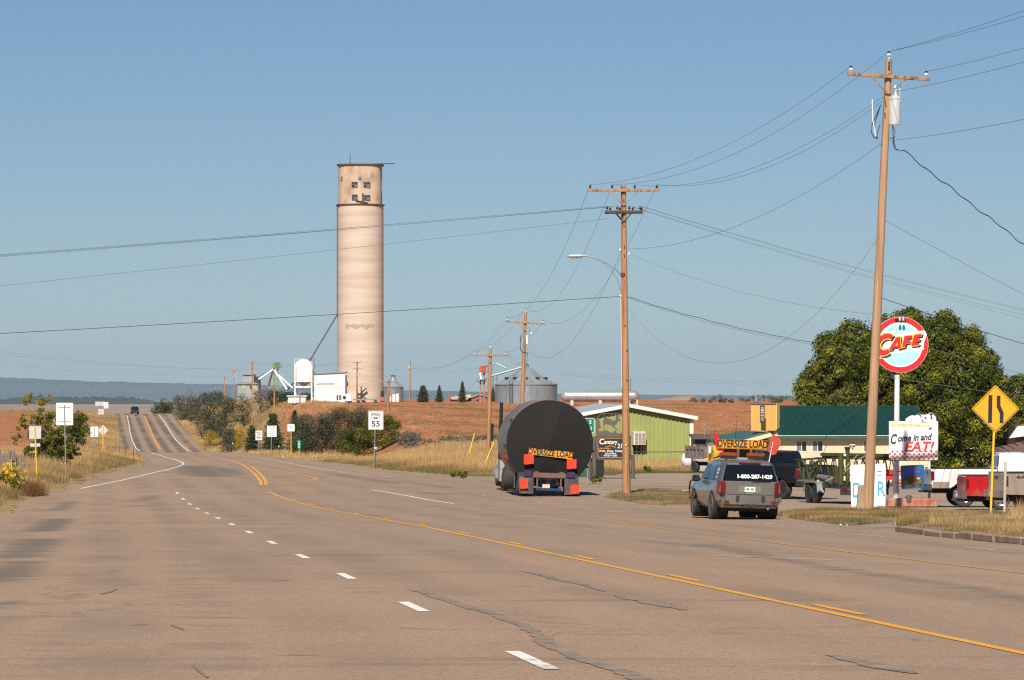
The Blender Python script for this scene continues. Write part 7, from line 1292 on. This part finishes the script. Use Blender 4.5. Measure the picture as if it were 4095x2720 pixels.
def rig():
    d = 172.5; x = (XU(2064, d) + XU(2301, d)) / 2 + .02; z0 = float(zroad(d)) + .03; t = thing('tank_truck', 'semi truck hauling a huge black capped tank marked OVERSIZE LOAD', 'truck', (x, d, z0), R(3.8)); t.rotation_euler = (0, R(1.8), R(3.8))
    BL = mat('blue_frame_paint', (.010, .026, .10), (.014, .034, .11), 3, .45); BR = mat('brown_frame_paint', (.16, .085, .06), (.12, .06, .045), 3, .7); r = 1.93; zc = 2.30; xc = .06; y0 = -.3; L = 5.6
    TS = mat('tank_shell', (.21, .25, .26), (.15, .15, .14), .9, .4, .55, stretch=(1, .25, 1), c3=(.22, .15, .09), s3=1.4); TF = mat('black_tarp_cover', (.0085, .008, .0075), (.012, .011, .0105), 1.2, .75, spec=.25)
    MB().lathe([(r * .99, y0), (r, y0 + .1), (r, L)], 64, (xc, 0, zc), 'Y').obj('tank_shell', TS, t, smooth=True)
    MB().lathe([(r, L), (r * .7, L + .6), (.01, L + .9)], 48, (xc, 0, zc), 'Y').obj('tank_nose', TS, t, smooth=True)
    # rear cover: cloth pulled over the rim, folded along a slanting crease
    m = 24; aA, aB = R(74), R(254)
    for sg, span in ((1, 180.), (-1, 180.)):
        vs, fs = [], []; K = 8; AX, AZ = r * .995 * math.cos(aA), r * .995 * math.sin(aA); BX, BZ = r * .995 * math.cos(aB), r * .995 * math.sin(aB)
        for i in range(m + 1):
            f = i / m; f2 = (1 - math.cos(math.pi * f)) / 2; a = aA + sg * R(span) * f; rx, rz_ = r * .995 * math.cos(a), r * .995 * math.sin(a); cx_, cz_ = AX + (BX - AX) * f2, AZ + (BZ - AZ) * f2
            for k in range(K + 1): q = k / K; vs.append((xc + cx_ + (rx - cx_) * q, y0 - .01 - .22 * math.sin(math.pi * f2) * (1 - q), zc + cz_ + (rz_ - cz_) * q))
        fs = [(i * (K + 1) + k, i * (K + 1) + k + 1, (i + 1) * (K + 1) + k + 1, (i + 1) * (K + 1) + k) for i in range(m) for k in range(K)]
        MB().add(vs, fs).obj('rear_cover', TF, t, smooth=60)
    for yy in (.15, .75, 2.6): MB().lathe([(r + .005, yy - .05), (r + .03, yy - .03), (r + .03, yy + .03), (r + .005, yy + .05)], 64, (xc, 0, zc), 'Y').obj('tank_band', mat('rusty_band', (.17, .10, .07), (.10, .06, .045), 4, .7), t, smooth=30)
    for a in (150, 184, 205, 224, 238, -8, -30): MB().box((xc + (r + .05) * math.cos(R(a)), .05, zc + (r + .05) * math.sin(R(a))), (.1, .14, .1)).obj('band_lug', M_BLACK, t)
    # banner and flags on the cover (picture plane units of the rear view)
    q = lambda X, Y: ((X - 880) * .00364 + xc, zc - (Y - 758) * .00364)
    yb = y0 - .27; bn = MB().prism([q(625, 815), q(1160, 852), q(1155, 938), q(615, 890)], yb, yb + .01).obj('banner', M_BANNER, t); c = q(889, 874); text('OVERSIZE LOAD', .36, M_SIGNK, t, (c[0], yb - .005, c[1]), bold=.03, sx=.76, rot=(R(90), R(3.9), 0), name='banner_lettering')
    def flag(c0, w, h, y, sk=0, nm='flag'):
        P_ = []; nx = 7
        for j in range(nx):
            for i in range(nx):
                u, v = i / (nx - 1), j / (nx - 1); P_.append((c0[0] + u * w + v * sk, y - .02 * math.sin(u * 5 + v * 4) * v, c0[1] - v * h - .02 * math.sin(u * 6) * v))
        MB().add(P_, [(j * nx + i, j * nx + i + 1, (j + 1) * nx + i + 1, (j + 1) * nx + i) for j in range(nx - 1) for i in range(nx - 1)]).obj(nm, M_FLAGR, t, smooth=True)
    flag(q(566, 893), .44, .43, yb - .03); flag(q(1088, 935), .43, .43, yb - .03); flag(q(500, 1188), .37, .42, -1.52, .03); flag(q(1128, 1238), .40, .40, -1.52, -.04)
    MB().add([(xc - (r + .03) * .93, .0, zc - .73), (xc - (r + .03) * .975, .5, zc - .4), (xc - (r + .03) * .995, .55, zc - .62), (xc - (r + .03) * .91, .1, zc - 1.05)], [(0, 1, 2, 3)]).obj('side_flag', M_FLAGR, t)
    # trailer
    for s in (-.55, .55): MB().bar((s, -1.3, .92), (s, 9.5, 1.0), .18, .3).obj('frame_rail', BR, t)
    MB().bb(-.72, .72, -1.45, -1.3, .82, 1.03).obj('rear_beam', BR, t); MB().bb(-1.25, 1.25, -1.3, -1.2, .80, .90).obj('cross_beam', BL, t)
    for s in (-1, 1):
        lb = MB().bb(s * .95 - .17, s * .95 + .17, -1.47, -1.32, .86, 1.10).obj('light_box', BL, t)
        for k in (-.07, .085): MB().lathe([(.001, -.02), (.052, -.015), (.055, .01)], 14, (s * .95 + k, -1.475, 1.0), 'Y').obj('tail_lamp', M_TAILRED, lb)
        MB().bb(s * .99 - .31, s * .99 + .31, -1.40, -1.385, .10, .84).obj('mud_flap', mat('dusty_mud_flap', (.035, .033, .033), (.10, .085, .075), 2.2, .8, c3=(.16, .10, .075), s3=1.3), t)
        MB().bar((s * .52, -1.38, .30), (s * .52, -1.38, .86), .07, .07).obj('bumper_strut', BR, t)
        for y in (0, 1.25): wheel(t, (s * 1.08, y - .35, .51), .51, .5, 'steel', s)
    MB().bb(-.55, .55, -1.46, -1.34, .25, .36).obj('underride_bar', BL, t); MB().bb(-.29, .03, -1.475, -1.462, .37, .53).obj('number_plate', mat('cream_orange_plate', (.72, .62, .48), (.7, .35, .12), 14, .5), t)
    for k in (-.14, -.02, .1): MB().lathe([(.001, -.015), (.03, -.01), (.03, .01)], 10, (k, -1.46, .77), 'Y').obj('marker_lamp', M_TAILRED, t)
    MB().tube((-1.1, -.35, .51), (1.1, -.35, .51), .1, n=10).obj('axle', M_UNDER, t); MB().tube((-1.1, .9, .51), (1.1, .9, .51), .1, n=10).obj('axle', M_UNDER, t); MB().lathe([(.001, -.2), (.14, -.18), (.14, .1)], 12, (-.22, -.9, .62), 'Y').obj('brake_chamber', BL, t); MB().lathe([(.001, -.2), (.14, -.18), (.14, .1)], 12, (.2, -.9, .6), 'Y').obj('brake_chamber', BL, t)
    # tractor
    CB = paint('truck_cab_paint', (.05, .065, .075), .3, .35)
    for s in (-1, 1):
        for y in (10.0, 11.3): wheel(t, (s * 1.05, y, .51), .51, .52, 'steel', s)
        wheel(t, (s * 1.08, 16.3, .51), .51, .3, 'steel', s); MB().tube((s * 1.15, 13.0, .7), (s * 1.15, 14.6, .7), .34, n=20).obj('fuel_tank', M_ALU, t); MB().tube((s * 1.28, 13.0, .9), (s * 1.28, 13.0, 4.05), .085, n=12).obj('exhaust_stack', M_BLACK, t); MB().bb(s * 1.28 - .1, s * 1.28 + .1, 10.9, 12.3, .35, 1.3).obj('quarter_fender', mat('dull_white_fender', (.42, .40, .38), (.3, .27, .24), 3, .6), t)
        MB().box((s * 1.55, 15.1, 2.6), (.12, .2, .85)).obj('mirror', M_BLACK, t, bevel=.03); MB().bar((s * 1.15, 15.0, 2.9), (s * 1.5, 15.1, 2.9), .04, .04).obj('mirror_arm', M_DKSTEEL, t)
        st = MB(); st.bar((s * 1.3, 12.7, 1.2), (s * 1.3, 12.7, 1.75), .04, .04); st.bar((s * 1.3, 12.2, 1.7), (s * 1.3, 13.0, 1.7), .04, .04); st.obj('grab_rail', M_CHROME, t); MB().bb(s * 1.3 - .08, s * 1.3 + .08, 12.4, 12.9, .9, 1.35).obj('step_box', M_CHROME, t)
    MB().prism([(12.6, 1.0), (15.3, 1.0), (15.3, 2.0), (14.9, 3.1), (12.6, 3.3)], -1.15, 1.15, 'YZ').obj('cab', CB, t, bevel=.05); MB().prism([(15.3, .9), (17.2, .9), (17.2, 1.7), (15.3, 2.0)], -1.0, 1.0, 'YZ').obj('hood', CB, t, bevel=.08); MB().bb(-.45, .45, 9.0, 17.0, .75, 1.05).obj('chassis', M_UNDER, t); MB().bb(-1.0, 1.0, 9.6, 11.7, 1.05, 1.25).obj('fifth_wheel', M_UNDER, t)
    for s in (-1, 1): quad_panel('side_window', [(s * 1.155, 13.9, 2.1), (s * 1.155, 15.0, 2.1), (s * 1.155, 14.75, 2.9), (s * 1.155, 13.9, 2.95)][::s], M_TINT, t, .01)
rig()

def pickup(name, label, loc, rz, pm, lower=None, lift=0.0, rim='alloy', r=.40, trim=None, crew=True, wheels=True, bed_dark=False):
    t = thing(name, label, 'pickup truck', loc, rz); z = lambda q: q + lift; lower = lower or pm; W = 1.0
    def arch(c, rr, n=9): return [(c - rr * math.cos(math.pi * i / n), max(z(.60), r + rr * math.sin(math.pi * i / n) * 1.0)) for i in range(n + 1)]
    ra = r + .12; ev = 4.55 if crew else 4.1; ax = 3.75 if crew else 3.45
    for s in (-1, 1):
        x0, x1 = (s * (W - .09), s * W)
        MB().prism([(-1.22, z(.62))] + arch(0, ra) + [(1.24, z(.60)), (1.24, z(1.32)), (-1.22, z(1.32))], min(x0, x1), max(x0, x1), 'YZ').obj('bed_side', pm, t, bevel=.012)
        MB().prism([(1.27, z(.56))] + arch(ax, ra) + [(ev, z(.66)), (ev - .05, z(1.18)), (3.0, z(1.27)), (1.27, z(1.30))], min(x0, x1), max(x0, x1), 'YZ').obj('cab_side', pm, t, bevel=.012)
        if lower is not pm: MB().prism([(-1.2, z(.60))] + [p for p in arch(0, ra + .03) if p[1] < z(.86)][:1] + [(-ra - .03, z(.84)), (-1.2, z(.84))], min(x0, x1) + s * .004, max(x0, x1) + s * .006, 'YZ').obj('lower_trim', lower, t); MB().prism([(ra + .05, z(.60)), (1.24, z(.60)), (1.24, z(.84)), (ra + .05, z(.84))], min(x0, x1) + s * .004, max(x0, x1) + s * .006, 'YZ').obj('lower_trim', lower, t)
        lip = MB(); lip.path([(s * (W + .01), c, q) for c, q in arch(0, ra + .01)], .025, 6); lip.obj('arch_lip', trim or pm, t)
        MB().bar((s * (W - .05), -1.22, z(1.335)), (s * (W - .05), 1.24, z(1.335)), .1, .03).obj('bed_rail', M_PLASTIC, t)
        tl = MB().bb(s * (W - .07) - .085, s * (W - .07) + .085, -1.245, -1.13, z(.88), z(1.24)).obj('tail_lamp', M_TAILRED, t, bevel=.02); MB().bb(s * (W - .07) - .08, s * (W - .07) + .08, -1.255, -1.15, z(1.15), z(1.20)).obj('reverse_lens', M_CHROME, tl)
        for y in ((0, ax) if wheels else ()): wheel(t, (s * (W - .17), y, r), r, .28, rim, s)
        MB().box((s * (W + .16), 2.72, z(1.42)), (.2, .16, .3)).obj('mirror', M_BLACK, t, bevel=.03)
        g = lambda y, zz: (s * (W - .05 - (zz - z(1.3)) / .6 * .17 + .006), y, zz)
        for y0, y1, y2, y3 in (((1.42, 2.02, 2.0, 1.46), (2.12, 3.02, 2.62, 2.12)) if crew else ((1.42, 2.72, 2.35, 1.46),)):
            p = [g(y0, z(1.36)), g(y1, z(1.36)), g(y2, z(1.80)), g(y3, z(1.80))]; quad_panel('side_window', p if s > 0 else p[::-1], M_TINT, t, .012)
    MB().bb(-W + .1, W - .1, -1.2, 1.24, z(.74), z(.80)).obj('bed_floor', M_PLASTIC, t); MB().bb(-W + .1, W - .1, 1.18, 1.25, z(.74), z(1.30)).obj('bed_front', pm, t); MB().bb(-W + .12, W - .12, -1.245, -1.16, z(.72), z(1.32)).obj('tailgate', pm, t, bevel=.02); MB().bb(-.16, .16, -1.262, -1.246, z(1.14), z(1.22)).obj('tailgate_handle', M_BLACK, t)
    bp = MB().loft([[(-W + .02, -1.22, q), (-W + .08, -1.40, q), (-.4, -1.44, q), (.4, -1.44, q), (W - .08, -1.40, q), (W - .02, -1.22, q)] for q in (z(.52), z(.56), z(.72), z(.75))]).obj('bumper', M_CHROME, t, smooth=30); MB().bb(-.17, .17, -1.452, -1.442, z(.57), z(.70)).obj('number_plate', M_SIGNW, bp)
    S = []
    for y, yt, zb, zt, w0, w1 in ((1.28, 1.36, 1.30, 1.88, .96, .77), (1.45, 1.45, 1.30, 1.93, .97, .80), (2.3, 2.2, 1.29, 1.94, .97, .80), (2.75 if crew else 2.5, 2.55 if crew else 2.25, 1.28, 1.88, .97, .77), (3.2 if crew else 2.9, 3.12 if crew else 2.82, 1.27, 1.36, .96, .86)): h = [(w0, y, z(zb)), (w1 + .05, yt, z(zt - .10)), (w1 - .04, yt, z(zt - .01)), (0, yt, z(zt + .015))]; S.append(h + [(-a, b, c) for a, b, c in h[-2::-1]])
    MB().loft(S).obj('cab', pm, t, smooth=32); quad_panel('rear_window', [(-.74, 1.285, z(1.42)), (.74, 1.285, z(1.42)), (.66, 1.345, z(1.80)), (-.66, 1.345, z(1.80))], M_TINT, t, .014); quad_panel('windshield', [(.82, 3.05 if crew else 2.75, z(1.40)), (-.82, 3.05 if crew else 2.75, z(1.40)), (-.70, 2.64 if crew else 2.34, z(1.84)), (.70, 2.64 if crew else 2.34, z(1.84))], M_TINT, t, .03)
    MB().prism([(3.05 if crew else 2.75, z(1.34)), (ev - .1, z(1.24)), (ev, z(1.1)), (ev, z(.6)), (3.05 if crew else 2.75, z(.6))], -W + .08, W - .08, 'YZ').obj('hood', pm, t, bevel=.03); MB().bb(-W + .1, W - .1, ev - .02, ev + .12, z(.5), z(.72)).obj('front_bumper', M_CHROME, t)
    MB().bb(-.45, .45, -1.1, ev - .1, z(.40), z(.60)).obj('chassis', M_UNDER, t); MB().bb(-W + .2, W - .2, 1.3, ev - .1, z(.55), z(1.2)).obj('cab_floor', M_UNDER, t); MB().bb(-.06, .06, -1.6, -1.2, z(.42), z(.50)).obj('hitch', M_DKSTEEL, t); MB().bb(-.34, .34, 1.27, 1.3, z(1.87), z(1.90)).obj('cargo_light', M_TAILRED, t)
    return t
def gp(u, d, dz=.02): x = XU(u, d); return (x, d, gz(x, d) + dz)
DKB = paint('dark_blue_paint', (.010, .018, .026), .3, .25); WHT = paint('white_truck_paint', (.70, .68, .67), .0, .3); TANP = paint('tan_truck_paint', (.36, .29, .225), .3, .32); REDP = paint('red_truck_paint', (.46, .008, .014), .15, .28)
pickup('dark_pickup', 'dark blue pickup towing the green machinery trailer', gp(3204, 167.5), R(28), DKB, lift=.10, rim='dark', r=.42)
pickup('white_pickup', 'lifted white pickup with tan lower panels and chrome wheels', gp(3841, 148.), R(-88), WHT, lower=TANP, lift=.12, rim='chrome', r=.42, trim=M_CHROME)
pickup('red_pickup', 'bright red pickup parked in front of the white pickup', gp(3982, 141.), R(-87), REDP, lift=-.11, rim='alloy', r=.37, crew=False)
tp = pickup('tan_pickup', 'tan pickup with 4x4 decal parked beside the yellow diamond sign', gp(4128, 130.5), R(-80), TANP, lift=.02, rim='white', r=.40)
text('4x4', .17, M_BLACK, tp, (1.012, -.75, 1.22), bold=.01, shear=.3, rot=(R(90), 0, R(90)), name='decal')

def machinery():
    OL = mat('olive_machine_paint', (.062, .066, .013), (.048, .05, .012), 3, .5); OD = mat('dark_olive_paint', (.028, .03, .009), (.02, .022, .008), 3, .6); RO = mat('pale_rope', (.42, .31, .18), rough=.9)
    d = 158.; b = gp(3372, d); rz = R(14); t = thing('equipment_trailer', 'flat tandem trailer loaded behind the dark blue pickup', 'trailer', b, rz); z = .62
    MB().bb(-1.0, 1.0, -2.6, 3.0, z, z + .12).obj('deck', M_DKSTEEL, t)
    for s in (-1, 1):
        MB().bar((s * 1.0, -2.6, z + .1), (s * 1.0, 3.0, z + .1), .1, .2).obj('side_rail', M_DKSTEEL, t); MB().bar((s * .95, 3.0, z), (0, 4.9, z - .05), .1, .14).obj('tongue', M_DKSTEEL, t)
        for y in (-.05, .85): wheel(t, (s * 1.13, y, .39), .39, .22, 'dark', s)
        fd = MB(); fd.prism([(-.52, .42), (-.42, .78), (-.2, .86), (1.0, .86), (1.22, .78), (1.32, .42), (1.26, .42), (1.17, .74), (.98, .80), (-.18, .80), (-.37, .74), (-.46, .42)], s * 1.13 - .14, s * 1.13 + .14, 'YZ'); fd.obj('fender', M_GALV, t)
        tb = MB().bb(s * .85 - .14, s * .85 + .14, -2.68, -2.58, z - .08, z + .06).obj('light_box', M_DKSTEEL, t); MB().bb(s * .85 - .1, s * .85 + .1, -2.7, -2.68, z - .05, z + .03).obj('tail_lamp', M_TAILRED, tb)
    MB().bb(-1.0, 1.0, -2.66, -2.56, z - .25, z - .02).obj('rear_bumper', M_DKSTEEL, t)
    m = thing('drill_mast', 'olive green machine with lattice masts and cylinders on the trailer', 'machine', (b[0], b[1], b[2] + z + .12), rz); inv = Matrix.Rotation(-rz, 3, 'Z')
    def P_(u, v, dd): return inv @ (at(u, v, dd) - Vector(m.location))
    def lattice(A, B, h, w, n, mm, nm):
        A, B = Vector(A), Vector(B); e = (B - A); up = Vector((0, 0, h)); side = Vector((0, w, 0))
        for o in (Vector(), up, side, up + side): MB().bar(A + o, B + o, .05, .05).obj('mast_chord', mm, m)
        for k in range(n):
            for o in (Vector(), side): MB().bar(A + e * (k / n) + o, A + e * ((k + .5) / n) + up + o, .03, .03).obj('mast_lacing', mm, m); MB().bar(A + e * ((k + .5) / n) + up + o, A + e * ((k + 1) / n) + o, .03, .03).obj('mast_lacing', mm, m)
    lattice(P_(3206, 1912, 161.), P_(3345, 1905, 157.), .75, .9, 5, OL, 'mast'); lattice(P_(3350, 1902, 156.5), P_(3580, 1900, 155.5), .7, .8, 8, OD, 'mast')
    MB().bar(P_(3296, 1817, 158.), P_(3575, 1822, 155.5), .5, .12).obj('mast_top', OL, m); MB().bar(P_(3300, 1828, 158.), P_(3575, 1834, 155.5), .4, .14).obj('mast_underside', OD, m)
    for (u0, u1, v0, v1, dd, mm) in ((3352, 3374, 1815, 1940, 155.3, OL), (3381, 3398, 1800, 1935, 155.5, OL)):
        a, c = P_((u0 + u1) / 2, v1, dd), P_((u0 + u1) / 2, v0, dd); MB().tube(a, c, PX(u1 - u0, dd) / 2, n=16).obj('cylinder', mm, m, smooth=True)
    MB().bb(P_(3336, 1900, 155.6).x, P_(3354, 1900, 155.6).x, P_(3340, 1900, 155.6).y - .1, P_(3340, 1900, 155.6).y + .2, P_(3340, 1930, 155.6).z, P_(3340, 1865, 155.6).z).obj('oil_box', OL, m); MB().lathe([(.001, .06), (.12, .06), (.12, 0), (.09, -.05), (.09, -.12)], 12, P_(3389, 1793, 155.5)).obj('cylinder_cap', M_DKSTEEL, m); MB().lathe([(.001, -.04), (.05, -.03), (.05, .02)], 12, P_(3378, 1820, 155.), 'Y').obj('gauge', M_SIGNW, m)
    for a, c in (((3374, 1880), (3398, 1850)), ((3398, 1850), (3432, 1818)), ((3388, 1862), (3470, 1818)), ((3376, 1890), (3406, 1862)), ((3300, 1925), (3335, 1910))): MB().tube(P_(*a, 154.8), P_(*c, 154.8), .014, n=5).obj('rope', RO, m)
    for k, (u, v) in enumerate(((3290, 1908), (3312, 1912), (3300, 1918))): MB().tube(P_(u - 18, v - 2, 156.5), P_(u + 24, v + 6, 156.), .10, .12, 10).obj('canvas_roll', mat('grey_canvas', (.10, .095, .09), (.16, .15, .14), 4, .9), m)
    for u in (3212, 3236, 3252, 3262, 3280): MB().bar(P_(u, 1930, 159.5), P_(u + 4, 1842, 159.5), .05, .07).obj('stake', OL, m)
    for a, c in (((3205, 1842), (3270, 1830)), ((3270, 1830), (3300, 1850)), ((3225, 1862), (3300, 1838)), ((3240, 1900), (3262, 1850)), ((3290, 1905), (3262, 1850))): MB().bar(P_(*a, 159.2), P_(*c, 159.2), .035, .05).obj('brace', OD, m)
machinery()

def dump_truck():
    d = 240.; b = gp(2822, d); t = thing('dump_truck', 'old yellow cab dump truck with rusty ribbed bed', 'truck', b, R(204)); t.scale = (.74, .74, .74); RU = mat('rusty_bed_steel', (.16, .075, .05), (.24, .22, .21), 1.6, .8); GY = mat('grey_bed_steel', (.20, .19, .185), (.14, .11, .1), 2, .8); YC = paint('yellow_cab_paint', (.70, .33, .012), 0, .4)
    MB().bb(-1.15, 1.15, -1.4, 2.1, 1.25, 2.1).obj('bed', GY, t); 
    for s in (-1, 1):
        MB().bar((s * 1.17, -1.4, 2.1), (s * 1.17, 2.1, 2.1), .1, .3).obj('bed_rim', RU, t); MB().bar((s * 1.17, -1.4, 1.25), (s * 1.17, 2.1, 1.25), .1, .14).obj('bed_sill', RU, t)
        for k in range(6): MB().bar((s * 1.2, -1.35 + k * .68, 1.25), (s * 1.2, -1.35 + k * .68, 2.0), .09, .1).obj('bed_rib', RU if k in (0, 5) else GY, t)
        for y in (0, 4.3): wheel(t, (s * .95, y, .5), .5, .4, 'dark', s)
        quad_panel('side_window', [(s * 1.055, 2.65, 1.75), (s * 1.055, 3.45, 1.75), (s * 1.0, 3.25, 2.25), (s * 1.0, 2.7, 2.25)][::s], M_TINT, t, .012); MB().box((s * 1.35, 3.4, 1.95), (.22, .08, .5)).obj('mirror', M_WHITE, t); MB().bar((s * 1.05, 3.4, 2.2), (s * 1.35, 3.4, 2.2), .03, .03).obj('mirror_arm', M_WHITE, t)
    MB().prism([(2.35, .8), (3.75, .8), (3.75, 1.7), (3.4, 2.35), (2.45, 2.35)], -1.05, 1.05, 'YZ').obj('cab', YC, t, bevel=.06); MB().prism([(3.7, .8), (5.1, .8), (5.1, 1.55), (3.7, 1.7)], -.9, .9, 'YZ').obj('hood', YC, t, bevel=.06); MB().bb(-.4, .4, -1.2, 5.0, .6, .9).obj('chassis', M_UNDER, t); MB().box((0, 2.35, 2.45), (2.0, .7, .06), (R(-8), 0, 0)).obj('cab_shield', RU, t)
dump_truck()

def lot_bits():
    b = gp(3598, 196.); t = thing('orange_barrel', 'orange barrel standing at the cafe wall behind the white sign pole', 'barrel', b); OB = mat('barrel_orange', (.80, .16, .03), (.7, .13, .03), 3, .6)
    MB().lathe([(.001, 0), (.27, 0), (.29, .05), (.27, .3), (.28, .32), (.25, .6), (.26, .62), (.22, .9), (.001, .92)], 18).obj('drum', OB, t, smooth=30); MB().lathe([(.275, .38), (.268, .52)], 18).obj('band', M_SIGNW, t)
    b = gp(3556, 194.); t = thing('red_handcart', 'small red handcart beside the orange barrel', 'cart', b); RM = mat('cart_red', (.42, .02, .02), (.3, .02, .02), 3, .6)
    MB().prism([(-.28, .35), (.2, .35), (.32, .85), (-.35, .85)], -.3, .3).obj('tub', RM, t); [MB().bar((s, -.2, 0), (s * .6, 0, .4), .04, .04).obj('leg', RM, t) for s in (-.2, .22)]; wheel(t, (0, .35, .18), .18, .08, 'steel', 1); MB().bar((.3, 0, .85), (.55, .0, 1.05), .03, .03).obj('handle', M_DKSTEEL, t)
    p = on_road(2762, 1975); o = MB().box((0, 0, .05), (.9, .25, .07), (0, R(-4), R(12))).obj('wood_plank', M_WOOD_P, None, bevel=.01, loc=(p[0], p[1], float(zroad(p[1])) + .12)); tag(o, 'pale loose plank lying on the turf island behind the escort car', 'plank')
    for u, v, sz, lab in ((3388, 2106, .025, 'small pale litter scrap at the road edge by the transformer pole'), (3362, 2104, .035, 'larger pale litter scrap at the road edge by the transformer pole'), (2742, 2024, .06, 'dark stone at the edge of the street lamp island')):
        p = on_road(u, v); o = MB().lathe([(.001, sz * .8), (sz * .7, sz * .5), (sz, 0)], 7).obj('litter' if 'litter' in lab else 'stone', M_SIGNW if 'litter' in lab else M_WOOD_OLD, None, loc=(p[0], p[1], float(zroad(p[1])) + .03)); tag(o, lab, 'litter' if 'litter' in lab else 'stone')
lot_bits()
# ---------------------------------------------------------------- air
hz = MB().bb(-14000, 14000, -300, 24500, -60, 260).obj('haze', None); tag(hz, 'thin blue haze lying over the whole country', kind='stuff')
hm = bpy.data.materials.new('haze_air'); hm.use_nodes = True; hN = hm.node_tree.nodes
hN.remove(hN['Principled BSDF']); pv = hN.new('ShaderNodeVolumePrincipled'); pv.inputs['Color'].default_value = (.49, .74, 1.0, 1); pv.inputs['Density'].default_value = 3.2e-5; pv.inputs['Anisotropy'].default_value = 0.0
hm.node_tree.links.new(pv.outputs[0], hN['Material Output'].inputs['Volume']); hz.data.materials.append(hm); hz.display_type = 'WIRE'
